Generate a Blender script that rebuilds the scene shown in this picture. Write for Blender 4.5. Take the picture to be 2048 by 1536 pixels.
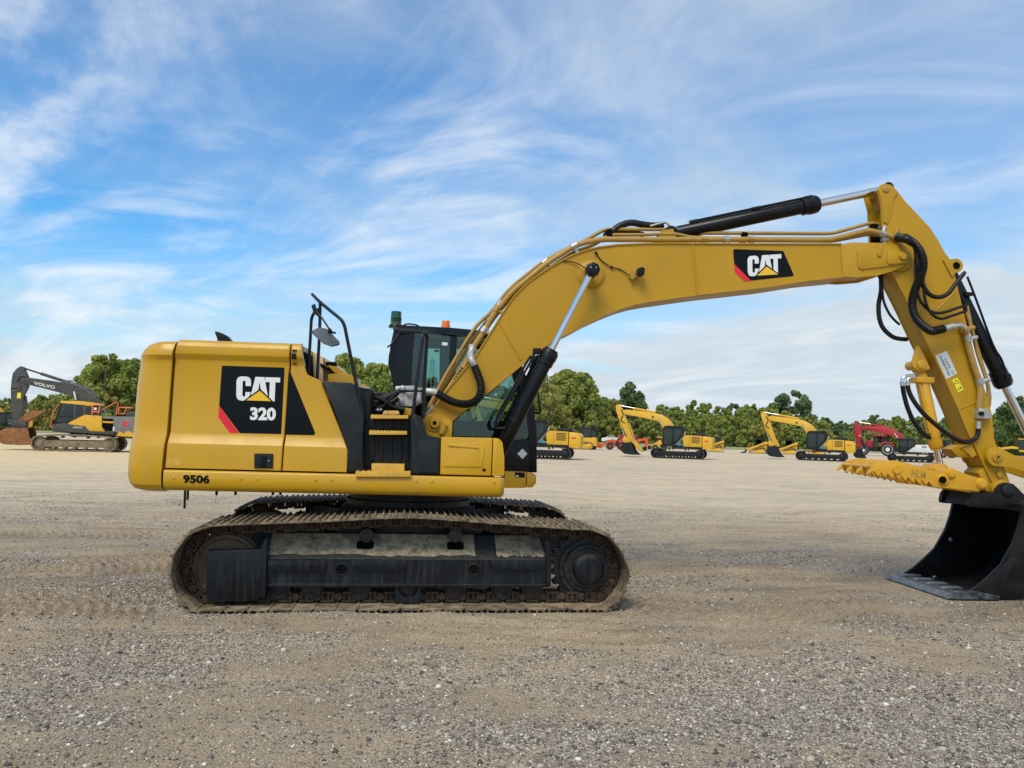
import bpy, bmesh, math, random
import numpy as np
from mathutils import Vector, Matrix
from math import radians, sin, cos, pi, atan2, hypot, sqrt

scene = bpy.context.scene
for o in list(bpy.data.objects):
    bpy.data.objects.remove(o)
C = scene.collection

# ---------------------------------------------------------------- camera
FPX, PITCH, ROLL, YAW = 1613.41, 0.061992, 0.027648, -0.141743
CAM = np.array([-0.17838, -7.79862, 1.71818])
SWING = -0.071332            # the upper works are swung a few degrees on the tracks
YC = 1.585                   # centre line of the machine
_fw = np.array([-sin(YAW) * cos(PITCH), cos(YAW) * cos(PITCH), sin(PITCH)])
_rt = np.array([cos(YAW), sin(YAW), 0.0])
_up = np.cross(_rt, _fw)
RT = cos(ROLL) * _rt + sin(ROLL) * _up
UP = -sin(ROLL) * _rt + cos(ROLL) * _up
FW = _fw
cd = bpy.data.cameras.new('camera')
cd.sensor_width = 36.0
cd.lens = FPX / 2048 * 36.0
cd.clip_start = 0.05
cd.clip_end = 5000
co = bpy.data.objects.new('camera', cd)
C.objects.link(co)
co.matrix_world = Matrix(((RT[0], UP[0], -FW[0], CAM[0]), (RT[1], UP[1], -FW[1], CAM[1]),
                          (RT[2], UP[2], -FW[2], CAM[2]), (0, 0, 0, 1)))
scene.camera = co

# ---------------------------------------------------------------- light
SUN_EL, SUN_AZ = radians(52.0), radians(212.0)   # azimuth clockwise from +y: behind the camera, to the left
sun_dir = Vector((sin(SUN_AZ) * cos(SUN_EL), cos(SUN_AZ) * cos(SUN_EL), sin(SUN_EL)))
ld = bpy.data.lights.new('sun', 'SUN')
ld.energy = 2.1
ld.angle = radians(30)
ld.color = (1.0, 0.90, 0.69)
lo = bpy.data.objects.new('sun', ld)
C.objects.link(lo)
lo.rotation_euler = sun_dir.to_track_quat('Z', 'Y').to_euler()

w = bpy.data.worlds.new('World')
scene.world = w
w.use_nodes = True
nt = w.node_tree
nt.nodes.clear()
def N(t, **kw):
    n = nt.nodes.new(t)
    for k, v in kw.items():
        setattr(n, k, v)
    return n
def L(a, b):
    nt.links.new(a, b)
def MATH(op, a, b=None, c=None, clamp=False):
    n = N('ShaderNodeMath', operation=op)
    n.use_clamp = clamp
    for i, v in enumerate((a, b, c)):
        if v is None:
            continue
        if isinstance(v, (int, float)):
            n.inputs[i].default_value = v
        else:
            L(v, n.inputs[i])
    return n.outputs[0]
def RANGE(v, a, b, c=0.0, d=1.0):
    n = N('ShaderNodeMapRange', interpolation_type='SMOOTHSTEP')
    L(v, n.inputs[0])
    for i, x in enumerate((a, b, c, d)):
        n.inputs[i + 1].default_value = x
    return n.outputs[0]
sky = N('ShaderNodeTexSky', sky_type='NISHITA')
sky.sun_disc = False
sky.sun_elevation = SUN_EL
sky.sun_rotation = SUN_AZ
sky.air_density = 1.0
sky.dust_density = 0.6
sky.ozone_density = 2.6
tc = N('ShaderNodeTexCoord')
sep = N('ShaderNodeSeparateXYZ')
L(tc.outputs['Generated'], sep.inputs[0])
dx, dy, dz = sep.outputs
den = MATH('ADD', MATH('MAXIMUM', dz, 0.0), 0.16)
u = MATH('DIVIDE', dx, den)
v = MATH('DIVIDE', dy, den)
def cloud(ang, su, sv, scale, detail, rough, dist, lo_, hi_, off):
    ca, sa = cos(radians(ang)), sin(radians(ang))
    a = MATH('ADD', MATH('MULTIPLY', u, ca * su), MATH('MULTIPLY', v, sa * su))
    b = MATH('ADD', MATH('MULTIPLY', u, -sa * sv), MATH('MULTIPLY', v, ca * sv))
    cmb = N('ShaderNodeCombineXYZ')
    L(a, cmb.inputs[0]); L(b, cmb.inputs[1]); cmb.inputs[2].default_value = off
    nz = N('ShaderNodeTexNoise')
    nz.inputs['Scale'].default_value = scale
    nz.inputs['Detail'].default_value = detail
    nz.inputs['Roughness'].default_value = rough
    nz.inputs['Distortion'].default_value = dist
    L(cmb.outputs[0], nz.inputs['Vector'])
    return RANGE(nz.outputs[0], lo_, hi_)
c1 = cloud(-34, 0.66, 1.0, 1.35, 9, 0.57, 1.7, 0.41, 0.76, 2.2)      # wisps
c2 = cloud(14, 0.55, 0.9, 0.75, 7, 0.58, 0.7, 0.38, 0.66, 8.6)         # broad veils
c3 = cloud(-58, 0.55, 1.9, 2.4, 11, 0.68, 2.2, 0.42, 0.82, 1.7)        # fine combed streaks
az = MATH('ARCTAN2', dx, dy)                                           # 0 = +y, right positive
rightveil = RANGE(az, -0.05, 0.55)
lowveil = RANGE(dz, 0.24, 0.03)
veil = MATH('MULTIPLY', c2, MATH('ADD', 0.42, MATH('MULTIPLY', rightveil, 0.40)))
veil = MATH('ADD', veil, MATH('ADD', MATH('MULTIPLY', rightveil, 0.34), MATH('MULTIPLY', lowveil, 0.66)), clamp=True)
wisp = MATH('ADD', MATH('MULTIPLY', c1, 0.70), MATH('MULTIPLY', MATH('MULTIPLY', c3, c2), 0.36), clamp=True)
wisp = MATH('MULTIPLY', wisp, MATH('SUBTRACT', 1.0, MATH('MULTIPLY', rightveil, 0.35)))
above = RANGE(dz, -0.02, 0.01)
hs = N('ShaderNodeHueSaturation')
hs.inputs['Saturation'].default_value = 1.20
hs.inputs['Value'].default_value = 1.18
L(sky.outputs[0], hs.inputs['Color'])
mixv = N('ShaderNodeMix', data_type='RGBA')
L(MATH('MULTIPLY', veil, above), mixv.inputs['Factor'])
tintn = N('ShaderNodeMix', data_type='RGBA', blend_type='MULTIPLY')
tintn.inputs['Factor'].default_value = 1.0
L(hs.outputs[0], tintn.inputs['A'])
tintn.inputs['B'].default_value = (0.62, 1.06, 1.20, 1)
L(tintn.outputs['Result'], mixv.inputs['A'])
mixv.inputs['B'].default_value = (4.75, 5.5, 6.15, 1)
mix = N('ShaderNodeMix', data_type='RGBA')
L(MATH('MULTIPLY', wisp, above), mix.inputs['Factor'])
L(mixv.outputs['Result'], mix.inputs['A'])
mix.inputs['B'].default_value = (7.3, 7.6, 7.8, 1)
bg = N('ShaderNodeBackground')
bg.inputs['Strength'].default_value = 0.100
L(mix.outputs['Result'], bg.inputs['Color'])
L(bg.outputs[0], N('ShaderNodeOutputWorld').inputs[0])

scene.view_settings.view_transform = 'Standard'
scene.view_settings.look = 'None'
scene.view_settings.gamma = 1.0
scene.view_settings.exposure = 0.38
scene.view_settings.use_curve_mapping = False
scene.render.engine = 'CYCLES'
scene.cycles.max_bounces = 8
scene.cycles.transparent_max_bounces = 16

# ---------------------------------------------------------------- pixel -> place
def ray(px, py):
    return (px - 1024) / FPX * RT - (py - 768) / FPX * UP + FW
def ground(px, py, z=0.0):
    d = ray(px, py)
    return CAM + (z - CAM[2]) / d[2] * d
_c, _s = cos(SWING), sin(SWING)
def U(px, py, Y):
    """photo pixel -> (x, z) in the swung upper frame, on the plane at local depth Y"""
    d = ray(px, py)
    p0 = CAM - np.array([0, YC, 0])
    c2 = np.array([_c * p0[0] + _s * p0[1], -_s * p0[0] + _c * p0[1], p0[2]])
    d2 = np.array([_c * d[0] + _s * d[1], -_s * d[0] + _c * d[1], d[2]])
    q = c2 + (Y - c2[1]) / d2[1] * d2
    return (q[0], q[2])
def UP3(px, py, Y):
    a = U(px, py, Y)
    return (a[0], Y, a[1])
def T(px, py, Y):
    """photo pixel -> (x, z) in the undercarriage frame (centre line = 0) at local depth Y"""
    d = ray(px, py)
    q = CAM + (Y + YC - CAM[1]) / d[1] * d
    return (q[0], q[2])
def T3(px, py, Y):
    a = T(px, py, Y)
    return (a[0], Y, a[1])
def Us(pts, Y):
    return [U(a, b, Y) for a, b in pts]
def Ts(pts, Y):
    return [T(a, b, Y) for a, b in pts]
def rpx(x, Y, z, wpx):
    """half of a width in pixels -> metres at an upper-frame point"""
    p = np.array([_c * x - _s * Y, _s * x + _c * Y + YC, z]) - CAM
    return 0.5 * wpx * (p @ FW) / FPX

# ---------------------------------------------------------------- materials
def new_mat(name):
    m = bpy.data.materials.new(name)
    m.use_nodes = True
    return m, m.node_tree, m.node_tree.nodes['Principled BSDF']
def mat(name, col, rough=0.5, metal=0.0, var=0.12, vscale=3.0, spec=0.5, bump=0.0, bscale=60.0,
        dust=0.0, dustcol=(0.36, 0.29, 0.20), dscale=6.0, up=0.0, coat=0.0, emit=None, streak=False):
    m, t, b = new_mat(name)
    nd, lk = t.nodes, t.links
    tcn = nd.new('ShaderNodeTexCoord')
    geo = nd.new('ShaderNodeNewGeometry')
    pos = geo.outputs['Position']
    nz = nd.new('ShaderNodeTexNoise')
    nz.inputs['Scale'].default_value = vscale
    nz.inputs['Detail'].default_value = 6
    lk.new(pos, nz.inputs['Vector'])
    mr = nd.new('ShaderNodeMapRange')
    mr.inputs[1].default_value = 0.3; mr.inputs[2].default_value = 0.7
    mr.inputs[3].default_value = 1 - var; mr.inputs[4].default_value = 1 + var
    lk.new(nz.outputs[0], mr.inputs[0])
    mul = nd.new('ShaderNodeVectorMath'); mul.operation = 'SCALE'
    mul.inputs[0].default_value = col[:3]
    lk.new(mr.outputs[0], mul.inputs['Scale'])
    out = mul.outputs[0]
    rr = nd.new('ShaderNodeMapRange')
    rr.inputs[1].default_value = 0.3; rr.inputs[2].default_value = 0.7
    rr.inputs[3].default_value = max(0.02, rough - 0.08); rr.inputs[4].default_value = min(1, rough + 0.10)
    lk.new(nz.outputs[0], rr.inputs[0])
    rout = rr.outputs[0]
    if dust > 0 or up > 0:
        n2 = nd.new('ShaderNodeTexNoise')
        n2.inputs['Scale'].default_value = dscale
        n2.inputs['Detail'].default_value = 8
        n2.inputs['Roughness'].default_value = 0.65
        if streak:
            mp = nd.new('ShaderNodeMapping'); mp.inputs['Scale'].default_value = (1, 1, 0.08)
            lk.new(pos, mp.inputs[0]); lk.new(mp.outputs[0], n2.inputs['Vector'])
        else:
            lk.new(pos, n2.inputs['Vector'])
        d1 = nd.new('ShaderNodeMapRange')
        d1.inputs[1].default_value = 0.50 if streak else 0.42; d1.inputs[2].default_value = 0.74
        d1.inputs[3].default_value = 0.0; d1.inputs[4].default_value = dust
        lk.new(n2.outputs[0], d1.inputs[0])
        fac = d1.outputs[0]
        if up > 0:
            sx = nd.new('ShaderNodeSeparateXYZ'); lk.new(geo.outputs['Normal'], sx.inputs[0])
            d2 = nd.new('ShaderNodeMapRange')
            d2.inputs[1].default_value = 0.15; d2.inputs[2].default_value = 0.75
            d2.inputs[3].default_value = 0.0; d2.inputs[4].default_value = up
            lk.new(sx.outputs[2], d2.inputs[0])
            n3 = nd.new('ShaderNodeMapRange')
            n3.inputs[1].default_value = 0.30; n3.inputs[2].default_value = 0.60
            n3.inputs[3].default_value = 0.35; n3.inputs[4].default_value = 1.0
            lk.new(n2.outputs[0], n3.inputs[0])
            mm = nd.new('ShaderNodeMath'); mm.operation = 'MULTIPLY'
            lk.new(d2.outputs[0], mm.inputs[0]); lk.new(n3.outputs[0], mm.inputs[1])
            ad = nd.new('ShaderNodeMath'); ad.operation = 'ADD'; ad.use_clamp = True
            lk.new(fac, ad.inputs[0]); lk.new(mm.outputs[0], ad.inputs[1])
            fac = ad.outputs[0]
        mx = nd.new('ShaderNodeMix'); mx.data_type = 'RGBA'
        lk.new(fac, mx.inputs['Factor']); lk.new(out, mx.inputs['A'])
        mx.inputs['B'].default_value = (*dustcol, 1)
        out = mx.outputs['Result']
        ra = nd.new('ShaderNodeMix'); ra.data_type = 'FLOAT'
        lk.new(fac, ra.inputs['Factor']); lk.new(rout, ra.inputs['A']); ra.inputs['B'].default_value = 0.9
        rout = ra.outputs['Result']
    lk.new(out, b.inputs['Base Color'])
    lk.new(rout, b.inputs['Roughness'])
    b.inputs['Metallic'].default_value = metal
    b.inputs['Specular IOR Level'].default_value = spec
    b.inputs['Coat Weight'].default_value = coat
    b.inputs['Coat Roughness'].default_value = 0.12
    if emit:
        b.inputs['Emission Color'].default_value = (*emit, 1)
        b.inputs['Emission Strength'].default_value = 1
    if bump > 0:
        nb = nd.new('ShaderNodeTexNoise'); nb.inputs['Scale'].default_value = bscale
        nb.inputs['Detail'].default_value = 5
        lk.new(pos, nb.inputs['Vector'])
        bp = nd.new('ShaderNodeBump'); bp.inputs['Strength'].default_value = bump
        bp.inputs['Distance'].default_value = 0.01
        lk.new(nb.outputs[0], bp.inputs['Height']); lk.new(bp.outputs[0], b.inputs['Normal'])
    return m

M = {}
M['yellow'] = mat('machine_yellow', (0.555, 0.302, 0.008), 0.30, var=0.05, vscale=1.6, dust=0.26, dscale=5.5, dustcol=(0.40, 0.265, 0.085), up=0.15, streak=True, coat=0.12, spec=0.4, bump=0.03, bscale=5)
M['boomyellow'] = mat('boom_yellow', (0.480, 0.262, 0.007), 0.40, var=0.07, vscale=1.3, dust=0.20, dscale=2.2, dustcol=(0.34, 0.21, 0.05), up=0.2, coat=0.05, spec=0.35, bump=0.04, bscale=4)
M['thumb'] = mat('thumb_yellow', (0.66, 0.335, 0.008), 0.38, var=0.06, dust=0.15, dustcol=(0.45, 0.30, 0.12), coat=0.1)
M['pipe'] = mat('pipe_yellow', (0.40, 0.235, 0.045), 0.40, var=0.12, vscale=8, dust=0.25, dustcol=(0.22, 0.15, 0.07))
M['tread'] = mat('step_yellow', (0.66, 0.37, 0.03), 0.5, var=0.1, vscale=9, dust=0.55, dscale=25, dustcol=(0.30, 0.24, 0.15))
M['black'] = mat('black_paint', (0.0045, 0.005, 0.0065), 0.28, var=0.25, dust=0.05, dustcol=(0.05, 0.05, 0.05), up=0.08, spec=0.28)
M['plastic'] = mat('black_plastic', (0.011, 0.0135, 0.0165), 0.50, var=0.25, vscale=5, dust=0.16, dustcol=(0.05, 0.05, 0.05), up=0.15, spec=0.3, bump=0.05, bscale=160)
M['rubber'] = mat('hose_rubber', (0.0055, 0.0055, 0.006), 0.42, var=0.3, dust=0.12, dustcol=(0.05, 0.045, 0.04), spec=0.35)
M['rail'] = mat('rail_black', (0.006, 0.007, 0.009), 0.34, var=0.2, spec=0.35)
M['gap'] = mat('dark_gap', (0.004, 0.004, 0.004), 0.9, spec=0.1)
M['decal'] = mat('decal_black', (0.0035, 0.0045, 0.0065), 0.20, var=0.1, spec=0.16)
M['white'] = mat('decal_white', (0.78, 0.78, 0.79), 0.4, var=0.04)
M['red'] = mat('decal_red', (0.72, 0.012, 0.030), 0.35, var=0.05)
M['triyellow'] = mat('decal_yellow', (0.86, 0.50, 0.02), 0.35, var=0.04)
M['chrome'] = mat('chrome_rod', (0.72, 0.72, 0.74), 0.10, 1.0, var=0.05)
M['silver'] = mat('zinc_fitting', (0.50, 0.50, 0.48), 0.38, 0.7, var=0.2, vscale=20, dust=0.2)
M['alu'] = mat('valve_block', (0.46, 0.46, 0.45), 0.45, 0.35, var=0.25, vscale=15, dust=0.35, dustcol=(0.2, 0.18, 0.15))
M['frame'] = mat('track_frame_paint', (0.0042, 0.0062, 0.0105), 0.38, var=0.35, vscale=4, dust=0.42, dscale=26, dustcol=(0.058, 0.058, 0.056), up=0.9, streak=True, spec=0.35)
M['frametop'] = mat('dusty_frame_top', (0.11, 0.09, 0.06), 0.9, var=0.6, vscale=9, dust=1.0, dscale=11, dustcol=(0.46, 0.375, 0.25), up=0.55, bump=0.5, bscale=40)
M['shoe'] = mat('track_shoe_steel', (0.095, 0.072, 0.049), 0.62, 0.2, var=0.4, vscale=9, dust=0.9, dscale=7, dustcol=(0.40, 0.31, 0.20), up=0.35, bump=0.25, bscale=70)
M['link'] = mat('chain_link_rust', (0.045, 0.026, 0.017), 0.7, 0.2, var=0.5, vscale=20, dust=0.35, dscale=14, dustcol=(0.19, 0.13, 0.085), bump=0.3, bscale=60)
M['roller'] = mat('roller_steel', (0.009, 0.010, 0.012), 0.5, var=0.4, vscale=12, dust=0.45, dscale=16, dustcol=(0.14, 0.11, 0.075), spec=0.4)
M['idler'] = mat('idler_steel', (0.10, 0.068, 0.038), 0.6, 0.3, var=0.4, vscale=8, dust=0.6, dscale=9, dustcol=(0.26, 0.20, 0.13))
M['bucket'] = mat('bucket_black', (0.005, 0.005, 0.006), 0.38, var=0.35, vscale=3, dust=0.40, dscale=4.5, dustcol=(0.034, 0.031, 0.028), up=0.12, spec=0.3)
M['lip'] = mat('worn_steel', (0.022, 0.023, 0.026), 0.45, 0.3, var=0.4, vscale=14, dust=0.85, dscale=16, dustcol=(0.20, 0.205, 0.21))
M['wornedge'] = mat('worn_edge', (0.17, 0.175, 0.18), 0.42, 0.5, var=0.4, vscale=20, dust=0.5, dscale=14, dustcol=(0.03, 0.03, 0.03))
M['sticker'] = mat('sticker_silver', (0.62, 0.64, 0.66), 0.35, 0.2, var=0.04)
M['ysticker'] = mat('sticker_yellow', (0.85, 0.72, 0.02), 0.4, var=0.03)
M['cream'] = mat('hood_inner', (0.62, 0.47, 0.24), 0.55, var=0.15, vscale=6, dust=0.3, dustcol=(0.5, 0.42, 0.3))
M['mirror'] = mat('mirror_shell', (0.10, 0.115, 0.14), 0.4, var=0.1, spec=0.5)
M['seat'] = mat('seat_cloth', (0.02, 0.02, 0.022), 0.8)
M['interior'] = mat('cab_interior', (0.035, 0.04, 0.04), 0.7)
def glass(name, tint, refl=1.0, rough=0.02):
    m = bpy.data.materials.new(name); m.use_nodes = True
    t = m.node_tree; t.nodes.clear()
    tr = t.nodes.new('ShaderNodeBsdfTransparent'); tr.inputs[0].default_value = (*tint, 1)
    gl = t.nodes.new('ShaderNodeBsdfGlossy'); gl.inputs['Roughness'].default_value = rough
    gl.inputs['Color'].default_value = (0.9, 0.95, 0.95, 1)
    fr = t.nodes.new('ShaderNodeFresnel'); fr.inputs[0].default_value = 1.5
    mu = t.nodes.new('ShaderNodeMath'); mu.operation = 'MULTIPLY'; mu.inputs[1].default_value = refl
    t.links.new(fr.outputs[0], mu.inputs[0])
    mx = t.nodes.new('ShaderNodeMixShader')
    t.links.new(mu.outputs[0], mx.inputs[0]); t.links.new(tr.outputs[0], mx.inputs[1]); t.links.new(gl.outputs[0], mx.inputs[2])
    o = t.nodes.new('ShaderNodeOutputMaterial'); t.links.new(mx.outputs[0], o.inputs[0])
    return m
M['glass'] = glass('cab_glass', (0.62, 0.76, 0.72), 1.3)
M['glassdark'] = glass('tinted_glass', (0.30, 0.42, 0.42), 1.4)
M['green_lens'] = glass('green_lens', (0.02, 0.30, 0.10), 1.2)
M['greenlens'] = mat('beacon_green', (0.004, 0.060, 0.026), 0.12, coat=0.5)
M['orangelens'] = mat('beacon_orange', (0.75, 0.16, 0.01), 0.2, coat=0.4)

# ---------------------------------------------------------------- mesh helpers
def finish(name, verts, faces, m, parent=None, smooth=None):
    me = bpy.data.meshes.new(name)
    me.from_pydata([tuple(map(float, q)) for q in verts], [], faces)
    return link(name, me, m, parent, smooth)
def link(name, me, m, parent=None, smooth=None):
    if m is not None:
        me.materials.append(M[m] if isinstance(m, str) else m)
    if smooth:
        me.shade_smooth()
        me.set_sharp_from_angle(angle=radians(smooth))
    o = bpy.data.objects.new(name, me)
    C.objects.link(o)
    if parent is not None:
        o.parent = parent
    return o
def from_bm(name, bm, m, parent=None, smooth=None):
    bmesh.ops.recalc_face_normals(bm, faces=bm.faces[:])
    me = bpy.data.meshes.new(name)
    bm.to_mesh(me)
    bm.free()
    return link(name, me, m, parent, smooth)
def bm_plate(bm, poly, y0, y1, bevel=0.0, seg=2, both=False):
    f = [bm.verts.new((x, y0, z)) for x, z in poly]
    b = [bm.verts.new((x, y1, z)) for x, z in poly]
    n = len(poly)
    ff = bm.faces.new(f)
    bf = bm.faces.new(b[::-1])
    for i in range(n):
        bm.faces.new((f[i], b[i], b[(i + 1) % n], f[(i + 1) % n]))
    if bevel > 0:
        ed = list(ff.edges) + (list(bf.edges) if both else [])
        bmesh.ops.bevel(bm, geom=ed, offset=bevel, segments=seg, profile=0.6, affect='EDGES', clamp_overlap=True)
def plate(name, poly, y0, y1, m, parent, bevel=0.0, seg=2, both=False, smooth=40):
    bm = bmesh.new()
    bm_plate(bm, poly, y0, y1, bevel, seg, both)
    return from_bm(name, bm, m, parent, smooth)
def rounded(poly, r, n=4):
    """round the corners of an (x, z) polygon; r is one radius or a list"""
    out = []
    k = len(poly)
    for i in range(k):
        p = Vector(poly[i]); a = Vector(poly[i - 1]) - p; b = Vector(poly[(i + 1) % k]) - p
        ri = r[i] if isinstance(r, (list, tuple)) else r
        la, lb = a.length, b.length
        if ri <= 0 or la < 1e-6 or lb < 1e-6:
            out.append(tuple(p)); continue
        ang = a.angle(b)
        t = min(ri / max(math.tan(ang / 2), 0.05), la * 0.45, lb * 0.45)
        q0 = p + a / la * t; q1 = p + b / lb * t
        for j in range(n + 1):
            s = j / n
            out.append(tuple((1 - s) ** 2 * q0 + 2 * s * (1 - s) * p + s * s * q1))
    return out
def bm_box(bm, x0, x1, y0, y1, z0, z1, bevel=0.0):
    bm2 = bmesh.new() if bevel else bm
    v = [bm2.verts.new(q) for q in ((x0, y0, z0), (x1, y0, z0), (x1, y1, z0), (x0, y1, z0), (x0, y0, z1), (x1, y0, z1), (x1, y1, z1), (x0, y1, z1))]
    for f in ((0, 3, 2, 1), (4, 5, 6, 7), (0, 1, 5, 4), (1, 2, 6, 5), (2, 3, 7, 6), (3, 0, 4, 7)):
        bm2.faces.new([v[i] for i in f])
    if bevel:
        bmesh.ops.bevel(bm2, geom=bm2.edges[:], offset=bevel, segments=2, profile=0.6, affect='EDGES')
        me = bpy.data.meshes.new('tmp'); bm2.to_mesh(me); bm2.free(); bm.from_mesh(me); bpy.data.meshes.remove(me)
def box(name, x0, x1, y0, y1, z0, z1, m, parent, bevel=0.0, smooth=40):
    bm = bmesh.new()
    bm_box(bm, x0, x1, y0, y1, z0, z1, bevel)
    return from_bm(name, bm, m, parent, smooth)
def bm_lathe(bm, p0, p1, prof, n=24):
    """prof: list of (t along p0-p1 in metres, radius)"""
    p0 = Vector(p0); ax = (Vector(p1) - p0).normalized()
    a = ax.orthogonal().normalized(); b = ax.cross(a)
    rings = []
    for t, r in prof:
        rings.append([bm.verts.new(p0 + ax * t + (a * cos(2 * pi * i / n) + b * sin(2 * pi * i / n)) * r) for i in range(n)])
    for q0, q1 in zip(rings, rings[1:]):
        for i in range(n):
            bm.faces.new((q0[i], q0[(i + 1) % n], q1[(i + 1) % n], q1[i]))
    bm.faces.new(rings[0][::-1]); bm.faces.new(rings[-1])
def lathe(name, p0, p1, prof, m, parent, n=24, smooth=40):
    bm = bmesh.new(); bm_lathe(bm, p0, p1, prof, n)
    return from_bm(name, bm, m, parent, smooth)
def cyl(name, p0, p1, r, m, parent, n=20, bevel=0.0):
    l = (Vector(p1) - Vector(p0)).length
    bv = bevel
    prof = [(0, r), (l, r)] if not bv else [(0, r - bv), (bv, r), (l - bv, r), (l, r - bv)]
    return lathe(name, p0, p1, prof, m, parent, n)
def smooth_path(pts, sub=6):
    P = [Vector(p) for p in pts]
    out = []
    for i in range(len(P) - 1):
        a = P[max(i - 1, 0)]; b = P[i]; c = P[i + 1]; d = P[min(i + 2, len(P) - 1)]
        for j in range(sub):
            t = j / sub
            out.append(0.5 * ((2 * b) + (c - a) * t + (2 * a - 5 * b + 4 * c - d) * t * t + (3 * b - a - 3 * c + d) * t ** 3))
    out.append(P[-1])
    return out
def bm_tube(bm, pts, r, n=8, ribs=0.0, caps=True):
    P = [Vector(p) for p in pts]
    if ribs:
        # resample for a corrugated hose
        L_ = [0]
        for a, b in zip(P, P[1:]):
            L_.append(L_[-1] + (b - a).length)
        k = max(4, int(L_[-1] / ribs) * 2)
        Q = []
        for i in range(k + 1):
            s = L_[-1] * i / k
            j = max(q for q in range(len(L_)) if L_[q] <= s + 1e-9)
            j = min(j, len(P) - 2)
            t = (s - L_[j]) / max(1e-9, L_[j + 1] - L_[j])
            Q.append(P[j].lerp(P[j + 1], t))
        P = Q
    rings = []
    up = None
    for i, p in enumerate(P):
        d = (P[min(i + 1, len(P) - 1)] - P[max(i - 1, 0)])
        if d.length < 1e-9:
            continue
        d.normalize()
        if up is None:
            up = d.orthogonal().normalized()
        up = (up - d * up.dot(d)).normalized()
        sd = d.cross(up)
        rr = r[i] if isinstance(r, (list, tuple)) else r
        if ribs:
            rr = rr * (1.0 if i % 2 else 0.80)
        rings.append([bm.verts.new(p + (up * cos(2 * pi * k / n) + sd * sin(2 * pi * k / n)) * rr) for k in range(n)])
    for a, b in zip(rings, rings[1:]):
        for i in range(n):
            bm.faces.new((a[i], a[(i + 1) % n], b[(i + 1) % n], b[i]))
    if caps:
        bm.faces.new(rings[0][::-1]); bm.faces.new(rings[-1])
def tube(name, pts, r, m, parent, n=8, sub=6, ribs=0.0, curve=True):
    bm = bmesh.new()
    bm_tube(bm, smooth_path(pts, sub) if curve else pts, r, n, ribs)
    return from_bm(name, bm, m, parent, 60)
def fillet(pts, r, n=4):
    """3-D polyline with rounded corners (bent steel tube)"""
    P = [Vector(p) for p in pts]
    out = [P[0]]
    for i in range(1, len(P) - 1):
        a = P[i - 1] - P[i]; b = P[i + 1] - P[i]
        t = min(r, a.length * 0.45, b.length * 0.45)
        q0 = P[i] + a.normalized() * t; q1 = P[i] + b.normalized() * t
        for j in range(n + 1):
            s = j / n
            out.append((1 - s) ** 2 * q0 + 2 * s * (1 - s) * P[i] + s * s * q1)
    out.append(P[-1])
    return out
def bent(name, pts, r, m, parent, fr=0.05, n=10):
    bm = bmesh.new(); bm_tube(bm, fillet(pts, fr), r, n)
    return from_bm(name, bm, m, parent, 60)
def empty(name, loc, rz=0.0, label=None, cat=None, group=None):
    o = bpy.data.objects.new(name, None)
    C.objects.link(o)
    o.location = loc
    o.rotation_euler = (0, 0, rz)
    if label: o['label'] = label
    if cat: o['category'] = cat
    if group: o['group'] = group
    return o

# lettering: font outlines turned into thin meshes and laid on a surface
def text_verts(s, bold=0.0, thick=0.0):
    cu = bpy.data.curves.new('t', 'FONT')
    cu.body = s
    cu.offset = bold
    cu.resolution_u = 3
    to = bpy.data.objects.new('t', cu)
    C.objects.link(to)
    bpy.context.view_layer.update()
    me = bpy.data.meshes.new_from_object(to.evaluated_get(bpy.context.evaluated_depsgraph_get()))
    vs = [tuple(v_.co) for v_ in me.vertices]
    fs = [tuple(p.vertices) for p in me.polygons]
    bpy.data.objects.remove(to); bpy.data.curves.remove(cu); bpy.data.meshes.remove(me)
    x0 = min(q[0] for q in vs); x1 = max(q[0] for q in vs)
    y0 = min(q[1] for q in vs); y1 = max(q[1] for q in vs)
    return [((q[0] - x0) / (x1 - x0), (q[1] - y0) / (y1 - y0)) for q in vs], fs
def text(name, s, bl, br, tl, y, m, parent, bold=0.0, flip=False):
    """bl, br, tl: (x, z) of the text box's corners on the plane y"""
    vs, fs = text_verts(s, bold)
    V = []
    for a, b in vs:
        x = bl[0] + a * (br[0] - bl[0]) + b * (tl[0] - bl[0])
        z = bl[1] + a * (br[1] - bl[1]) + b * (tl[1] - bl[1])
        V.append((x, y, z))
    return finish(name, V, fs, m, parent)
def sheet(name, poly, y, m, parent):
    return finish(name, [(x, y, z) for x, z in poly], [tuple(range(len(poly)))], m, parent)
# ================================================================ ground
rng = np.random.default_rng(7)
_perm = rng.random((256, 256))
def vnoise(x, y):
    x = np.asarray(x, float); y = np.asarray(y, float)
    xi = np.floor(x).astype(int); yi = np.floor(y).astype(int)
    fx = x - xi; fy = y - yi
    fx = fx * fx * (3 - 2 * fx); fy = fy * fy * (3 - 2 * fy)
    g = lambda a, b: _perm[a & 255, b & 255]
    return (g(xi, yi) * (1 - fx) + g(xi + 1, yi) * fx) * (1 - fy) + (g(xi, yi + 1) * (1 - fx) + g(xi + 1, yi + 1) * fx) * fy
def fbm(x, y, o=4):
    s = 0; a = 0.5; t = 0
    for k in range(o):
        s = s + a * vnoise(x * 2 ** k + 17.3 * k, y * 2 ** k + 5.1 * k); t += a; a *= 0.55
    return s / t
def sstep(v, a, b):
    t = np.clip((v - a) / (b - a), 0, 1)
    return t * t * (3 - 2 * t)
def gravel_mask(x, y):
    m = fbm(x * 0.42 + 3.7, y * 0.50 + 9.2, 4)
    m2 = fbm(x * 1.7 + 40, y * 2.2 + 7, 3)
    return sstep(m * 0.72 + m2 * 0.28, 0.42, 0.60)
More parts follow.
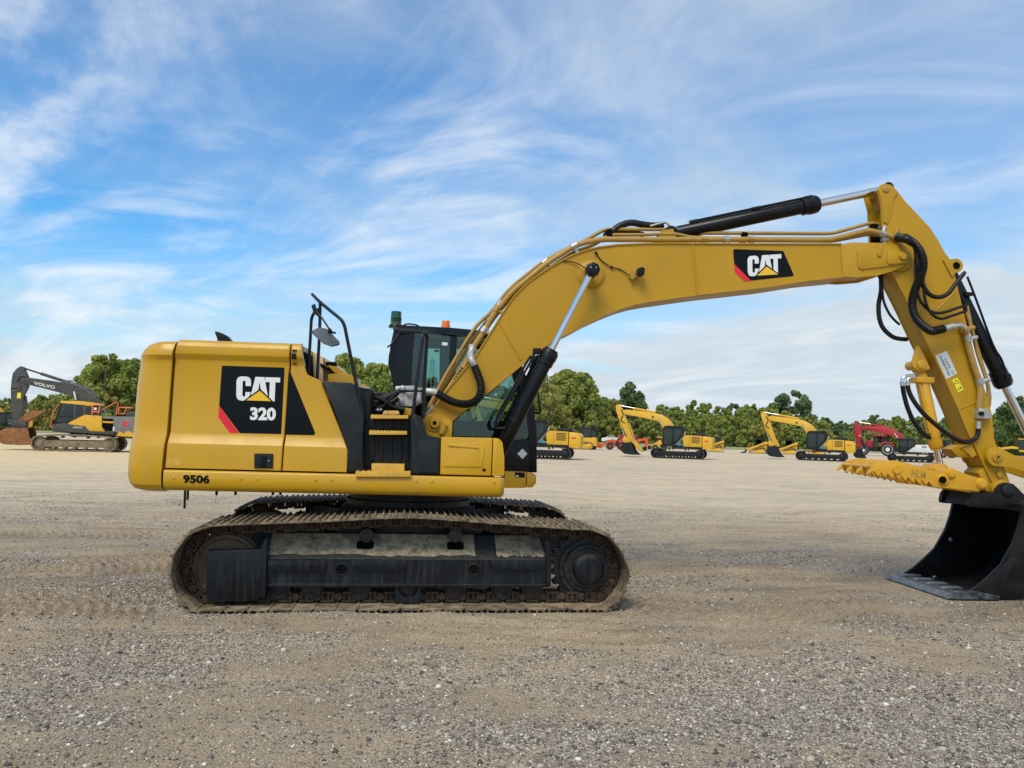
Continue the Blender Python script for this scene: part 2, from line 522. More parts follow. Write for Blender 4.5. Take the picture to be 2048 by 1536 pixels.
def height(x, y):
    near = np.exp(-((x - 1) / 14) ** 2 - ((y - 0) / 14) ** 2)
    h = (fbm(x * 0.35, y * 0.35, 3) - 0.5) * 0.10 + (fbm(x * 1.3 + 8, y * 1.3, 3) - 0.5) * 0.05
    h = h + (fbm(x * 5 + 3, y * 5, 3) - 0.5) * 0.020 + (fbm(x * 15 + 3, y * 15, 2) - 0.5) * 0.016
    # scraped streaks, mostly along the way the machines travel
    wx = x + 0.8 * fbm(x * 0.3, y * 0.3, 2); wy = y + 0.9 * fbm(x * 0.22 + 5, y * 0.3 + 1, 2)
    st = fbm(wx * 0.7 + 11, wy * 6.5, 3) - 0.5
    stm = sstep(fbm(x * 0.25 + 60, y * 0.3 + 30, 2), 0.40, 0.60) * sstep(y, -2.6, -0.4)
    h = h + st * (0.25 + stm) * 0.085 * sstep(y, -3.2, -1.0)
    h = h + (fbm(wx * 2.0 + 31, wy * 15, 2) - 0.5) * (0.2 + stm) * 0.022 * sstep(y, -3.2, -1.0)
    # cleat prints left where the tracks turned
    def cleats(cx, cy, w, l, ang, p, tilt):
        ca, sa = cos(ang), sin(ang)
        a = (x - cx) * ca + (y - cy) * sa; b = -(x - cx) * sa + (y - cy) * ca
        msk = sstep(np.abs(a), l, l * 0.75) * sstep(np.abs(b), w, w * 0.6)
        ph = (a + tilt * b + 0.35 * b * b + 0.05 * fbm(x * 2, y * 2, 2)) / p
        return msk * (np.abs((ph % 1.0) - 0.5) * 2 - 0.5) * 0.060 * (0.5 + fbm(x * 1.5 + 4, y * 1.5, 2))
    h = h + cleats(-3.9, 0.45, 0.95, 2.0, 0.05, 0.125, 0.55) + cleats(-4.6, 2.6, 0.8, 2.2, 0.18, 0.12, 0.3)
    h = h + cleats(3.8, 0.25, 0.85, 1.8, -0.12, 0.125, -0.6) + cleats(4.0, 2.4, 0.8, 2.0, 0.10, 0.12, 0.35) + cleats(-5.8, 5.4, 0.7, 2.5, 0.1, 0.12, 0.2)
    # flat where the machine stands, with soil squeezed up along the near track
    def flat(x0, x1, y0, y1, s):
        return sstep(x, x0 - s, x0) * sstep(-x, -x1 - s, -x1) * sstep(y, y0 - s, y0) * sstep(-y, -y1 - s, -y1)
    f = np.maximum(flat(-1.95, 1.95, -0.04, 0.83, 0.10), flat(-1.95, 1.95, 2.34, 3.2, 0.10))
    h = h * (1 - f) - 0.004 * f
    bx_, by_ = 5.9, 1.3
    fb = flat(5.3, 8.2, 0.2, 2.9, 0.25)
    h = h * (1 - fb) + (-0.006) * fb
    ridge = np.exp(-((y + 0.10) / 0.075) ** 2) * sstep(np.abs(x), 2.2, 1.7) * (fbm(x * 3.1 + 2, y * 3, 3))
    h = h + ridge * 0.032
    pile = np.exp(-((x - 2.25) / 0.22) ** 2 - ((y - 0.3) / 0.45) ** 2) * 0.07 + np.exp(-((x + 2.1) / 0.2) ** 2 - ((y - 0.25) / 0.3) ** 2) * 0.03
    h = h + pile * fbm(x * 6, y * 6, 3) * 1.4
    far_ = 1 - sstep(np.hypot(x, y), 30, 60)
    return h * far_
def axis(lo, hi, step, lo_far, hi_far, n):
    a = np.arange(lo, hi, step)
    up_ = hi + (hi_far - hi) * (np.linspace(0, 1, n + 1)[0:] ** 3.2)
    dn = lo - (lo - lo_far) * (np.linspace(0, 1, n + 1)[1:] ** 3.2)
    return np.concatenate([dn[::-1], a, up_])
gxs = axis(-7.5, 9.5, 0.040, -1500, 1500, 60)
gys = axis(-5.0, 8.5, 0.036, -400, 2600, 80)
GX, GY = np.meshgrid(gxs, gys)
GZ = height(GX, GY)
nxg, nyg = len(gxs), len(gys)
me = bpy.data.meshes.new('ground')
me.vertices.add(nxg * nyg)
me.vertices.foreach_set('co', np.stack([GX, GY, GZ], -1).astype(np.float32).ravel())
i0 = (np.arange(nyg - 1)[:, None] * nxg + np.arange(nxg - 1)[None, :]).ravel()
quads = np.stack([i0, i0 + 1, i0 + 1 + nxg, i0 + nxg], -1)
me.loops.add(quads.size); me.polygons.add(len(quads))
me.loops.foreach_set('vertex_index', quads.ravel().astype(np.int32))
me.polygons.foreach_set('loop_start', (np.arange(len(quads)) * 4).astype(np.int32))
me.polygons.foreach_set('use_smooth', np.ones(len(quads), bool))
at_ = me.attributes.new('gravel', 'FLOAT', 'POINT')
at_.data.foreach_set('value', gravel_mask(GX, GY).astype(np.float32).ravel())
me.update(); me.validate()

def ground_mat():
    m, t, b = new_mat('gravel_ground')
    nd, lk = t.nodes, t.links
    geo = nd.new('ShaderNodeNewGeometry'); pos = geo.outputs['Position']
    at = nd.new('ShaderNodeAttribute'); at.attribute_name = 'gravel'
    def noise(sc, det=6, ro=0.6, vec=None, st=None):
        n = nd.new('ShaderNodeTexNoise'); n.inputs['Scale'].default_value = sc
        n.inputs['Detail'].default_value = det; n.inputs['Roughness'].default_value = ro
        if st:
            mp = nd.new('ShaderNodeMapping'); mp.inputs['Scale'].default_value = st
            lk.new(pos, mp.inputs[0]); lk.new(mp.outputs[0], n.inputs['Vector'])
        else:
            lk.new(pos, n.inputs['Vector'])
        return n.outputs[0]
    def ramp(v, pts):
        r = nd.new('ShaderNodeValToRGB'); lk.new(v, r.inputs[0])
        e = r.color_ramp.elements
        while len(e) < len(pts): e.new(0.5)
        for q, (p_, c_) in zip(e, pts): q.position = p_; q.color = (*c_, 1)
        return r.outputs[0]
    def mixc(f, a, b_, mode='MIX'):
        x = nd.new('ShaderNodeMix'); x.data_type = 'RGBA'; x.blend_type = mode
        if isinstance(f, float): x.inputs['Factor'].default_value = f
        else: lk.new(f, x.inputs['Factor'])
        for s, v_ in (('A', a), ('B', b_)):
            if isinstance(v_, tuple): x.inputs[s].default_value = (*v_, 1)
            else: lk.new(v_, x.inputs[s])
        return x.outputs['Result']
    dirt = ramp(noise(1.1, 8, 0.62), [(0.25, (0.298, 0.222, 0.141)), (0.5, (0.424, 0.325, 0.213)), (0.75, (0.552, 0.433, 0.288))])
    # crushed stone too fine to build: cells of many greys
    vo = nd.new('ShaderNodeTexVoronoi'); vo.inputs['Scale'].default_value = 62; vo.inputs['Randomness'].default_value = 1
    lk.new(pos, vo.inputs['Vector'])
    sp = nd.new('ShaderNodeSeparateColor'); lk.new(vo.outputs['Color'], sp.inputs[0])
    peb = ramp(sp.outputs[0], [(0.0, (0.076, 0.064, 0.055)), (0.30, (0.188, 0.157, 0.130)), (0.55, (0.330, 0.278, 0.224)), (0.80, (0.518, 0.438, 0.358)), (1.0, (0.861, 0.769, 0.661))])
    vo2 = nd.new('ShaderNodeTexVoronoi'); vo2.inputs['Scale'].default_value = 140
    lk.new(pos, vo2.inputs['Vector'])
    sp2 = nd.new('ShaderNodeSeparateColor'); lk.new(vo2.outputs['Color'], sp2.inputs[0])
    fine = ramp(sp2.outputs[1], [(0.0, (0.099, 0.081, 0.066)), (0.45, (0.264, 0.213, 0.165)), (0.80, (0.419, 0.347, 0.266)), (1.0, (0.816, 0.726, 0.608))])
    stone = mixc(0.45, peb, fine)
    grit = mixc(0.40, dirt, fine)
    near_c = mixc(at.outputs['Fac'], grit, stone)
    # broad tone changes: damp and dry, dusty lanes
    lane = noise(0.16, 5, 0.6, st=(0.5, 1.6, 1))
    tone = ramp(lane, [(0.30, (0.80, 0.78, 0.76)), (0.52, (1.0, 0.99, 0.97)), (0.72, (1.18, 1.13, 1.02))])
    col = mixc(1.0, near_c, tone, 'MULTIPLY')
    # scraped streaks where moist soil was turned up between dry crusts
    wv = nd.new('ShaderNodeTexNoise'); wv.inputs['Scale'].default_value = 0.22; wv.inputs['Detail'].default_value = 3; lk.new(pos, wv.inputs['Vector'])
    wo_ = nd.new('ShaderNodeVectorMath'); wo_.operation = 'MULTIPLY_ADD'; lk.new(wv.outputs['Color'], wo_.inputs[0]); wo_.inputs[1].default_value = (3.0, 3.6, 0); lk.new(pos, wo_.inputs[2])
    mp_ = nd.new('ShaderNodeMapping'); mp_.inputs['Scale'].default_value = (0.36, 2.0, 1); mp_.inputs['Rotation'].default_value = (0, 0, 0.10); lk.new(wo_.outputs[0], mp_.inputs[0])
    ns_ = nd.new('ShaderNodeTexNoise'); ns_.inputs['Scale'].default_value = 0.95; ns_.inputs['Detail'].default_value = 9; ns_.inputs['Roughness'].default_value = 0.68; lk.new(mp_.outputs[0], ns_.inputs['Vector'])
    scr = ramp(ns_.outputs[0], [(0.34, (0.66, 0.63, 0.59)), (0.48, (0.95, 0.94, 0.93)), (0.58, (1.04, 1.03, 1.0)), (0.72, (1.22, 1.17, 1.05))])
    m0 = nd.new('ShaderNodeMapRange'); m0.interpolation_type = 'SMOOTHSTEP'
    m0.inputs[1].default_value = 4.5; m0.inputs[2].default_value = 8.5; m0.inputs[3].default_value = 0.25; m0.inputs[4].default_value = 1.0
    ln0 = nd.new('ShaderNodeVectorMath'); ln0.operation = 'DISTANCE'; lk.new(pos, ln0.inputs[0]); ln0.inputs[1].default_value = (0, -7.8, 0)
    lk.new(ln0.outputs['Value'], m0.inputs[0])
    col = mixc(m0.outputs[0], col, scr, 'MULTIPLY')
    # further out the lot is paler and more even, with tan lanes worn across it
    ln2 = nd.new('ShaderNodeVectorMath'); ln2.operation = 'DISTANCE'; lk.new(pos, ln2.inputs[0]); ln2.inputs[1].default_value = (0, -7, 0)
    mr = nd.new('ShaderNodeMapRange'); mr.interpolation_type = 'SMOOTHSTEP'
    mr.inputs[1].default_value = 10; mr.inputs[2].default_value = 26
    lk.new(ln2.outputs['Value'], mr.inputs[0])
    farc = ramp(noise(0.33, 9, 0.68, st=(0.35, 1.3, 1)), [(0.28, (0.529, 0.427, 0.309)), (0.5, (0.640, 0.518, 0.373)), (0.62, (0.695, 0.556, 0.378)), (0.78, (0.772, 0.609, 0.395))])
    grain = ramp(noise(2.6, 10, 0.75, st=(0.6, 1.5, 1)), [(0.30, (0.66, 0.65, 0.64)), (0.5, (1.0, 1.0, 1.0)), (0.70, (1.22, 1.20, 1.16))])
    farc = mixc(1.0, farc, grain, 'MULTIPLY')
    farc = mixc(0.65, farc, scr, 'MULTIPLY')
    # warm sunlight on the far left of the lot, painted into the ground colour
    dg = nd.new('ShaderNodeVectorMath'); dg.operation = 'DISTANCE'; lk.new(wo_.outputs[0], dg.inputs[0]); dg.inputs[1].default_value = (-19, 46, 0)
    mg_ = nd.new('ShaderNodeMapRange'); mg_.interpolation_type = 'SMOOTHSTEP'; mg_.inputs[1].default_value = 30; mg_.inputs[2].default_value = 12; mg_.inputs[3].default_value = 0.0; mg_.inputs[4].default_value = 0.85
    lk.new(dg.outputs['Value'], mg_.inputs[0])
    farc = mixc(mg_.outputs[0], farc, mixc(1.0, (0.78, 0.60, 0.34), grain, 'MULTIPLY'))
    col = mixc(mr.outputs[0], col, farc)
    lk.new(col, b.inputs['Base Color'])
    b.inputs['Roughness'].default_value = 0.92
    b.inputs['Specular IOR Level'].default_value = 0.25
    # fine relief
    bp = nd.new('ShaderNodeBump'); bp.inputs['Strength'].default_value = 0.9; bp.inputs['Distance'].default_value = 0.012
    lk.new(vo.outputs['Distance'], bp.inputs['Height']); bp.invert = True
    bp2 = nd.new('ShaderNodeBump'); bp2.inputs['Strength'].default_value = 0.8; bp2.inputs['Distance'].default_value = 0.02
    lk.new(noise(24, 8, 0.7), bp2.inputs['Height']); lk.new(bp.outputs[0], bp2.inputs['Normal'])
    lk.new(bp2.outputs[0], b.inputs['Normal'])
    return m
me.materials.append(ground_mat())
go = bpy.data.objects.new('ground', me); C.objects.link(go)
go['kind'] = 'structure'
go['label'] = 'grey and tan gravel lot scraped by machine tracks'

# ---------------------------------------------------------------- loose stones on the near ground
def stone_mat():
    m, t, b = new_mat('loose_stone')
    nd, lk = t.nodes, t.links
    geo = nd.new('ShaderNodeNewGeometry')
    r = nd.new('ShaderNodeValToRGB'); lk.new(geo.outputs['Random Per Island'], r.inputs[0])
    cols = [(0.0, (0.075, 0.066, 0.060)), (0.14, (0.15, 0.13, 0.115)), (0.30, (0.25, 0.215, 0.18)), (0.46, (0.36, 0.30, 0.23)), (0.60, (0.31, 0.25, 0.215)), (0.70, (0.46, 0.40, 0.325)), (0.87, (0.58, 0.53, 0.44)), (0.97, (0.72, 0.68, 0.59))]
    e = r.color_ramp.elements
    while len(e) < len(cols): e.new(0.5)
    for q, (p_, c_) in zip(e, cols): q.position = p_; q.color = (*c_, 1)
    r.color_ramp.interpolation = 'CONSTANT'
    n = nd.new('ShaderNodeTexNoise'); n.inputs['Scale'].default_value = 90; lk.new(geo.outputs['Position'], n.inputs['Vector'])
    mx = nd.new('ShaderNodeMix'); mx.data_type = 'RGBA'; mx.inputs['Factor'].default_value = 0.3
    lk.new(r.outputs[0], mx.inputs['A']); mx.blend_type = 'OVERLAY'; lk.new(n.outputs[0], mx.inputs['B'])
    lk.new(mx.outputs['Result'], b.inputs['Base Color'])
    b.inputs['Roughness'].default_value = 0.85
    return m
def stones(name, n, dmin, dmax, smin, smax, pw, seed, keep, ico):
    rg = np.random.default_rng(seed)
    u_ = rg.random(n)
    d = dmin * (dmax / dmin) ** u_
    a = (rg.random(n) * 2 - 1) * 0.86
    fx_, fy_ = FW[0], FW[1]; k_ = hypot(fx_, fy_); fx_ /= k_; fy_ /= k_
    x = CAM[0] + d * fx_ + a * d * fy_; y = CAM[1] + d * fy_ - a * d * fx_
    gm = gravel_mask(x, y)
    ok = rg.random(n) < keep[0] + keep[1] * gm
    ok &= ~((np.abs(x) < 2.05) & (y > -0.03) & (y < 3.2))
    x, y, d = x[ok], y[ok], d[ok]
    n = len(x)
    s = smin * (smax / smin) ** (rg.random(n) ** pw)
    s = np.maximum(s, d * 0.0011)
    z = height(x, y)
    if ico:
        p_ = (1 + sqrt(5)) / 2
        bv = np.array([(-1, p_, 0), (1, p_, 0), (-1, -p_, 0), (1, -p_, 0), (0, -1, p_), (0, 1, p_), (0, -1, -p_), (0, 1, -p_), (p_, 0, -1), (p_, 0, 1), (-p_, 0, -1), (-p_, 0, 1)]) / 1.9
        bf = np.array([(0, 11, 5), (0, 5, 1), (0, 1, 7), (0, 7, 10), (0, 10, 11), (1, 5, 9), (5, 11, 4), (11, 10, 2), (10, 7, 6), (7, 1, 8), (3, 9, 4), (3, 4, 2), (3, 2, 6), (3, 6, 8), (3, 8, 9), (4, 9, 5), (2, 4, 11), (6, 2, 10), (8, 6, 7), (9, 8, 1)])
    else:
        bv = np.array([(1, 0, 0), (0, 1, 0), (-1, 0, 0), (0, -1, 0), (.15, .1, 1), (-.1, .1, -1)], float)
        bf = np.array([(0, 1, 4), (1, 2, 4), (2, 3, 4), (3, 0, 4), (1, 0, 5), (2, 1, 5), (3, 2, 5), (0, 3, 5)])
    k = len(bv)
    V = bv[None] * (1 + (rg.random((n, k, 1)) - 0.5) * 0.55)
    sc = np.stack([0.75 + rg.random(n) * 0.6, 0.75 + rg.random(n) * 0.6, 0.40 + rg.random(n) * 0.45], -1)
    V = V * sc[:, None, :]
    th = rg.random(n) * 2 * pi; tl = (rg.random(n) - .5) * 0.9
    c_, s_ = np.cos(th), np.sin(th); ct, st_ = np.cos(tl), np.sin(tl)
    X_, Y_, Z_ = V[..., 0], V[..., 1], V[..., 2]
    X_, Z_ = X_ * ct[:, None] - Z_ * st_[:, None], X_ * st_[:, None] + Z_ * ct[:, None]
    X2 = X_ * c_[:, None] - Y_ * s_[:, None]; Y2 = X_ * s_[:, None] + Y_ * c_[:, None]
    h_ = s / 2
    V = np.stack([X2 * h_[:, None] + x[:, None], Y2 * h_[:, None] + y[:, None], Z_ * h_[:, None] + (z + h_ * 0.18)[:, None]], -1)
    F = (bf[None] + (np.arange(n) * k)[:, None, None]).reshape(-1, 3)
    me = bpy.data.meshes.new(name)
    me.vertices.add(n * k); me.vertices.foreach_set('co', V.astype(np.float32).ravel())
    me.loops.add(F.size); me.polygons.add(len(F))
    me.loops.foreach_set('vertex_index', F.ravel().astype(np.int32))
    me.polygons.foreach_set('loop_start', (np.arange(len(F)) * 3).astype(np.int32))
    me.update(); me.validate()
    return me
sm_ = stone_mat()
ma = stones('gravel', 230000, 2.9, 20, 0.008, 0.024, 1.5, 3, (0.26, 0.74), False)
mb = stones('gravel', 26000, 2.8, 20, 0.016, 0.045, 3.4, 5, (0.15, 0.85), True)
bm = bmesh.new(); bm.from_mesh(ma); bm.from_mesh(mb)
mg = bpy.data.meshes.new('gravel'); bm.to_mesh(mg); bm.free()
mg.materials.append(sm_)
gv = bpy.data.objects.new('gravel', mg); C.objects.link(gv)
gv['kind'] = 'stuff'; gv['label'] = 'loose crushed stone lying over the lot'; gv['category'] = 'gravel'

# ---------------------------------------------------------------- grass beyond the lot
def grass_mat():
    m, t, b = new_mat('dry_grass')
    nd, lk = t.nodes, t.links
    geo = nd.new('ShaderNodeNewGeometry')
    n = nd.new('ShaderNodeTexNoise'); n.inputs['Scale'].default_value = 0.35; n.inputs['Detail'].default_value = 9; n.inputs['Roughness'].default_value = 0.7
    lk.new(geo.outputs['Position'], n.inputs['Vector'])
    r = nd.new('ShaderNodeValToRGB'); lk.new(n.outputs[0], r.inputs[0])
    cols = [(0.25, (0.16, 0.18, 0.055)), (0.5, (0.30, 0.29, 0.11)), (0.75, (0.44, 0.38, 0.19))]
    e = r.color_ramp.elements
    e.new(0.5)
    for q, (p_, c_) in zip(e, cols): q.position = p_; q.color = (*c_, 1)
    lk.new(r.outputs[0], b.inputs['Base Color']); b.inputs['Roughness'].default_value = 0.95
    return m
edge_px = [(-260, 862), (110, 866), (300, 869), (620, 876), (1060, 892), (1300, 896), (1440, 898.5), (1760, 906), (2060, 915), (2350, 922)]
ed = [ground(a, b) for a, b in edge_px]
V = [(e_[0], e_[1], 0.03) for e_ in ed]
far_pts = [(e_[0] * 4.2, e_[1] * 4 + 300, 0.03) for e_ in ed]
k = len(V)
gr = finish('grass', V + far_pts, [(i, i + 1, i + 1 + k, i + k) for i in range(k - 1)], grass_mat())
gr['kind'] = 'structure'; gr['label'] = 'strip of dry green grass beyond the gravel lot'

# ================================================================ trees
def leaf_mat(name, dark, light, tint):
    m = bpy.data.materials.new(name); m.use_nodes = True
    t = m.node_tree; t.nodes.clear(); nd, lk = t.nodes, t.links
    geo = nd.new('ShaderNodeNewGeometry'); oi = nd.new('ShaderNodeObjectInfo')
    r = nd.new('ShaderNodeMix'); r.data_type = 'RGBA'
    nz = nd.new('ShaderNodeTexNoise'); nz.inputs['Scale'].default_value = 0.35; nz.inputs['Detail'].default_value = 3
    lk.new(geo.outputs['Position'], nz.inputs['Vector'])
    av = nd.new('ShaderNodeMath'); av.operation = 'MULTIPLY_ADD'; av.inputs[1].default_value = 0.45
    lk.new(geo.outputs['Random Per Island'], av.inputs[0])
    nr = nd.new('ShaderNodeMapRange'); nr.inputs[1].default_value = 0.35; nr.inputs[2].default_value = 0.65; nr.inputs[3].default_value = 0.0; nr.inputs[4].default_value = 0.55
    lk.new(nz.outputs[0], nr.inputs[0]); lk.new(nr.outputs[0], av.inputs[2])
    lk.new(av.outputs[0], r.inputs['Factor'])
    r.inputs['A'].default_value = (*dark, 1); r.inputs['B'].default_value = (*light, 1)
    r2 = nd.new('ShaderNodeMix'); r2.data_type = 'RGBA'
    ml = nd.new('ShaderNodeMath'); ml.operation = 'MULTIPLY'; ml.inputs[1].default_value = 0.55
    lk.new(oi.outputs['Random'], ml.inputs[0]); lk.new(ml.outputs[0], r2.inputs['Factor'])
    lk.new(r.outputs['Result'], r2.inputs['A']); r2.inputs['B'].default_value = (*tint, 1)
    d = nd.new('ShaderNodeBsdfDiffuse'); tr = nd.new('ShaderNodeBsdfTranslucent')
    lk.new(r2.outputs['Result'], d.inputs[0]); lk.new(r2.outputs['Result'], tr.inputs[0])
    mx = nd.new('ShaderNodeMixShader'); mx.inputs[0].default_value = 0.3
    lk.new(d.outputs[0], mx.inputs[1]); lk.new(tr.outputs[0], mx.inputs[2])
    o = nd.new('ShaderNodeOutputMaterial'); lk.new(mx.outputs[0], o.inputs[0])
    return m
M['leaf_mid'] = leaf_mat('leaf_mid', (0.145, 0.210, 0.052), (0.394, 0.446, 0.112), (0.368, 0.381, 0.105))
M['leaf_dark'] = leaf_mat('leaf_dark', (0.085, 0.138, 0.059), (0.210, 0.282, 0.105), (0.171, 0.236, 0.105))
M['leaf_olive'] = leaf_mat('leaf_olive', (0.197, 0.236, 0.059), (0.472, 0.459, 0.118), (0.446, 0.368, 0.145))
M['bark'] = mat('bark', (0.13, 0.10, 0.075), 0.9, var=0.3, vscale=4)
M['palebark'] = mat('pale_bark', (0.42, 0.36, 0.26), 0.9, var=0.2, vscale=4)
def leaf_cloud(rg, centres, radii, per, size):
    """quads scattered in clumps; returns verts, faces"""
    c = np.repeat(np.array(centres), per, 0); r = np.repeat(np.array(radii), per)
    n = len(c)
    dirs = rg.normal(size=(n, 3)); dirs /= np.linalg.norm(dirs, axis=1)[:, None]
    rad = r * (0.35 + 0.75 * rg.random(n) ** 0.5)
    p_ = c + dirs * rad[:, None] * np.array([1, 1, 0.85])
    nrm = dirs + rg.normal(size=(n, 3)) * 0.6; nrm /= np.linalg.norm(nrm, axis=1)[:, None]
    t1 = np.cross(nrm, rg.normal(size=(n, 3))); t1 /= np.linalg.norm(t1, axis=1)[:, None]
    t2 = np.cross(nrm, t1)
    s = size * (0.55 + 0.9 * rg.random(n))
    s2 = s * (0.5 + 0.4 * rg.random(n))
    V = np.stack([p_ + t1 * s[:, None], p_ + t2 * s2[:, None], p_ - t1 * s[:, None], p_ - t2 * s2[:, None]], 1)
    return V.reshape(-1, 3), np.arange(n * 4).reshape(-1, 4)
def np_mesh(name, V, F, m):
    me = bpy.data.meshes.new(name)
    me.vertices.add(len(V)); me.vertices.foreach_set('co', np.asarray(V, np.float32).ravel())
    k = F.shape[1]
    me.loops.add(F.size); me.polygons.add(len(F))
    me.loops.foreach_set('vertex_index', F.ravel().astype(np.int32))
    me.polygons.foreach_set('loop_start', (np.arange(len(F)) * k).astype(np.int32))
    me.update()
    me.materials.append(M[m])
    return me
def tree_kind(seed, h, wd, m, shape, leaf=0.34, clumps=46, per=110, low=0.10):
    """returns (crown mesh, trunk mesh) for a tree h metres tall"""
    rg = np.random.default_rng(seed); rd = random.Random(seed)
    cen = []; rad = []
    for k in range(clumps):
        t = (k + rg.random()) / clumps
        zz = low + (1 - low) * t
        if shape == 'round': e = sin(pi * min(1, max(0.06, (t * 0.86 + 0.12)))) ** 0.55
        elif shape == 'pine': e = 0.25 + 0.75 * (1 - t) ** 0.7 if t > 0.25 else 0.75
        elif shape == 'tall': e = sin(pi * min(1, t * 0.8 + 0.15)) ** 0.7 * (0.8 + 0.4 * rg.random())
        else: e = sin(pi * min(1, t * 0.72 + 0.24)) ** 0.5
        a = rg.random() * 2 * pi; rr = wd / 2 * e * (0.35 + 0.65 * rg.random() ** 0.5)
        cr = h * (0.055 + 0.055 * rg.random()) * (0.7 if t > 0.85 else 1)
        cen.append((rr * cos(a), rr * sin(a), zz * h - cr * 0.7)); rad.append(cr)
    V, F = leaf_cloud(rg, cen, rad, per, leaf)
    V[:, 2] = np.maximum(V[:, 2], 0.15)
    cm = np_mesh('crown', V, F, m)
    bm = bmesh.new()
    top = Vector((rd.uniform(-.4, .4), rd.uniform(-.4, .4), h * 0.86))
    pts = [Vector((0, 0, -0.3)), Vector((rd.uniform(-.2, .2), rd.uniform(-.2, .2), h * .3)), Vector((rd.uniform(-.4, .4), rd.uniform(-.4, .4), h * .6)), top]
    bm_tube(bm, smooth_path(pts, 3), [h * .022 * (1 - .085 * i) for i in range(10)], 7)
    for k in range(9):
        i = rd.randrange(len(cen)); c_ = Vector(cen[i]); t = rd.uniform(.2, .7)
        b0 = pts[0].lerp(top, t * .9); 
        if c_.z < b0.z: b0.z = max(h * .15, c_.z - 1)
        bm_tube(bm, [b0, b0.lerp(c_, .5) + Vector((0, 0, .3)), c_], [h * .010, h * .007, h * .003], 5)
    bmesh.ops.recalc_face_normals(bm, faces=bm.faces[:])
    tm = bpy.data.meshes.new('trunk'); bm.to_mesh(tm); bm.free(); tm.materials.append(M['bark'])
    return cm, tm, h
kinds = {
    'oak': [tree_kind(11, 16, 11, 'leaf_mid', 'round', 0.36, 60, 120), tree_kind(12, 16, 12.5, 'leaf_mid', 'bush', 0.36, 60, 120), tree_kind(13, 16, 9.5, 'leaf_olive', 'round', 0.36, 55, 120), tree_kind(19, 16, 11.5, 'leaf_mid', 'round', 0.34, 44, 140)],
    'dark': [tree_kind(21, 16, 12, 'leaf_dark', 'round', 0.36, 60, 120), tree_kind(22, 16, 8, 'leaf_dark', 'tall', 0.36, 46, 110)],
    'bush': [tree_kind(31, 8, 10, 'leaf_olive', 'bush', 0.30, 40, 120, 0.04), tree_kind(32, 8, 9, 'leaf_mid', 'bush', 0.30, 40, 120, 0.04), tree_kind(33, 8, 9, 'leaf_olive', 'round', 0.30, 38, 120, 0.04)],
    'airy': [tree_kind(41, 14, 9, 'leaf_olive', 'tall', 0.30, 46, 60)],
}
def sky_top(px):
    pts = [(-400, 785), (-100, 790), (0, 797), (60, 790), (110, 787), (150, 800), (163, 750), (190, 722), (215, 712), (250, 722), (285, 732), (330, 742), (480, 740), (600, 737), (640, 727), (680, 710), (720, 724), (750, 738), (775, 730), (800, 752), (900, 760), (1000, 765), (1075, 768), (1095, 752), (1125, 744), (1150, 741), (1180, 752), (1200, 792), (1235, 800), (1300, 806), (1340, 814), (1370, 806), (1400, 801), (1440, 806), (1470, 801), (1510, 807), (1545, 803), (1640, 834), (1680, 840), (1720, 842), (1740, 833), (1770, 827), (1800, 829), (1850, 835), (1890, 833), (1930, 846), (1980, 838), (2010, 822), (2048, 800), (2110, 795), (2500, 800)]
    return float(np.interp(px, [q[0] for q in pts], [q[1] for q in pts]))
def tdepth(px):
    return float(np.interp(px, [-400, 0, 300, 620, 1000, 1200, 1330, 1500, 2048, 2500], [150, 150, 150, 165, 215, 245, 235, 205, 190, 190]))
def place_tree(kind, px, top_py, depth, label, cat='tree', group=None, squash=1.0, rd=random.Random(5)):
    d = ray(px, 868 + (px - 1024) * 0.02766)
    p_ = CAM + d * depth
    d2 = ray(px, top_py)
    ztop = CAM[2] + d2[2] * depth
    cm, tm, h0 = kind
    s = max(0.25, ztop / h0)
    r = empty('tree' if cat == 'tree' else 'shrub', (p_[0], p_[1], 0), rd.uniform(0, 6.28), label, cat, group)
    r.scale = (s * squash, s * squash, s)
    for nm, me_ in (('crown', cm), ('trunk', tm)):
        o = bpy.data.objects.new(nm, me_); C.objects.link(o); o.parent = r
    return r
rdt = random.Random(44)
# single trees one can point to
place_tree(kinds['oak'][0], 205, 706, 146, 'tall bright green tree between the far left excavator and the big excavator', squash=1.0)
place_tree(kinds['oak'][1], 262, 718, 150, 'broad green tree just left of the big excavator counterweight')
place_tree(kinds['oak'][3], 690, 704, 160, 'pale leafy tree seen through the handrails of the big excavator', squash=0.9)
place_tree(kinds['oak'][0], 762, 726, 165, 'rounded green tree just left of the big excavator cab', squash=0.8)
place_tree(kinds['dark'][1], 1252, 764, 250, 'dark narrow tree standing above the treeline left of the nearest yellow boom', squash=1.0)
place_tree(kinds['dark'][1], 1274, 782, 252, 'lower dark tree leaning on the narrow dark tree above the treeline', squash=0.9)
place_tree(kinds['dark'][0], 1582, 780, 215, 'large dark round tree rising behind the middle yellow excavator', squash=1.1)
place_tree(kinds['oak'][1], 1146, 740, 236, 'tallest green tree right of the big excavator lift cylinder', squash=0.95)
place_tree(kinds['airy'][0], 1092, 750, 220, 'thin pale tree with bare stems right beside the big excavator cab')
place_tree(kinds['dark'][0], 2040, 792, 180, 'big dark tree at the right edge behind the bucket cylinder rod')
GT = 'trees of the far treeline'; GB = 'low trees along the foot of the treeline'
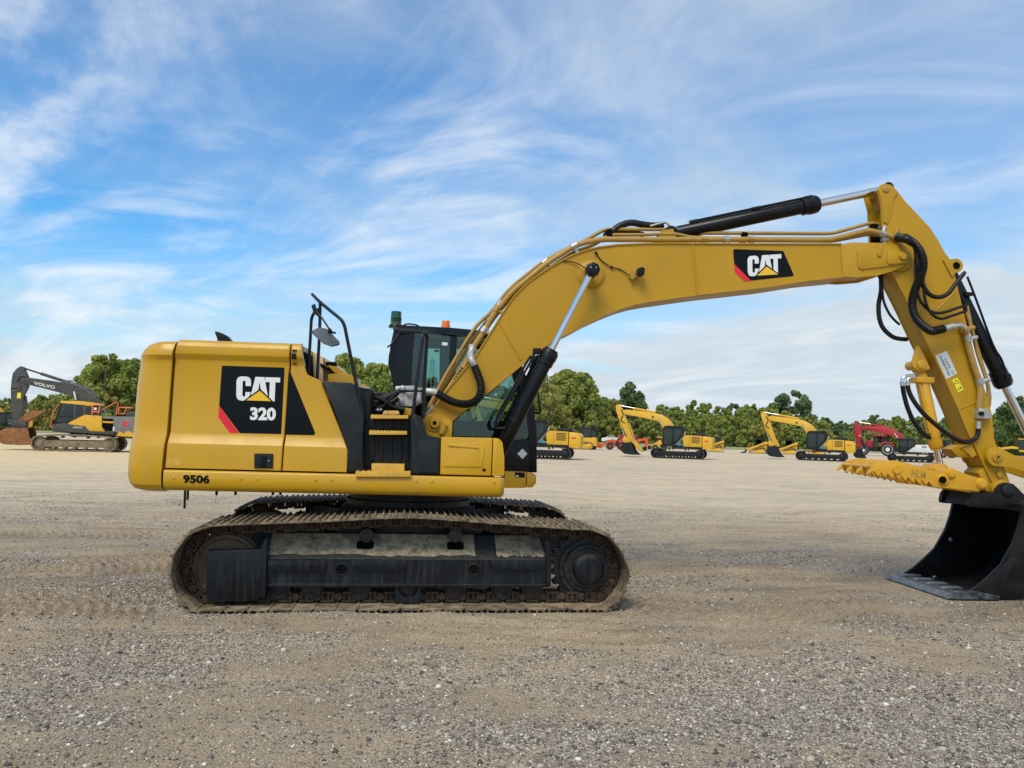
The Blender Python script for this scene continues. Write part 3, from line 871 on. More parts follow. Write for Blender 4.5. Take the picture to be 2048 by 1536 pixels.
for row, (dd, frac, step) in enumerate(((14, 1.0, 34), (4, 0.84, 38))):
    px = -330 + row * 17
    while px < 2360:
        q = px + rdt.uniform(-9, 9)
        if True:
            dep = tdepth(q) + dd + rdt.uniform(-2, 3)
            hz = 868 + (q - 1024) * 0.02766
            tp = sky_top(q)
            tp = hz - (hz - tp) * frac * rdt.uniform(0.95, 1.04)
            kd = rdt.choice(kinds['oak'])
            if q > 1640 or rdt.random() < 0.12: kd = rdt.choice(kinds['dark'] + kinds['oak'][:2])
            place_tree(kd, q, tp, dep, 'leafy green tree standing in the unbroken treeline', 'tree', GT, rdt.uniform(0.88, 1.12), rdt)
        px += step * tdepth(px) / 190 * (190 / tdepth(px)) ** 0.3
px = -330
while px < 2360:
    q = px + rdt.uniform(-8, 8)
    if True:
        dep = tdepth(q) - 3 + rdt.uniform(-3, 2)
        hz = 868 + (q - 1024) * 0.02766
        tp = hz - (hz - sky_top(q)) * rdt.uniform(0.42, 0.66)
        place_tree(rdt.choice(kinds['bush']), q, tp, dep, 'low leafy shrub at the foot of the treeline', 'shrub', GB, rdt.uniform(0.75, 1.05), rdt)
    px += 31
# ================================================================ the excavator in front
EX = empty('excavator', (0, YC, 0), SWING, 'large yellow excavator in front with 320 on its side and boom raised', 'excavator')
def under(o):
    """a part of the undercarriage: built square to the tracks, not to the swung house"""
    o.rotation_euler = (0, 0, -SWING)
    return o

# ---------------------------------------------------------------- tracks
YN = -1.585                       # near face of the near track
W_SHOE = 0.79
path_px = [(471, 1228), (410, 1225), (374, 1210.5), (344.5, 1172), (345.6, 1119), (366, 1081), (384, 1066), (418, 1053.5), (515, 1048.5), (645, 1044),
           (760, 1037.5), (830, 1036.5), (902, 1041), (1027, 1050.6), (1153, 1059.5), (1195, 1062.5), (1227, 1083), (1256, 1131), (1250, 1180), (1218, 1215), (1170, 1227)]
path = [T(a, b, YN + 0.02) for a, b in path_px]
path = [(x, max(z, 0.036) if (a > 460 and a < 1180 and b > 1200) else z) for (x, z), (a, b) in zip(path, path_px)]
# closed, smoothed, then cut into equal pitches
pp = [Vector((x, 0, z)) for x, z in path]
pp = smooth_path([pp[-1]] + pp + [pp[0], pp[1]], 8)[8:-8]
ln = [0.0]
for a, b in zip(pp, pp[1:]):
    ln.append(ln[-1] + (b - a).length)
NS = 49
def at_len(s):
    s = s % ln[-1]
    j = min(int(np.searchsorted(ln, s, side='right')) - 1, len(pp) - 2)
    t = (s - ln[j]) / max(1e-9, ln[j + 1] - ln[j])
    return pp[j].lerp(pp[j + 1], t)
pitch = ln[-1] / NS
# one shoe: profile along the chain (s) and outwards (n), swept over the shoe's width
sh = [(-0.5 * pitch - 0.004, -0.012), (-0.5 * pitch + 0.022, 0.0), (0.5 * pitch - 0.012, 0.0), (0.5 * pitch + 0.012, -0.010),
      (0.5 * pitch + 0.012, 0.000), (0.5 * pitch - 0.006, 0.012), (0.5 * pitch - 0.014, 0.036), (0.5 * pitch - 0.026, 0.036), (0.5 * pitch - 0.034, 0.012),
      (0.012, 0.012), (0.006, 0.034), (-0.006, 0.034), (-0.012, 0.012),
      (-0.5 * pitch + 0.050, 0.012), (-0.5 * pitch + 0.044, 0.034), (-0.5 * pitch + 0.032, 0.034), (-0.5 * pitch + 0.026, 0.012), (-0.5 * pitch - 0.004, -0.002)]
shoe_me = None
link_me = None
def make_track(y0, label):
    global shoe_me, link_me
    tr = under(empty('track', (0, 0, 0)))
    tr.parent = EX
    tr['label'] = label
    for i in range(NS):
        p0 = at_len((i - 0.5) * pitch); p1 = at_len((i + 0.5) * pitch)
        d = (p1 - p0).normalized()
        n = Vector((-d.z, 0, d.x))
        mid = (p0 + p1) / 2
        if n.dot(mid - Vector((0, 0, 0.45))) < 0:
            n = -n
        mtx = Matrix(((d.x, 0, n.x, mid.x), (0, 1, 0, y0), (d.z, 0, n.z, mid.z), (0, 0, 0, 1)))
        if shoe_me is None:
            bm = bmesh.new(); bm_plate(bm, sh, 0.0, W_SHOE)
            bmesh.ops.recalc_face_normals(bm, faces=bm.faces[:])
            shoe_me = bpy.data.meshes.new('track_shoe'); bm.to_mesh(shoe_me); bm.free()
            shoe_me.materials.append(M['shoe'])
            bm = bmesh.new()
            for yy in (0.28, 0.44):
                hp = pitch / 2
                bm_lathe(bm, (-hp, yy - 0.008, -0.062), (-hp, yy + 0.045, -0.062), [(0, 0.026), (0.006, 0.040), (0.053, 0.040)], 12)
                bm_box(bm, -hp + 0.034, hp - 0.036, yy, yy + 0.035, -0.110, -0.088)
                bm_box(bm, -hp + 0.030, hp - 0.034, yy, yy + 0.035, -0.030, -0.013)
                for xx, ww in ((-0.050, 0.018), (-0.006, 0.020), (0.046, 0.018)):
                    bm_box(bm, xx - ww / 2, xx + ww / 2, yy + 0.001, yy + 0.034, -0.089, -0.029)
                for xx in (-0.029, 0.020):
                    bm_lathe(bm, (xx, yy + 0.017, -0.075), (xx, yy + 0.017, -0.028), [(0, 0.009), (0.047, 0.009)], 6)
            bm_lathe(bm, (-pitch / 2, 0.27, -0.062), (-pitch / 2, 0.52, -0.062), [(0, 0.020), (0.25, 0.020)], 8)
            bmesh.ops.recalc_face_normals(bm, faces=bm.faces[:])
            link_me = bpy.data.meshes.new('chain_link'); bm.to_mesh(link_me); bm.free()
            link_me.materials.append(M['link'])
        for nm, me in (('track_shoe', shoe_me), ('chain_link', link_me)):
            o = bpy.data.objects.new(nm, me)
            C.objects.link(o); o.parent = tr
            o.matrix_local = mtx
    return tr
make_track(YN, 'near track with triple grouser shoes caked in dry mud')
make_track(-YN - W_SHOE, 'far track half hidden under the house')

def track_frame(sgn):
    """box frame, rollers, idler and sprocket of one side; sgn -1 near, 1 far (mirrored)"""
    yf = -1.40                      # outer face of the frame
    def Y(v): return v if sgn < 0 else -v
    def P(name, poly, a, b, m, bevel=0.0):
        return under(plate(name, poly, Y(a), Y(b), m, EX, bevel))
    fr = under(empty('track_frame', (0, 0, 0))); fr.parent = EX
    def S(o):                       # sub-part of the frame
        o.parent = fr; o.rotation_euler = (0, 0, 0); return o
    # side wall, sloped dusty top, lower flange
    x0, z0 = T(527, 1170, yf); x1, _ = T(1098, 1168, yf); _, z1 = T(800, 1119, yf)
    z0 = T(800, 1169, yf)[1]
    zt = z1 + 0.20
    sec = [(yf, z0), (yf, z1), (yf + 0.045, z1 + 0.022), (-1.10, zt), (-0.95, zt), (-0.95, z0)]
    V = [(x, Y(a), b) for x in (x0, x1) for a, b in sec]
    k = len(sec)
    F = [tuple(range(k)), tuple(range(2 * k - 1, k - 1, -1))] + [(i, i + k, (i + 1) % k + k, (i + 1) % k) for i in range(k)]
    bm = bmesh.new()
    vs = [bm.verts.new(q) for q in V]
    for f in F: bm.faces.new([vs[i] for i in f])
    S(from_bm('side_beam', bm, 'frame', EX))
    # the dirt lying on the sloped top
    eps = 0.004
    q = [(yf + 0.05, z1 + 0.026), (-1.10, zt + 0.003)]
    xm0, xm1 = T(948, 1100, -1.2)[0], T(990, 1100, -1.2)[0]
    for xa, xb in ((x0 + 0.02, xm0), (xm1, x1 - 0.02)):
        rnd = random.Random(int(xa * 100))
        n = 24
        bm = bmesh.new()
        lo_ = [bm.verts.new((xa + (xb - xa) * i / n, Y(q[0][0] + rnd.uniform(-0.012, 0.02)), q[0][1] + eps)) for i in range(n + 1)]
        mi_ = [bm.verts.new((xa + (xb - xa) * i / n, Y((q[0][0] + q[1][0]) / 2), (q[0][1] + q[1][1]) / 2 + 0.008 + rnd.uniform(0, 0.006))) for i in range(n + 1)]
        hi_ = [bm.verts.new((xa + (xb - xa) * i / n, Y(q[1][0]), q[1][1] + eps)) for i in range(n + 1)]
        # fit the lower row onto the slope
        for v_ in lo_:
            t = (abs(v_.co.y) - abs(q[0][0])) / (abs(q[1][0]) - abs(q[0][0]))
            v_.co.z = q[0][1] + t * (q[1][1] - q[0][1]) + eps
        for ra, rb in ((lo_, mi_), (mi_, hi_)):
            for i in range(n): bm.faces.new((ra[i], ra[i + 1], rb[i + 1], rb[i]))
        S(from_bm('dirt_layer', bm, 'frametop', EX, 60))
    # windows in the slope and in the wall
    for px in (730, 910.6):
        cx, cz = T(px, 1095.3, -1.245)
        hw, hh = 0.083, 0.052
        sl = (q[1][1] - q[0][1]) / (q[1][0] - q[0][0])
        poly = rounded([(-hw, -hh), (hw, -hh), (hw, hh), (-hw, hh)], 0.03)
        V = [(cx + a, Y(-1.245 + b * 0.9), (q[0][1] + (-1.245 + b * 0.9 - q[0][0]) * sl) + 0.016) for a, b in poly]
        S(finish('frame_window', V, [tuple(range(len(V)))], 'gap', EX))
    for px in (683, 947.7):
        cx, cz = T(px, 1139, yf)
        bm = bmesh.new()
        bm_lathe(bm, (cx, Y(yf - 0.004), cz), (cx, Y(yf + 0.03), cz), [(0, 0.050), (0.034, 0.050)], 14)
        S(from_bm('frame_hole', bm, 'gap', EX))
        bm = bmesh.new()
        bm_tube(bm, [(cx + 0.054 * cos(a * pi / 8), Y(yf - 0.003), cz + 0.054 * sin(a * pi / 8)) for a in range(17)], 0.006, 6)
        S(from_bm('hole_rim', bm, 'frame', EX))
    # footsteps
    for pa, pb in ((537, 653), (703, 813), (982, 1084)):
        xa, zz = T(pa, 1121, yf); xb = T(pb, 1121, yf)[0]
        prof = rounded([(xa, zz), (xb, zz), (xb - 0.01, zz - 0.075), (xa + 0.01, zz - 0.075)], 0.012)
        st = S(plate('footstep', prof, Y(yf - 0.045), Y(yf), 'frame', EX, 0.008))
        bm = bmesh.new()
        k = 12
        for i in range(k):
            x = xa + 0.03 + (xb - xa - 0.06) * (i + 0.5) / k
            bm_box(bm, x - 0.012, x + 0.012, Y(yf - 0.046), Y(yf - 0.020), zz, zz + 0.009)
        S(from_bm('step_teeth', bm, 'frame', EX))
    box_ = (x0, x1, Y(yf - 0.015), Y(yf + 0.1), z0 - 0.022, z0 + 0.006)
    S(box('lower_flange', *box_, 'frame', EX, 0.004))
    # guard box round the idler end
    g = Ts([(411.5, 1103), (527, 1100), (527.5, 1186), (512, 1202.5), (428, 1203), (412, 1196)], -1.43)
    S(plate('idler_guard', rounded(g, 0.012, 2), Y(-1.43), Y(-1.0), 'frame', EX, 0.010))
    e = Ts([(521, 1097), (531, 1078), (534, 1079), (531, 1196), (521, 1196)], -1.45)
    S(plate('guard_flange', e, Y(-1.455), Y(-1.02), 'frame', EX, 0.004))
    e = Ts([(1089, 1080), (1098, 1083), (1102, 1110), (1102, 1172), (1092, 1174), (1092, 1112)], -1.42)
    S(plate('end_flange', e, Y(-1.425), Y(-1.0), 'frame', EX, 0.004))
    # rollers
    for px in (557, 624, 719, 813, 912, 1004.6, 1065.6):
        cx, cz = T(px, 1180, -1.33)
        bm = bmesh.new()
        bm_lathe(bm, (cx, Y(-1.335), cz), (cx, Y(-1.05), cz), [(0, 0.045), (0.004, 0.052), (0.010, 0.085), (0.03, 0.088), (0.034, 0.105), (0.08, 0.105), (0.085, 0.085), (0.20, 0.085), (0.205, 0.105), (0.28, 0.105)], 20)
        for a in range(3):
            t = a * 2 * pi / 3 + px
            bm_lathe(bm, (cx + 0.03 * cos(t), Y(-1.342), cz + 0.03 * sin(t)), (cx + 0.03 * cos(t), Y(-1.33), cz + 0.03 * sin(t)), [(0, 0.011), (0.012, 0.011)], 6)
        S(from_bm('track_roller', bm, 'roller', EX, 40))
    for px in (733, 911):
        cx, cz = T(px, 1071, -1.28)
        S(lathe('carrier_roller', (cx, Y(-1.30), cz), (cx, Y(-1.08), cz), [(0, 0.045), (0.006, 0.068), (0.03, 0.072), (0.22, 0.072)], 'roller', EX))
        bm = bmesh.new(); bm_box(bm, cx - 0.045, cx + 0.045, Y(-1.1), Y(-1.0), zt - 0.01, cz)
        S(from_bm('roller_bracket', bm, 'frame', EX))
    # chain guide guard in the middle
    cx, _ = T(816, 1190, -1.36)
    zt_, zb_ = T(816, 1174, -1.36)[1], T(816, 1211, -1.36)[1]
    poly = [(cx - 0.125, zt_)] + [(cx - 0.095 + 0.0, zt_)] + [(cx + 0.095 * cos(a), zt_ - 0.02 + 0.085 * sin(a)) for a in np.linspace(pi, 2 * pi, 9)] + [(cx + 0.095, zt_), (cx + 0.125, zt_), (cx + 0.13, zb_ + 0.03), (cx + 0.06, zb_), (cx - 0.06, zb_), (cx - 0.13, zb_ + 0.03)]
    S(plate('chain_guard', poly, Y(-1.37), Y(-1.345), 'frame', EX, 0.004))
    # idler wheel
    cx, cz = T(451, 1137, -1.30)
    ri = 0.335
    S(lathe('idler_wheel', (cx, Y(-1.275), cz), (cx, Y(-1.105), cz), [(0, 0.10), (0.002, 0.20), (0.012, 0.205), (0.016, 0.27), (0.0, 0.285), (0.006, ri - 0.02), (0.05, ri - 0.018), (0.051, ri), (0.12, ri), (0.121, ri - 0.018), (0.17, ri - 0.03)], 'idler', EX, 40))
    # sprocket with final drive
    cx, cz = T(1173, 1135, -1.27)
    teeth = []
    nt_ = 21
    for i in range(nt_):
        a = 2 * pi * i / nt_
        for da, r in ((-0.10, 0.315), (-0.045, 0.372), (0.045, 0.372), (0.10, 0.315)):
            teeth.append((cx + r * cos(a + da), cz + r * sin(a + da)))
    S(plate('sprocket', teeth, Y(-1.245), Y(-1.145), 'roller', EX, 0.01))
    bm = bmesh.new()
    bm_lathe(bm, (cx, Y(-1.335), cz), (cx, Y(-1.12), cz), [(0, 0.195), (0.012, 0.205), (0.016, 0.236), (0.05, 0.242), (0.052, 0.285), (0.085, 0.285)], 40)
    for i in range(20):
        a = 2 * pi * i / 20
        bm_lathe(bm, (cx + 0.264 * cos(a), Y(-1.298), cz + 0.264 * sin(a)), (cx + 0.264 * cos(a), Y(-1.27), cz + 0.264 * sin(a)), [(0, 0.0125), (0.028, 0.0125)], 6)
        a += 0.15
        bm_lathe(bm, (cx + 0.220 * cos(a), Y(-1.332), cz + 0.220 * sin(a)), (cx + 0.220 * cos(a), Y(-1.30), cz + 0.220 * sin(a)), [(0, 0.0095), (0.032, 0.0095)], 6)
    S(from_bm('final_drive', bm, 'roller', EX, 40))
    S(lathe('drive_cap', (cx, Y(-1.415), cz), (cx, Y(-1.33), cz), [(0, 0.085), (0.002, 0.125), (0.018, 0.152), (0.036, 0.160), (0.085, 0.163)], 'frame', EX, 36))
    for a in (-0.6, -2.5, 1.1):
        S(cyl('drain_plug', (cx + 0.10 * cos(a), Y(-1.428), cz + 0.10 * sin(a)), (cx + 0.10 * cos(a), Y(-1.405), cz + 0.10 * sin(a)), 0.016, 'frame', EX, 8))
    return fr
track_frame(-1)
track_frame(1)
# X frame and swing bearing
under(box('car_body', -0.75, 0.75, -0.98, 0.98, 0.50, 0.86, 'frame', EX, 0.03))
for sx in (-1, 1):
    for sy in (-1, 1):
        V = []
        bm = bmesh.new()
        a = [(0.35 * sx, 0.45 * sy), (0.62 * sx, 0.30 * sy), (1.25 * sx, 1.0 * sy), (0.85 * sx, 1.0 * sy)]
        vs = [bm.verts.new((x, y, z)) for z in (0.50, 0.78) for x, y in a]
        for f in ((0, 1, 2, 3), (7, 6, 5, 4), (0, 1, 5, 4), (1, 2, 6, 5), (2, 3, 7, 6), (3, 0, 4, 7)):
            bm.faces.new([vs[i] for i in f])
        under(from_bm('cross_leg', bm, 'frame', EX))
lathe('swing_bearing', (0, 0, 0.84), (0, 0, 1.09), [(0, 0.62), (0.05, 0.64), (0.06, 0.70), (0.12, 0.70), (0.13, 0.66), (0.25, 0.66)], 'roller', EX, 48)

# ---------------------------------------------------------------- house
YB = -1.35                         # near side of the house
zr = lambda py: U(450, py, YB)[1]
ZBOT = zr(985.5)
PROF = [(zr(938.8), 0.030), (zr(897), 0.034), (zr(889), 0.040), (zr(872), 0.078), (zr(866), 0.085), (zr(726), 0.088), (zr(720), 0.082), (zr(709), 0.052), (zr(704), 0.048), (zr(693), 0.052), (zr(686), 0.064), (zr(681.5), 0.092), (zr(679.5), 0.135)]
def xat(poly, z):
    zs = [p[1] for p in poly]
    return float(np.interp(-z, [-q for q in zs], [p[0] for p in poly]))
def panel(name, left, right, rows, m, turn=0.05, back=0.0, sub=5):
    """a pressed side panel: left and right edges in pixels, rows of (z, inset)"""
    l = Us(left, YB); r = Us(right, YB)
    bm = bmesh.new()
    g = []
    for z, ins in rows:
        a, b = xat(l, z), xat(r, z)
        row = [bm.verts.new((a, YB + ins + turn, z)), bm.verts.new((a, YB + ins + 0.006, z))]
        e = min(0.008, (b - a) * 0.1)
        for i in range(sub + 1):
            row.append(bm.verts.new((a + e + (b - a - 2 * e) * i / sub, YB + ins, z)))
        row += [bm.verts.new((b, YB + ins + 0.006, z)), bm.verts.new((b, YB + ins + turn, z))]
        g.append(row)
    if back:
        g.append([bm.verts.new((v_.co.x, v_.co.y + back, v_.co.z + 0.001)) for v_ in g[-1]])
    g.insert(0, [bm.verts.new((v_.co.x, v_.co.y + turn, v_.co.z)) for v_ in g[0]])
    for a, b in zip(g, g[1:]):
        for i in range(len(a) - 1):
            bm.faces.new((a[i], a[i + 1], b[i + 1], b[i]))
    return from_bm(name, bm, m, EX, 14)
gapL = [(348, 677), (345, 692), (340, 716), (337, 758), (333, 815), (330, 863), (325.4, 908), (321, 965), (322, 985)]
gapL2 = [(a + 4.0, b) for a, b in gapL]
gapM = [(578.0, 683), (575.6, 728), (565, 868.5), (560.3, 943)]
gapM2 = [(a + 3.2, b) for a, b in gapM]
frontR = [(599.5, 683), (601, 694), (604, 716), (607, 737), (611, 748), (619, 755), (638, 760), (643, 766.6), (656, 808.6), (671, 844.5), (689, 886.5), (694.7, 901.4), (692.5, 943)]
# dark box behind the panels (what shows in the gaps)
gx0, gx1 = U(318, 900, YB)[0], U(640, 900, YB)[0]
ztop = PROF[-1][0]
plate('engine_bay', [(U(350, 760, YB)[0] - 0.10, ZBOT + 0.05), (gx1 + 0.2, ZBOT + 0.05), (gx1 + 0.2, ZBOT + 0.55), (gx1 - 0.22, zr(755)), (gx1 - 0.25, ztop - 0.06), (U(350, 700, YB)[0] - 0.03, ztop - 0.06)], YB + 0.14, 1.20, 'gap', EX)
dp = panel('side_door', gapL2, gapM, PROF, 'yellow', back=0.9)
# front quarter panel: steps in where the ledge is
fp_rows = [(z, i) for z, i in PROF]
zl = [U(620, q, YB)[1] for q in (760, 748, 738)]
rows = [r for r in fp_rows if r[0] < zl[0] - 0.02] + [(zl[0], 0.086), (zl[1], 0.086), (zl[2], 0.086)] + [r for r in fp_rows if r[0] > zl[2] + 0.02]
fp = panel('front_panel', gapM2, frontR, rows, 'yellow', back=0.0)
# hood top and far side
xh0, xh1 = U(350, 690, YB)[0], U(598, 690, YB)[0]
box('hood_top', xh0 + 0.01, xh1, YB + 0.95, 1.25, ztop - 0.25, ztop - 0.002, 'yellow', EX, 0.02)
box('hood_rear_strip', xh0 + 0.6, xh1 - 0.005, YB + 0.16, YB + 0.96, ztop - 0.25, ztop - 0.012, 'yellow', EX)
box('far_side_panel', xh0 - 0.12, xh1 + 0.4, 1.24, 1.34, ZBOT + 0.25, ztop - 0.25, 'yellow', EX, 0.02)

# counterweight: rounded plan, swept up the height with the same creases
zc = lambda py: U(300, py, YB)[1]
sil = [(983.5, 287, 0.10), (979.5, 275, 0.05), (970, 267.5, 0.015), (955, 264, 0.0), (920, 265.5, 0.0), (897, 268.7, 0.006), (888, 269.8, 0.010), (870, 271.5, 0.046), (845, 273.5, 0.055), (770, 279.5, 0.060), (726, 286, 0.062), (718, 287.3, 0.056), (708, 289.6, 0.028), (697, 295.5, 0.034), (686, 306, 0.060), (680, 320, 0.10), (678, 331, 0.15)]
bm = bmesh.new()
rings = []
lg = Us(gapL, YB)
for py, px, ins in sil:
    z = zc(py)
    xg = xat(lg, z) + 0.0
    xs = U(px, py, YB + 0.55)[0]
    w_ = 1.35 - ins
    a = max(0.05, (xg - xs)) * 1.015
    ring = []
    for k in range(65):
        t = -pi / 2 + pi * k / 64
        cx_ = abs(cos(t)) ** (2 / 3.2); sy_ = (abs(sin(t)) ** (2 / 4.0)) * (1 if t > 0 else -1)
        ring.append(bm.verts.new((xg - a * cx_, w_ * sy_, z)))
    rings.append(ring)
for a, b in zip(rings, rings[1:]):
    for i in range(64):
        bm.faces.new((a[i], a[i + 1], b[i + 1], b[i]))
bm.faces.new(rings[-1]); bm.faces.new(rings[0][::-1])
bm.faces.new([r[0] for r in rings] + [r[-1] for r in rings[::-1]])
from_bm('counterweight', bm, 'yellow', EX, 20)
# reflector wrapped on the rear corner
q = Us([(265.8, 921), (277.5, 924), (267.5, 942)], YB + 0.30)
plate('rear_reflector', q, YB + 0.235, YB + 0.26, 'red', EX)

# lower skirt of the house: a long bulged beam
def beam(name, px0, px1, m, endround):
    x0 = U(px0, 960, YB)[0]; x1 = U(px1, 960, YB)[0]
    zt_, zb_ = U(660, 947.2, YB)[1], U(660, 989.2, YB)[1]
    h = zt_ - zb_
    prof = [(0.16, zb_ + 0.0), (0.07, zb_ + 0.003), (0.028, zb_ + 0.02), (0.008, zb_ + 0.05), (0.0, zb_ + 0.5 * h), (0.002, zt_ - 0.018), (0.010, zt_ - 0.006), (0.03, zt_), (0.12, zt_)]
    bm = bmesh.new()
    R_ = []
    n = 12
    xs = [x0 + (x1 - endround - x0) * i / n for i in range(n + 1)]
    for x in xs:
        R_.append([bm.verts.new((x, YB + a, b)) for a, b in prof])
    zm = (zt_ + zb_) / 2
    for k in range(1, 7):
        t = k / 6 * pi / 2
        x = x1 - endround + endround * sin(t)
        sh_ = 1 - cos(t)
        R_.append([bm.verts.new((x, YB + a + 0.10 * sh_, b + (0.045 * sh_ if b < zm - 0.02 else (-0.012 * sh_ if b > zt_ - 0.01 else 0)))) for a, b in prof])
    for a, b in zip(R_, R_[1:]):
        for i in range(len(prof) - 1):
            bm.faces.new((a[i], a[i + 1], b[i + 1], b[i]))
    return from_bm(name, bm, m, EX, 50), x0, x1, zt_, zb_
sk, sx0, sx1, szt, szb = beam('side_skirt', 326, 1010.5, 'yellow', 0.06)
box('main_frame', sx0 - 0.02, sx1 - 0.07, YB + 0.10, 1.30, szb + 0.004, szt - 0.03, 'gap', EX)
for px in (347, 481, 515, 631.5, 664, 833, 864, 988.5):
    x, z = U(px, 947 + (px - 347) * 0.0133 + 9, YB)
    lathe('skirt_bolt', (x, YB - 0.006, z), (x, YB + 0.01, z), [(0, 0.008), (0.004, 0.016), (0.016, 0.017)], 'yellow', EX, 12)
for px, l in ((370, 1017), (376, 999)):
    a = U(px, 983, YB + 0.25); b = U(px - 1, l, YB + 0.25)
    cyl('drain_hose', (a[0], YB + 0.25, a[1] + 0.05), (b[0], YB + 0.25, b[1]), 0.012, 'rubber', EX, 8)
for px in (432, 470, 545, 560):
    a = U(px, 986, YB + 0.12)
    cyl('frame_stud', (a[0], YB + 0.14, a[1] + 0.03), (a[0], YB + 0.14, a[1] - 0.022), 0.013, 'gap', EX, 8)

# decals on the door
YD = YB + 0.088
pad = -0.0045
def decal(name, px, y, m, thick=0.0015, r=0.0):
    p_ = Us(px, y)
    return plate(name, rounded(p_, r, 3) if r else p_, y, y + thick, m, EX)
def lerp2(q, a, b):
    """bilinear point in a pixel quad q = TL, TR, BR, BL"""
    x = (1 - b) * ((1 - a) * q[3][0] + a * q[2][0]) + b * ((1 - a) * q[0][0] + a * q[1][0])
    y = (1 - b) * ((1 - a) * q[3][1] + a * q[2][1]) + b * ((1 - a) * q[0][1] + a * q[1][1])
    return (x, y)
LC = [(0, .20), (0, .80), (.05, .90), (.15, .97), (.30, 1), (.70, 1), (.86, .97), (.96, .90), (1, .80), (1, .61), (.63, .61), (.63, .77), (.58, .83), (.48, .83), (.42, .77), (.42, .23), (.48, .17), (.58, .17), (.63, .22), (.63, .36), (1, .36), (.93, .22), (.78, .08), (.62, 0), (.30, 0), (.15, .03), (.05, .10)]
LA = [(0, 0), (.27, 1), (.73, 1), (1, 0), (.66, 0), (.62, .20), (.38, .20), (.34, 0)]
LAhole = [(.43, .40), (.57, .40), (.50, .80)]
LT = [(0, 1), (1, 1), (1, .80), (.69, .80), (.69, 0), (.31, 0), (.31, .80), (0, .80)]
def cat_mark(quad, tri, y, parent_name):
    """the three white letters with the triangle cut into the middle one"""
    def put(nm, poly, x0, x1, m, dy):
        pts = [lerp2(quad, x0 + a * (x1 - x0), b) for a, b in poly]
        return plate(nm, Us(pts, y), y - dy, y - dy + 0.001, m, EX)
    put('letter', LC, 0.00, 0.335, 'white', 0.001)
    put('letter', LA, 0.31, 0.76, 'white', 0.001)
    put('letter_hole', LAhole, 0.31, 0.76, 'decal', 0.0016)
    put('letter', LT, 0.66, 1.00, 'white', 0.0012)
    cx_ = sum(t[0] for t in tri) / 3; cy_ = sum(t[1] for t in tri) / 3
    big = [(cx_ + (a - cx_) * 1.22, cy_ + (b - cy_) * 1.30 - 0.5) for a, b in tri]
    plate('triangle_edge', Us(big, y), y - 0.0030, y - 0.0012, 'decal', EX)
    plate('triangle_mark', Us(tri, y), y - 0.0042, y - 0.0030, 'triyellow', EX)
yd = YD - 0.004
decal('door_decal', [(443.7, 731.3), (569.0, 735.2), (562.5, 868.3), (479.5, 866.4), (438.3, 811)], yd, 'decal', 0.003, 0.012)
decal('decal_stripe', [(438.0, 811.5), (478.5, 866.6), (459.5, 866.0), (436.8, 835)], yd - 0.0005, 'red', 0.003)
k1 = lambda x, y: (240 + x / 3.338, 560 + y / 3.339)
cat_mark([k1(778, 643), k1(1070, 652), k1(1062, 812), k1(776, 804)], [k1(934, 740), k1(1010, 809), k1(842, 804)], yd - 0.001, 'door')
text('model_number', '320', U(*k1(868, 936), yd), U(*k1(1040, 939), yd), U(*k1(870, 849), yd), yd - 0.002, 'white', EX, bold=0.045)
decal('rear_window_panel', [(577.8, 737.0), (630.3, 865.3), (629.3, 870.4), (569.6, 869.5)], yd, 'decal', 0.003, 0.014)
text('fleet_number', '9506', U(366, 966.0, YB), U(419.2, 967.0, YB), U(366.3, 949, YB), YB - 0.0035, 'decal', EX, bold=0.045)
decal('old_label', [k1(312, 1190), k1(412, 1193), k1(411, 1238), k1(311, 1235)], YB + 0.029, 'tread')
# latch
lp = Us([k1(898, 1158), k1(1023, 1160), k1(1021, 1258), k1(897, 1256)], YB + 0.03)
la = plate('door_latch', rounded(lp, 0.006, 2), YB + 0.018, YB + 0.045, 'plastic', EX, 0.003)
lp = Us([k1(942, 1170), k1(975, 1170), k1(973, 1250), k1(940, 1250)], YB + 0.02)
plate('latch_handle', rounded(lp, 0.005, 2), YB + 0.006, YB + 0.02, 'black', EX, 0.003)
x, z = U(*k1(993, 1207), YB + 0.02)
cyl('latch_key', (x, YB + 0.012, z), (x, YB + 0.02, z), 0.007, 'silver', EX, 10)
# vent slots and marker on the front panel's head
for yy in (464, 471, 478, 546, 554, 562):
    decal('vent_slot', [k1(1151, yy), k1(1180, yy + 1), k1(1179, yy + 4.5), k1(1150, yy + 3.5)], YB + 0.046 + (0.035 if yy > 500 else 0), 'gap', 0.006)
lp = Us([k1(1147, 490), k1(1176, 491), k1(1175, 530), k1(1146, 529)], YB + 0.05)
plate('side_camera', rounded(lp, 0.006, 2), YB + 0.030, YB + 0.09, 'black', EX, 0.004)

# exhaust tip
Ye = 0.55
plate('exhaust_stack', rounded(Us([k1(624, 335), k1(670, 350), k1(712, 372), k1(737, 402), k1(737, 440), k1(655, 440), k1(648, 392)], Ye), 0.02, 2), Ye, Ye + 0.13, 'black', EX, 0.035, 3, True)

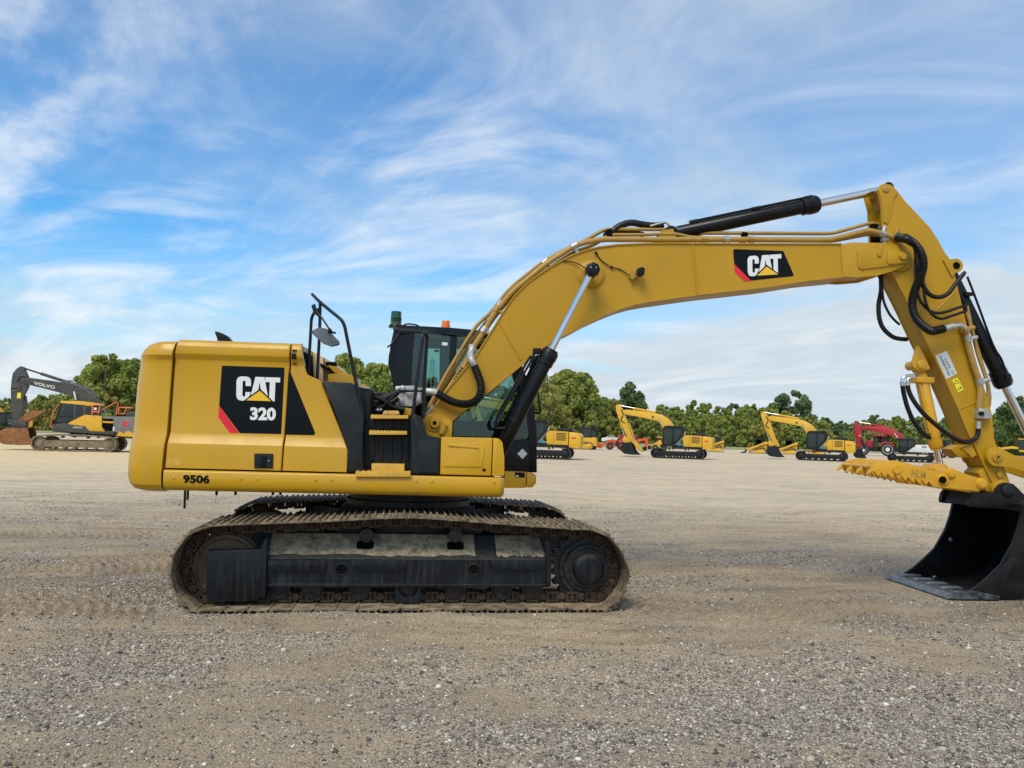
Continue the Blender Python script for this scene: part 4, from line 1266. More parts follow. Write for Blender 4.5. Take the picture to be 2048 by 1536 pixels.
# engine hood step and air boxes seen behind the front panel
Yh = -0.55
k7 = lambda x, y: (640 + x / 12.8, 680 + y / 12.8)
plate('hood_wall', Us([(598, 690), (612, 696), (646, 714), (646, 790), (598, 790)], Yh), Yh, 1.2, 'cream', EX, 0.006)
plate('hood_wall', Us([(640, 711), (652, 718), (668, 738), (668, 800), (640, 800)], Yh + 0.1), Yh + 0.1, 1.0, 'cream', EX, 0.006)
plate('hood_seal', Us([k7(0, 590), k7(40, 610), k7(420, 850), k7(395, 880), k7(0, 650)], Yh - 0.02), Yh - 0.02, Yh + 0.1, 'gap', EX)
plate('air_box', Us([(656, 748), (688, 746), (708, 752), (712, 800), (656, 800)], Yh - 0.15), Yh - 0.15, Yh + 0.4, 'yellow', EX, 0.012)
plate('hood_lamp', rounded(Us([(653, 724), (671, 724.5), (671, 733), (653, 732)], Yh), 0.01, 2), Yh - 0.05, Yh + 0.1, 'gap', EX, 0.005)
plate('hood_lip', Us([(655, 730), (672, 733), (694, 747), (690, 750), (668, 745)], Yh - 0.1), Yh - 0.10, Yh + 0.4, 'yellow', EX, 0.004)

# ---------------------------------------------------------------- access steps, tank and boxes on the near side
k2 = lambda x, y: (580 + x / 3.4135, 570 + y / 3.4135)
Yp = YB + 0.03
plate('step_cover', rounded(Us([k2(215, 655), k2(420, 668), k2(440, 690), k2(470, 800), k2(497, 905), k2(500, 1278), k2(392, 1277), k2(392, 1110), k2(300, 850)], Yp), 0.015, 2), Yp, Yp + 0.55, 'plastic', EX, 0.020)
plate('fuel_tank', rounded(Us([k2(440, 690), k2(530, 700), k2(545, 712), k2(545, 1005), k2(500, 1040), k2(470, 800)], YB + 0.26), 0.012, 2), YB + 0.26, YB + 0.95, 'plastic', EX, 0.015)
plate('tank_cap_rim', Us([k2(476, 690), k2(543, 699), k2(545, 708), k2(476, 700)], YB + 0.25), YB + 0.25, YB + 0.5, 'silver', EX)
# the recessed riser wall between the treads, with vertical ribs
Yw = YB + 0.22
plate('step_riser', Us([k2(490, 1000), k2(550, 905), k2(835, 905), k2(835, 1290), k2(490, 1285)], Yw), Yw, Yw + 0.5, 'plastic', EX)
for a in (565, 625, 690, 750, 800):
    lp = Us([k2(a - 14, 915), k2(a + 14, 915), k2(a + 12, 985), k2(a - 16, 985)], Yw - 0.02)
    plate('riser_rib', rounded(lp, 0.01, 2), Yw - 0.025, Yw, 'plastic', EX, 0.008)
    lp = Us([k2(a - 16, 1030), k2(a + 12, 1030), k2(a + 10, 1200), k2(a - 18, 1200)], Yw - 0.02)
    plate('riser_rib', rounded(lp, 0.01, 2), Yw - 0.025, Yw, 'plastic', EX, 0.008)
def tread(a, b, name='step_tread', y0=YB + 0.02, y1=YB + 0.26):
    p0 = Us([k2(a[0], a[1]), k2(b[0], a[1]), k2(b[0], b[1]), k2(a[0], b[1])], y0)
    t = plate(name, p0, y0, y1, 'tread', EX, 0.003)
    xa, xb, zt_ = p0[0][0], p0[1][0], p0[0][1]
    bm = bmesh.new()
    k = 11
    for i in range(k):
        x = xa + (xb - xa) * (i + 0.5) / k
        bm_box(bm, x - 0.008, x + 0.008, y0 + 0.004, y0 + 0.03, zt_, zt_ + 0.011)
        bm_box(bm, x - 0.008, x + 0.008, y0 + 0.12, y0 + 0.15, zt_, zt_ + 0.011)
    from_bm('tread_teeth', bm, 'tread', EX)
tread((550, 890), (806, 912))
tread((540, 997), (798, 1022))
plate('step_box', Us([k2(556, 1220), k2(780, 1224), k2(780, 1280), k2(556, 1276)], YB + 0.03), YB + 0.03, YB + 0.24, 'tread', EX, 0.006)
tread((447, 1273), (822, 1309), 'step_plate', YB - 0.03, YB + 0.10)
plate('front_cover', rounded(Us([k2(826, 905), k2(838, 886), k2(870, 886), k2(893, 905), k2(922, 1005), k2(938, 1034), k2(1026, 1044), k2(1021, 1293), k2(828, 1287)], Yp), 0.012, 2), Yp, Yp + 0.5, 'plastic', EX, 0.018)
plate('cover_panel', rounded(Us([k2(880, 1062), k2(1014, 1068), k2(1010, 1282), k2(876, 1276)], Yp), 0.02, 3), Yp - 0.010, Yp + 0.01, 'plastic', EX, 0.008)
# tool box with an embossed face
Yt = YB + 0.018
plate('tool_box', rounded(Us([k2(1031, 1038), k2(1384, 1046), k2(1371, 1303), k2(1024, 1294)], Yt), 0.010, 2), Yt, Yt + 0.7, 'yellow', EX, 0.014)
emb = rounded(Us([k2(1078, 1104), k2(1292, 1110), k2(1300, 1224), k2(1050, 1216), k2(1046, 1240), k2(1310, 1246), k2(1332, 1100), k2(1300, 1086), k2(1080, 1084)], Yt), 0.008, 2)
plate('embossed_rib', emb, Yt - 0.008, Yt + 0.005, 'yellow', EX, 0.006)
x, z = U(*k2(1325, 1262), Yt)
lathe('box_lock', (x, Yt - 0.008, z), (x, Yt + 0.01, z), [(0, 0.006), (0.001, 0.013), (0.006, 0.018), (0.018, 0.019)], 'black', EX, 14)
plate('box_end_cap', rounded(Us([k2(1389, 1046), k2(1424, 1048), k2(1450, 1072), k2(1463, 1180), k2(1464, 1302), k2(1377, 1304)], Yt), [0, .02, .03, .05, .01, 0], 3), Yt, Yt + 0.75, 'yellow', EX, 0.03, 3)

# ---------------------------------------------------------------- handrails and mirror
Yr = YB + 0.10
bent('handrail', [UP3(*k2(152, 64), Yr + 0.45), UP3(*k2(205, 118), Yr + 0.20), UP3(*k2(352, 238), Yr), UP3(*k2(372, 275), Yr), UP3(*k2(442, 625), Yr), UP3(*k2(497, 890), Yr - 0.05), UP3(*k2(482, 1270), Yr - 0.02)], 0.017, 'rail', EX, 0.06, 12)
bent('handrail', [UP3(*k2(206, 118), Yr + 0.19), UP3(*k2(203, 300), Yr + 0.19), UP3(*k2(186, 640), Yr + 0.19)], 0.016, 'rail', EX, 0.05, 12)
bent('handrail', [UP3(*k2(203, 160), Yr + 0.20), UP3(*k2(160, 195), Yr + 0.28), UP3(*k2(146, 230), Yr + 0.3), UP3(*k2(138, 380), Yr + 0.3), UP3(*k2(122, 615), Yr + 0.3)], 0.016, 'rail', EX, 0.05, 12)
tube('mirror_arm', [UP3(*k2(152, 150), Yr + 0.18), UP3(*k2(190, 190), Yr + 0.15), UP3(*k2(235, 250), Yr + 0.10), UP3(*k2(278, 318), Yr + 0.06)], 0.010, 'rail', EX)
plate('mirror_bracket', Us([k2(146, 140), k2(170, 128), k2(180, 160), k2(205, 200), k2(190, 215), k2(160, 190)], Yr + 0.16), Yr + 0.15, Yr + 0.19, 'rail', EX, 0.004)
plate('side_mirror', rounded(Us([k2(138, 318), k2(200, 290), k2(252, 300), k2(336, 384), k2(338, 408), k2(285, 421), k2(228, 402)], Yr + 0.05), 0.02, 3), Yr + 0.03, Yr + 0.075, 'mirror', EX, 0.012)
bm = bmesh.new()
a = Vector(UP3(*k2(262, 318), Yr + 0.02))
bm_lathe(bm, a, a + Vector((0.03, 0, 0.02)), [(0, 0.022), (0.036, 0.026)], 10)
bm_tube(bm, [a, Vector(UP3(*k2(290, 325), Yr + 0.02)), Vector(UP3(*k2(312, 326), Yr + 0.02))], 0.012, 8)
from_bm('mirror_joint', bm, 'rail', EX, 50)
bent('handrail', [UP3(*k2(836, 905), YB + 0.12), UP3(*k2(868, 640), YB + 0.14), UP3(*k2(906, 345), YB + 0.2), UP3(*k2(921, 322), YB + 0.25), UP3(*k2(936, 350), YB + 0.3), UP3(*k2(918, 640), YB + 0.32), UP3(*k2(908, 915), YB + 0.32)], 0.019, 'rail', EX, 0.05, 12)
bent('handrail', [UP3(*k2(596, 880), YB + 0.42), UP3(*k2(640, 820), YB + 0.42), UP3(*k2(740, 730), YB + 0.4), UP3(*k2(800, 722), YB + 0.34), UP3(*k2(912, 722), YB + 0.32)], 0.014, 'rail', EX, 0.05, 10)
# ---------------------------------------------------------------- hydraulics between the tank and the boom
Yv = -0.62
vb = plate('valve_block', rounded(Us([k2(718, 690), k2(845, 688), k2(892, 712), k2(892, 800), k2(840, 828), k2(725, 828), k2(718, 790)], Yv), 0.01, 2), Yv, Yv + 0.5, 'alu', EX, 0.01)
for cx_, cy_ in ((755, 795), (812, 740), (770, 706), (862, 780)):
    x, z = U(*k2(cx_, cy_), Yv)
    lathe('valve_port', (x, Yv - 0.035, z), (x, Yv + 0.01, z), [(0, 0.018), (0.004, 0.03), (0.045, 0.034)], 'silver', EX, 12)
plate('valve_bracket', rounded(Us([k2(628, 886), k2(640, 858), k2(738, 858), k2(748, 886)], YB + 0.28), 0.01, 2), YB + 0.28, YB + 0.4, 'tread', EX, 0.004)
plate('boom_bracket_plate', Us([k2(775, 835), k2(850, 845), k2(850, 890), k2(775, 890)], YB + 0.5), YB + 0.5, YB + 0.6, 'yellow', EX, 0.004)
for cx_ in (655, 735, 600, 620):
    x, z = U(*k2(cx_, 874 if cx_ > 640 else 850), YB + 0.27)
    cyl('valve_bolt', (x, YB + 0.262, z), (x, YB + 0.285, z), 0.012, 'silver', EX, 8)
hs_ = [[(540, 752), (600, 742), (680, 760), (740, 735)], [(540, 778), (620, 770), (690, 745), (760, 718)], [(540, 800), (610, 805), (680, 790), (730, 780)],
       [(545, 840), (600, 815), (660, 770), (720, 735)], [(560, 870), (610, 840), (690, 800), (740, 770)], [(580, 760), (640, 790), (700, 830), (780, 850)]]
for i, h in enumerate(hs_):
    tube('hydraulic_hose', [UP3(*k2(a, b), Yv - 0.1 - 0.03 * i) for a, b in h], 0.026 if i != 2 else 0.034, 'rubber', EX)
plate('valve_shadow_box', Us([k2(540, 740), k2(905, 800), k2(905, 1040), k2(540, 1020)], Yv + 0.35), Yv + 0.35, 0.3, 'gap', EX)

# ---------------------------------------------------------------- cab
YN_, YF_ = 0.40, 1.34              # near and far side of the cab
cabx = lambda pts, Y=YN_: Us(pts, Y)
CO = [(783, 655), (803, 650.5), (900, 656), (945, 659.5), (1000, 667), (1018, 676), (1036, 710), (1057, 765), (1068, 810), (1073.5, 870), (1074, 945)]
cab = empty('cab', (0, 0, 0)); cab.parent = EX
def cplate(name, poly, y0, y1, m, bevel=0.0):
    return plate(name, poly, y0, y1, m, cab, bevel)
lo_cab = U(1000, 945, YN_)[1]
# near side members
rear_post = cabx([(788, 655), (830, 655), (826, 700), (822, 772), (822, 930), (800, 930), (788, 772), (782, 751.6), (776, 728), (777.5, 708), (782, 696)])
cplate('rear_pillar', rear_post, YN_, YN_ + 0.10, 'black', 0.012)
roof = rounded(cabx([(783, 657), (803, 650.5), (900, 655.5), (945, 659.5), (1000, 667), (1020, 677), (1028, 690), (1000, 682), (930, 672), (828, 664), (800, 670)]), 0.015, 2)
cplate('roof', roof, YN_ - 0.01, YF_ + 0.01, 'black', 0.02)
front_post = cabx([(1008, 672), (1018, 677), (1036, 710), (1057, 765), (1068, 810), (1073.5, 870), (1074, 945), (1058, 945), (1058, 872), (1052, 812), (1040, 768), (1018, 712), (1004, 684)])
cplate('front_pillar', front_post, YN_, YN_ + 0.06, 'black', 0.01)
lower = cabx([(800, 905), (1005, 905), (1028, 880), (1045, 878), (1066, 880), (1074, 945), (1010, 945), (800, 945)])
cplate('lower_panel', lower, YN_ + 0.004, YN_ + 0.06, 'black', 0.01)
mid_post = cabx([(900, 672), (914, 673), (905, 905), (890, 905)])
cplate('middle_pillar', mid_post, YN_ + 0.012, YN_ + 0.06, 'black', 0.01)
gl_poly = cabx([(824, 664), (1004, 682), (1018, 712), (1040, 768), (1052, 812), (1058, 872), (1050, 882), (1005, 907), (822, 907)])
cplate('side_window', gl_poly, YN_ + 0.030, YN_ + 0.035, 'glass')
# far side: rear part closed, window, post, door window
f_ = lambda pts: Us(pts, YF_)
cplate('far_rear_panel', f_([(800, 668), (852, 672), (852, 905), (815, 905)]), YF_ - 0.06, YF_, 'black')
cplate('far_rail', f_([(850, 668), (1018, 684), (1022, 700), (850, 697)]), YF_ - 0.05, YF_, 'black')
cplate('far_pillar', f_([(879.5, 690), (912, 690), (908, 905), (878, 905)]), YF_ - 0.05, YF_, 'black')
cplate('far_lower_panel', f_([(850, 842), (1050, 842), (1060, 866), (1060, 935), (850, 935)]), YF_ - 0.055, YF_ - 0.005, 'interior')
cplate('far_front_pillar', f_([(1004, 690), (1018, 690), (1030, 725), (1048, 780), (1056, 830), (1058, 935), (1046, 935), (1043, 830), (1033, 780), (1014, 722)]), YF_ - 0.05, YF_, 'black')
cplate('far_window', f_([(850, 690), (1010, 690), (1042, 800), (1046, 845), (850, 845)]), YF_ - 0.030, YF_ - 0.025, 'glass')
x0c, z0c = U(824, 905, YN_); x1c = U(1060, 905, YN_)[0]
cplate('floor', [(x0c, lo_cab + 0.02), (x1c, lo_cab + 0.02), (x1c, lo_cab + 0.10), (x0c, lo_cab + 0.10)], YN_ + 0.06, YF_ - 0.06, 'interior')
# rear wall up to the rear window
xr = U(800, 800, YN_)[0]
zr0, zr1 = U(800, 930, YN_)[1], U(800, 770, YN_)[1]
box('rear_wall', xr + 0.02, xr + 0.07, YN_ + 0.08, YF_ - 0.05, zr0, zr1 + 0.1, 'interior', cab)
box('rear_window', xr + 0.04, xr + 0.045, YN_ + 0.09, YF_ - 0.06, zr1 + 0.1, U(800, 672, YN_)[1], 'glassdark', cab)
# windscreen
fo = cabx([(1014, 684), (1030, 710), (1051, 765), (1062, 810), (1067.5, 870), (1068, 900)])
bm = bmesh.new()
ra = [bm.verts.new((x, YN_ + 0.05, z)) for x, z in fo]; rb = [bm.verts.new((x, YF_ - 0.05, z)) for x, z in fo]
for i in range(len(fo) - 1): bm.faces.new((ra[i], ra[i + 1], rb[i + 1], rb[i]))
from_bm('windscreen', bm, 'glass', cab, 60)
# seat, console, levers and wheel-side clutter
sx_, sz_ = U(880, 905, 0.85)
bm = bmesh.new()
bm_box(bm, sx_ - 0.18, sx_ + 0.34, 0.62, 1.12, sz_ - 0.02, sz_ + 0.14, 0.04)
from_bm('seat_cushion', bm, 'seat', cab, 50)
bk = [(sx_ - 0.16, sz_ + 0.1), (sx_ - 0.02, sz_ + 0.1), (sx_ - 0.10, sz_ + 0.55), (sx_ - 0.14, sz_ + 0.86), (sx_ - 0.25, sz_ + 0.86), (sx_ - 0.27, sz_ + 0.5)]
plate('seat_back', rounded(bk, 0.04, 3), 0.66, 1.08, 'seat', cab, 0.04, both=True)
bm = bmesh.new(); bm_box(bm, sx_ - 0.02, sx_ + 0.42, 0.50, 0.62, sz_ - 0.05, sz_ + 0.26, 0.02)
from_bm('console', bm, 'interior', cab, 50)
tube('control_lever', [(sx_ + 0.36, 0.55, sz_ + 0.24), (sx_ + 0.38, 0.55, sz_ + 0.36), (sx_ + 0.44, 0.56, sz_ + 0.45)], 0.02, 'seat', cab)
box('monitor', sx_ + 0.78, sx_ + 0.81, 0.48, 0.72, sz_ + 0.15, sz_ + 0.42, 'seat', cab, 0.008)
plate('roof_label', cabx([(884, 684.5), (895, 685), (895, 691), (884, 690.5)], YN_ + 0.025), YN_ + 0.024, YN_ + 0.028, 'white', cab)
plate('window_label', f_([(868.5, 700), (878.5, 700), (878.5, 705), (868.5, 705)]), YF_ - 0.04, YF_ - 0.035, 'decal', cab)
# sill frame, corner step and stickers below the cab
plate('cab_sill', Us([k2(1466, 1271), k2(1612, 1276), k2(1609, 1386), k2(1466, 1386)], YN_ - 0.02), YN_ - 0.02, YF_, 'yellow', EX, 0.004)
plate('cab_corner', rounded(Us([k2(1616, 1277), k2(1640, 1278), k2(1681, 1296), k2(1681, 1350), k2(1656, 1382), k2(1614, 1384)], YN_ - 0.02), 0.015, 2), YN_ - 0.02, YF_, 'yellow', EX, 0.012)
plate('serial_plate', Us([k2(1535, 1278), k2(1603, 1279), k2(1603, 1314), k2(1535, 1312)], YN_ - 0.024), YN_ - 0.025, YN_ - 0.021, 'decal', EX)
plate('serial_plate_text', Us([k2(1540, 1300), k2(1560, 1300), k2(1560, 1309), k2(1540, 1309)], YN_ - 0.026), YN_ - 0.027, YN_ - 0.0255, 'white', EX)
plate('diamond_label', Us([k2(1587, 1117), k2(1620, 1152), k2(1587, 1188), k2(1552, 1152)], YN_), YN_ - 0.005, YN_, 'sticker', EX)
# beacons
x, z = U(*k2(723, 276), 0.55)
rb_ = rpx(x, 0.55, z, 76 / 3.4135)
hb = rb_ * 2.5
be = lathe('green_beacon', (x, 0.55, z), (x, 0.55, z + 1), [(0.0, rb_ * 1.10), (0.012, rb_ * 1.10), (0.02, rb_ * .98), (hb * .48, rb_ * .98), (hb * .50, rb_ * 1.02), (hb * .53, rb_ * 1.02), (hb * .55, rb_ * .97), (hb * .97, rb_ * .94), (hb, rb_ * .86)], 'greenlens', EX, 24)
lathe('beacon_base', (x, 0.55, z - 0.03), (x, 0.55, z + 1), [(0, rb_ * 1.3), (0.02, rb_ * 1.3), (0.034, rb_ * 1.15)], 'black', EX, 24)
x, z = U(*k2(1063, 296), 0.9)
ro_ = rpx(x, 0.9, z, 60 / 3.4135)
lathe('amber_beacon', (x, 0.9, z - 0.02), (x, 0.9, z + 1), [(0, ro_), (0.05, ro_), (0.068, ro_ * .95), (0.07, ro_ * .90), (0.11, ro_ * .90), (0.118, ro_ * .8)], 'orangelens', EX, 24)
tube('beacon_cable', [UP3(*k2(770, 278), 0.5), UP3(*k2(800, 266), 0.5), UP3(*k2(860, 272), 0.55), UP3(*k2(880, 284), 0.6)], 0.011, 'rubber', EX, ribs=0.02)
tube('wiper_arm', [UP3(*k2(665, 425), 0.3), UP3(*k2(700, 395), 0.33), UP3(*k2(745, 330), 0.36)], 0.010, 'rail', EX)
# front mirror arm and lamp right of the cab
tube('front_mirror_arm', [UP3(*k2(1660, 870), 0.5), UP3(*k2(1700, 875), 0.5), UP3(*k2(1712, 850), 0.5)], 0.016, 'rail', EX)
plate('front_mirror', rounded(Us([k2(1686, 700), k2(1694, 700), k2(1714, 845), k2(1700, 860)], 0.5), 0.01, 2), 0.48, 0.56, 'rail', EX, 0.005)

# ---------------------------------------------------------------- boom
BY0, BY1 = -0.225, 0.225
k5 = lambda x, y: (820 + x / 3.338, 400 + y / 3.338)
k6 = lambda x, y: (1300 + x / 3.657, 340 + y / 3.657)
k7c = lambda x, y: (1640 + x / 4.517, 520 + y / 4.517)
k8 = lambda x, y: (1640 + x / 3.841, 820 + y / 3.841)
k9 = lambda x, y: (1860 + x / 5.91, 700 + y / 5.91)
top_ = [k5(135, 1425), k5(200, 1332), k5(300, 1210), k5(430, 1060), k5(520, 920), k5(600, 790), k5(650, 710), k5(700, 642), k5(775, 565), k5(860, 502), k5(965, 435), k5(1080, 374), k5(1170, 340), k5(1260, 318), k5(1390, 302), k5(1560, 295), k5(1736, 293),
        k6(620, 544), k6(1400, 545)]
bot_ = [k6(1415, 778), k6(1160, 803), k6(860, 850), k6(350, 907), k6(0, 957), k5(1500, 692), k5(1400, 722), k5(1300, 762), k5(1190, 812), k5(1080, 872), k5(940, 942), k5(860, 1002), k5(670, 1158), k5(480, 1312), k5(282, 1478)]
main = Us(top_ + bot_, BY0)
boom = plate('boom', main, BY0, BY1, 'boomyellow', EX, 0.0)
# the flange lip along top and bottom plates
def strip(name, pts, y0, y1, th, m, parent, side):
    P_ = [Vector((a, b)) for a, b in pts]
    out = []
    for i, p_ in enumerate(P_):
        d = (P_[min(i + 1, len(P_) - 1)] - P_[max(i - 1, 0)]).normalized()
        out.append(p_ + Vector((-d.y, d.x)) * th * side)
    return plate(name, [tuple(q_) for q_ in P_] + [tuple(q_) for q_ in out[::-1]], y0, y1, m, parent, 0.002)
strip('top_flange', Us(top_[1:], BY0), BY0 - 0.016, BY1 + 0.016, 0.014, 'boomyellow', EX, 1)
strip('bottom_flange', Us(bot_[:-1], BY0), BY0 - 0.016, BY1 + 0.016, 0.014, 'boomyellow', EX, 1)
# foot
foot = Us([k5(95, 1450), k5(130, 1425), k5(190, 1425), k5(285, 1470), k5(283, 1560), k5(240, 1590), k5(110, 1580)], BY0 - 0.06)
plate('boom_foot', rounded(foot, 0.05, 3), BY0 - 0.07, BY1 + 0.07, 'boomyellow', EX, 0.012)
plate('foot_frame', Us([k2(905, 905), k2(960, 880), k2(1045, 914), k2(1108, 940), k2(1104, 1060), k2(900, 1060)], BY0 - 0.12), BY0 - 0.13, BY0 - 0.075, 'yellow', EX, 0.006)
fx, fz = U(*k2(988, 942), BY0 - 0.14)
lathe('foot_pin', (fx, BY0 - 0.175, fz), (fx, BY0 - 0.07, fz), [(0, 0.03), (0.001, 0.052), (0.012, 0.060), (0.03, 0.062), (0.031, 0.095), (0.1, 0.098)], 'boomyellow', EX, 28)
cyl('pin_hole', (fx, BY0 - 0.178, fz), (fx, BY0 - 0.16, fz), 0.022, 'gap', EX, 16)
plate('pin_lock', rounded(Us([k2(1012, 1010), k2(1052, 945), k2(1078, 955), k2(1042, 1022)], BY0 - 0.15), 0.012, 2), BY0 - 0.16, BY0 - 0.128, 'boomyellow', EX, 0.005)
for q_ in ((1063, 958), (1026, 1010)):
    a = U(*k2(*q_), BY0 - 0.16)
    cyl('lock_bolt', (a[0], BY0 - 0.175, a[1]), (a[0], BY0 - 0.158, a[1]), 0.013, 'boomyellow', EX, 8)
# nose
nose = Us([k6(1395, 546), k6(1478, 528), k6(1700, 534), k6(1800, 548), k6(1850, 572), k6(1885, 605), k6(1895, 640), k6(1885, 675), k6(1850, 708), k6(1770, 740), k6(1660, 774), k6(1500, 786), k6(1410, 780)], BY0 - 0.012)
plate('boom_nose', nose, BY0 - 0.014, BY0 + 0.05, 'boomyellow', EX, 0.004)
plate('boom_nose', nose, BY1 - 0.05, BY1 + 0.014, 'boomyellow', EX, 0.004)
nb = Us([k6(1395, 560), k6(1600, 545), k6(1600, 770), k6(1410, 778)], BY0)
plate('nose_web', nb, BY0 + 0.04, BY1 - 0.04, 'boomyellow', EX)
plate('nose_plate', rounded(Us([k6(1513, 582), k6(1690, 574), k6(1850, 586), k6(1884, 640), k6(1868, 686), k6(1545, 728), k6(1520, 716)], BY0 - 0.014), 0.03, 3), BY0 - 0.030, BY0 - 0.012, 'boomyellow', EX, 0.004)
plate('pin_plate', rounded(Us([k6(1735, 590), k6(1850, 590), k6(1882, 640), k6(1866, 680), k6(1745, 690), k6(1733, 676)], BY0 - 0.03), 0.03, 3), BY0 - 0.044, BY0 - 0.028, 'boomyellow', EX, 0.004)
nx, nz_ = U(*k6(1850, 630), BY0 - 0.05)
lathe('nose_pin', (nx, BY0 - 0.075, nz_), (nx, BY1 + 0.075, nz_), [(0, 0.038), (0.006, 0.045), (0.594, 0.045), (0.6, 0.038)], 'boomyellow', EX, 20)
plate('nose_rib', rounded(Us([k6(1678, 540), k6(1706, 540), k6(1690, 628), k6(1672, 634), k6(1662, 620)], BY0 - 0.04), 0.008, 2), BY0 - 0.048, BY0 - 0.02, 'boomyellow', EX, 0.004)
# weld seams
def seam(a, b, y=BY0, r=0.014, nm='weld_seam'):
    p0 = Vector(UP3(*a, y)); p1 = Vector(UP3(*b, y))
    n = 14
    rnd = random.Random(int(a[0]))
    bm = bmesh.new()
    bm_tube(bm, [p0.lerp(p1, i / n) + Vector((rnd.uniform(-.0015, .0015), 0, 0)) for i in range(n + 1)], r, 8)
    return from_bm(nm, bm, 'boomyellow', EX, 60)
seam(k6(312, 547), k6(345, 902))
seam(k6(1418, 552), k6(1440, 768))
seam(k5(596, 822), k5(738, 1068), r=0.009)
seam(k5(150, 1330 + 40), k5(330, 1420), r=0.007)
# pivot boss of the lift cylinders
bx_, bz_ = U(*k5(1208, 498), BY0)
lathe('lift_boss', (bx_, BY0 - 0.03, bz_), (bx_, BY0 + 0.01, bz_), [(0, 0.13), (0.010, 0.150), (0.022, 0.158), (0.026, 0.172), (0.04, 0.176)], 'boomyellow', EX, 40)
YL = -0.46
px_, pz_ = U(*k5(1214, 472), YL)
cyl('lift_pin', (px_, YL - 0.04, pz_), (px_, -YL + 0.04, pz_), 0.05, 'boomyellow', EX, 20)

# ---------------------------------------------------------------- hydraulic cylinders
def ram(prefix, a_, b_, head_t, rod_r, bar_r, head_r, Y, bar_m='black', rod_end=0.075, foot_r=0.09, y_eye=0.06):
    """a_: rod-end pin, b_: barrel-end pin (x, z); head_t: fraction from a_ to b_ where the barrel head starts"""
    A = Vector((a_[0], Y, a_[1])); B = Vector((b_[0], Y, b_[1]))
    d = (B - A); l = d.length; d.normalize()
    H = A + d * (l * head_t)
    cyl(prefix + '_rod', A, H + d * 0.1, rod_r, 'chrome', EX, 28)
    hl = head_r * 1.9
    lathe(prefix + '_head', H, B, [(0, rod_r * 1.15), (0.001, head_r * .80), (0.022, head_r * .82), (0.024, head_r * .94), (0.05, head_r), (hl * .62, head_r), (hl * .63, head_r * .93), (hl, head_r * .93), (hl + 0.005, bar_r)], bar_m, EX, 28)
    L_ = (B - H).length
    lathe(prefix + '_barrel', H + d * hl, B, [(0, bar_r), (L_ - hl - 0.08, bar_r), (L_ - hl - 0.05, bar_r * .75), (L_ - hl, bar_r * .6)], bar_m, EX, 28)
    for nm, q_, r in (('_rod_eye', A, rod_end), ('_foot_eye', B, foot_r)):
        lathe(prefix + nm, q_ - Vector((0, y_eye, 0)), q_ + Vector((0, y_eye, 0)), [(0, r * .8), (0.008, r), (2 * y_eye - 0.008, r), (2 * y_eye, r * .8)], bar_m, EX, 24)
    return A, B, H, d
for sgn in (1, -1):
    Yc = YL * sgn
    a_ = U(*k5(1214, 472), YL); b_ = U(992, 918, YL)
    A, B, H, d = ram('lift', a_, b_, 0.425, rpx(a_[0], YL, a_[1], 44 / 3.338), rpx(b_[0], YL, b_[1], 29), rpx(b_[0], YL, b_[1], 36), Yc)
    if sgn > 0:
        lathe('lift_cap', (A.x, Yc - 0.10, A.z), (A.x, Yc - 0.05, A.z), [(0, 0.060), (0.008, 0.080), (0.05, 0.086)], 'black', EX, 8)
        for t in (0.5, 2.6):
            cyl('cap_bolt', (A.x + 0.035 * cos(t), Yc - 0.106, A.z + 0.035 * sin(t)), (A.x + 0.035 * cos(t), Yc - 0.09, A.z + 0.035 * sin(t)), 0.008, 'silver', EX, 8)
        # feed lines along the barrel
        for off in (0, 1):
            pts = [k5(838 - 30 * off, 1010 + 30 * off), k5(800 - 25 * off, 1090), k5(720 - 18 * off, 1230), k5(600 - 20 * off, 1440), k5(562 + 14 * off, 1490), k5(575 + 20 * off, 1530), k5(640, 1520 + 20 * off)]
            bent('lift_feed_line', [UP3(*q_, YL - 0.02 + 0.05 * off) for q_ in pts], 0.014, 'black', EX, 0.06)
        bm = bmesh.new()
        c_ = UP3(*k5(850, 1010), YL); bm_box(bm, c_[0] - 0.05, c_[0] + 0.04, YL - 0.06, YL + 0.06, c_[2] - 0.03, c_[2] + 0.03, 0.008)
        from_bm('lift_port_block', bm, 'black', EX, 40)
        for t in (0.55, 0.80):
            q_ = A.lerp(B, t)
            lathe('lift_band', q_ - d * 0.02, q_ + d * 0.02, [(0, rpx(b_[0], YL, b_[1], 30.5)), (0.04, rpx(b_[0], YL, b_[1], 30.5))], 'black', EX, 28)
# stick cylinder on top of the boom
a_ = U(*k6(1718, 143), 0.0); b_ = U(1338, 470, 0.0)
sA, sB, sH, sd_ = ram('stick_cylinder', a_, b_, 0.315, rpx(a_[0], 0, a_[1], 16), rpx(b_[0], 0, b_[1], 28.5), rpx(a_[0], 0, a_[1], 36.5), 0.0, rod_end=0.066, y_eye=0.10)
for t in (0.36, 0.60, 0.885):
    bm = bmesh.new()
    q_ = sA.lerp(sB, t)
    r_ = rpx(b_[0], 0, b_[1], 28.5)
    up_ = Vector((-sd_.z, 0, sd_.x)); up_ = up_ if up_.z > 0 else -up_
    o_ = q_ + up_ * r_ - Vector((0, 0.04, 0))
    bm_lathe(bm, o_ - sd_ * 0.05, o_ + sd_ * 0.05, [(0, 0.030), (0.1, 0.030)], 8)
    from_bm('cylinder_clamp', bm, 'black', EX, 40)
o1 = [sA.lerp(sB, t) + Vector((0, -0.05, 0)) + (Vector((-sd_.z, 0, sd_.x)) if -sd_.z * 0 + sd_.x > 0 else Vector((sd_.z, 0, -sd_.x))) * rpx(b_[0], 0, b_[1], 31) for t in (0.36, 0.7, 0.9)]
tube('cylinder_line', o1, 0.016, 'black', EX)
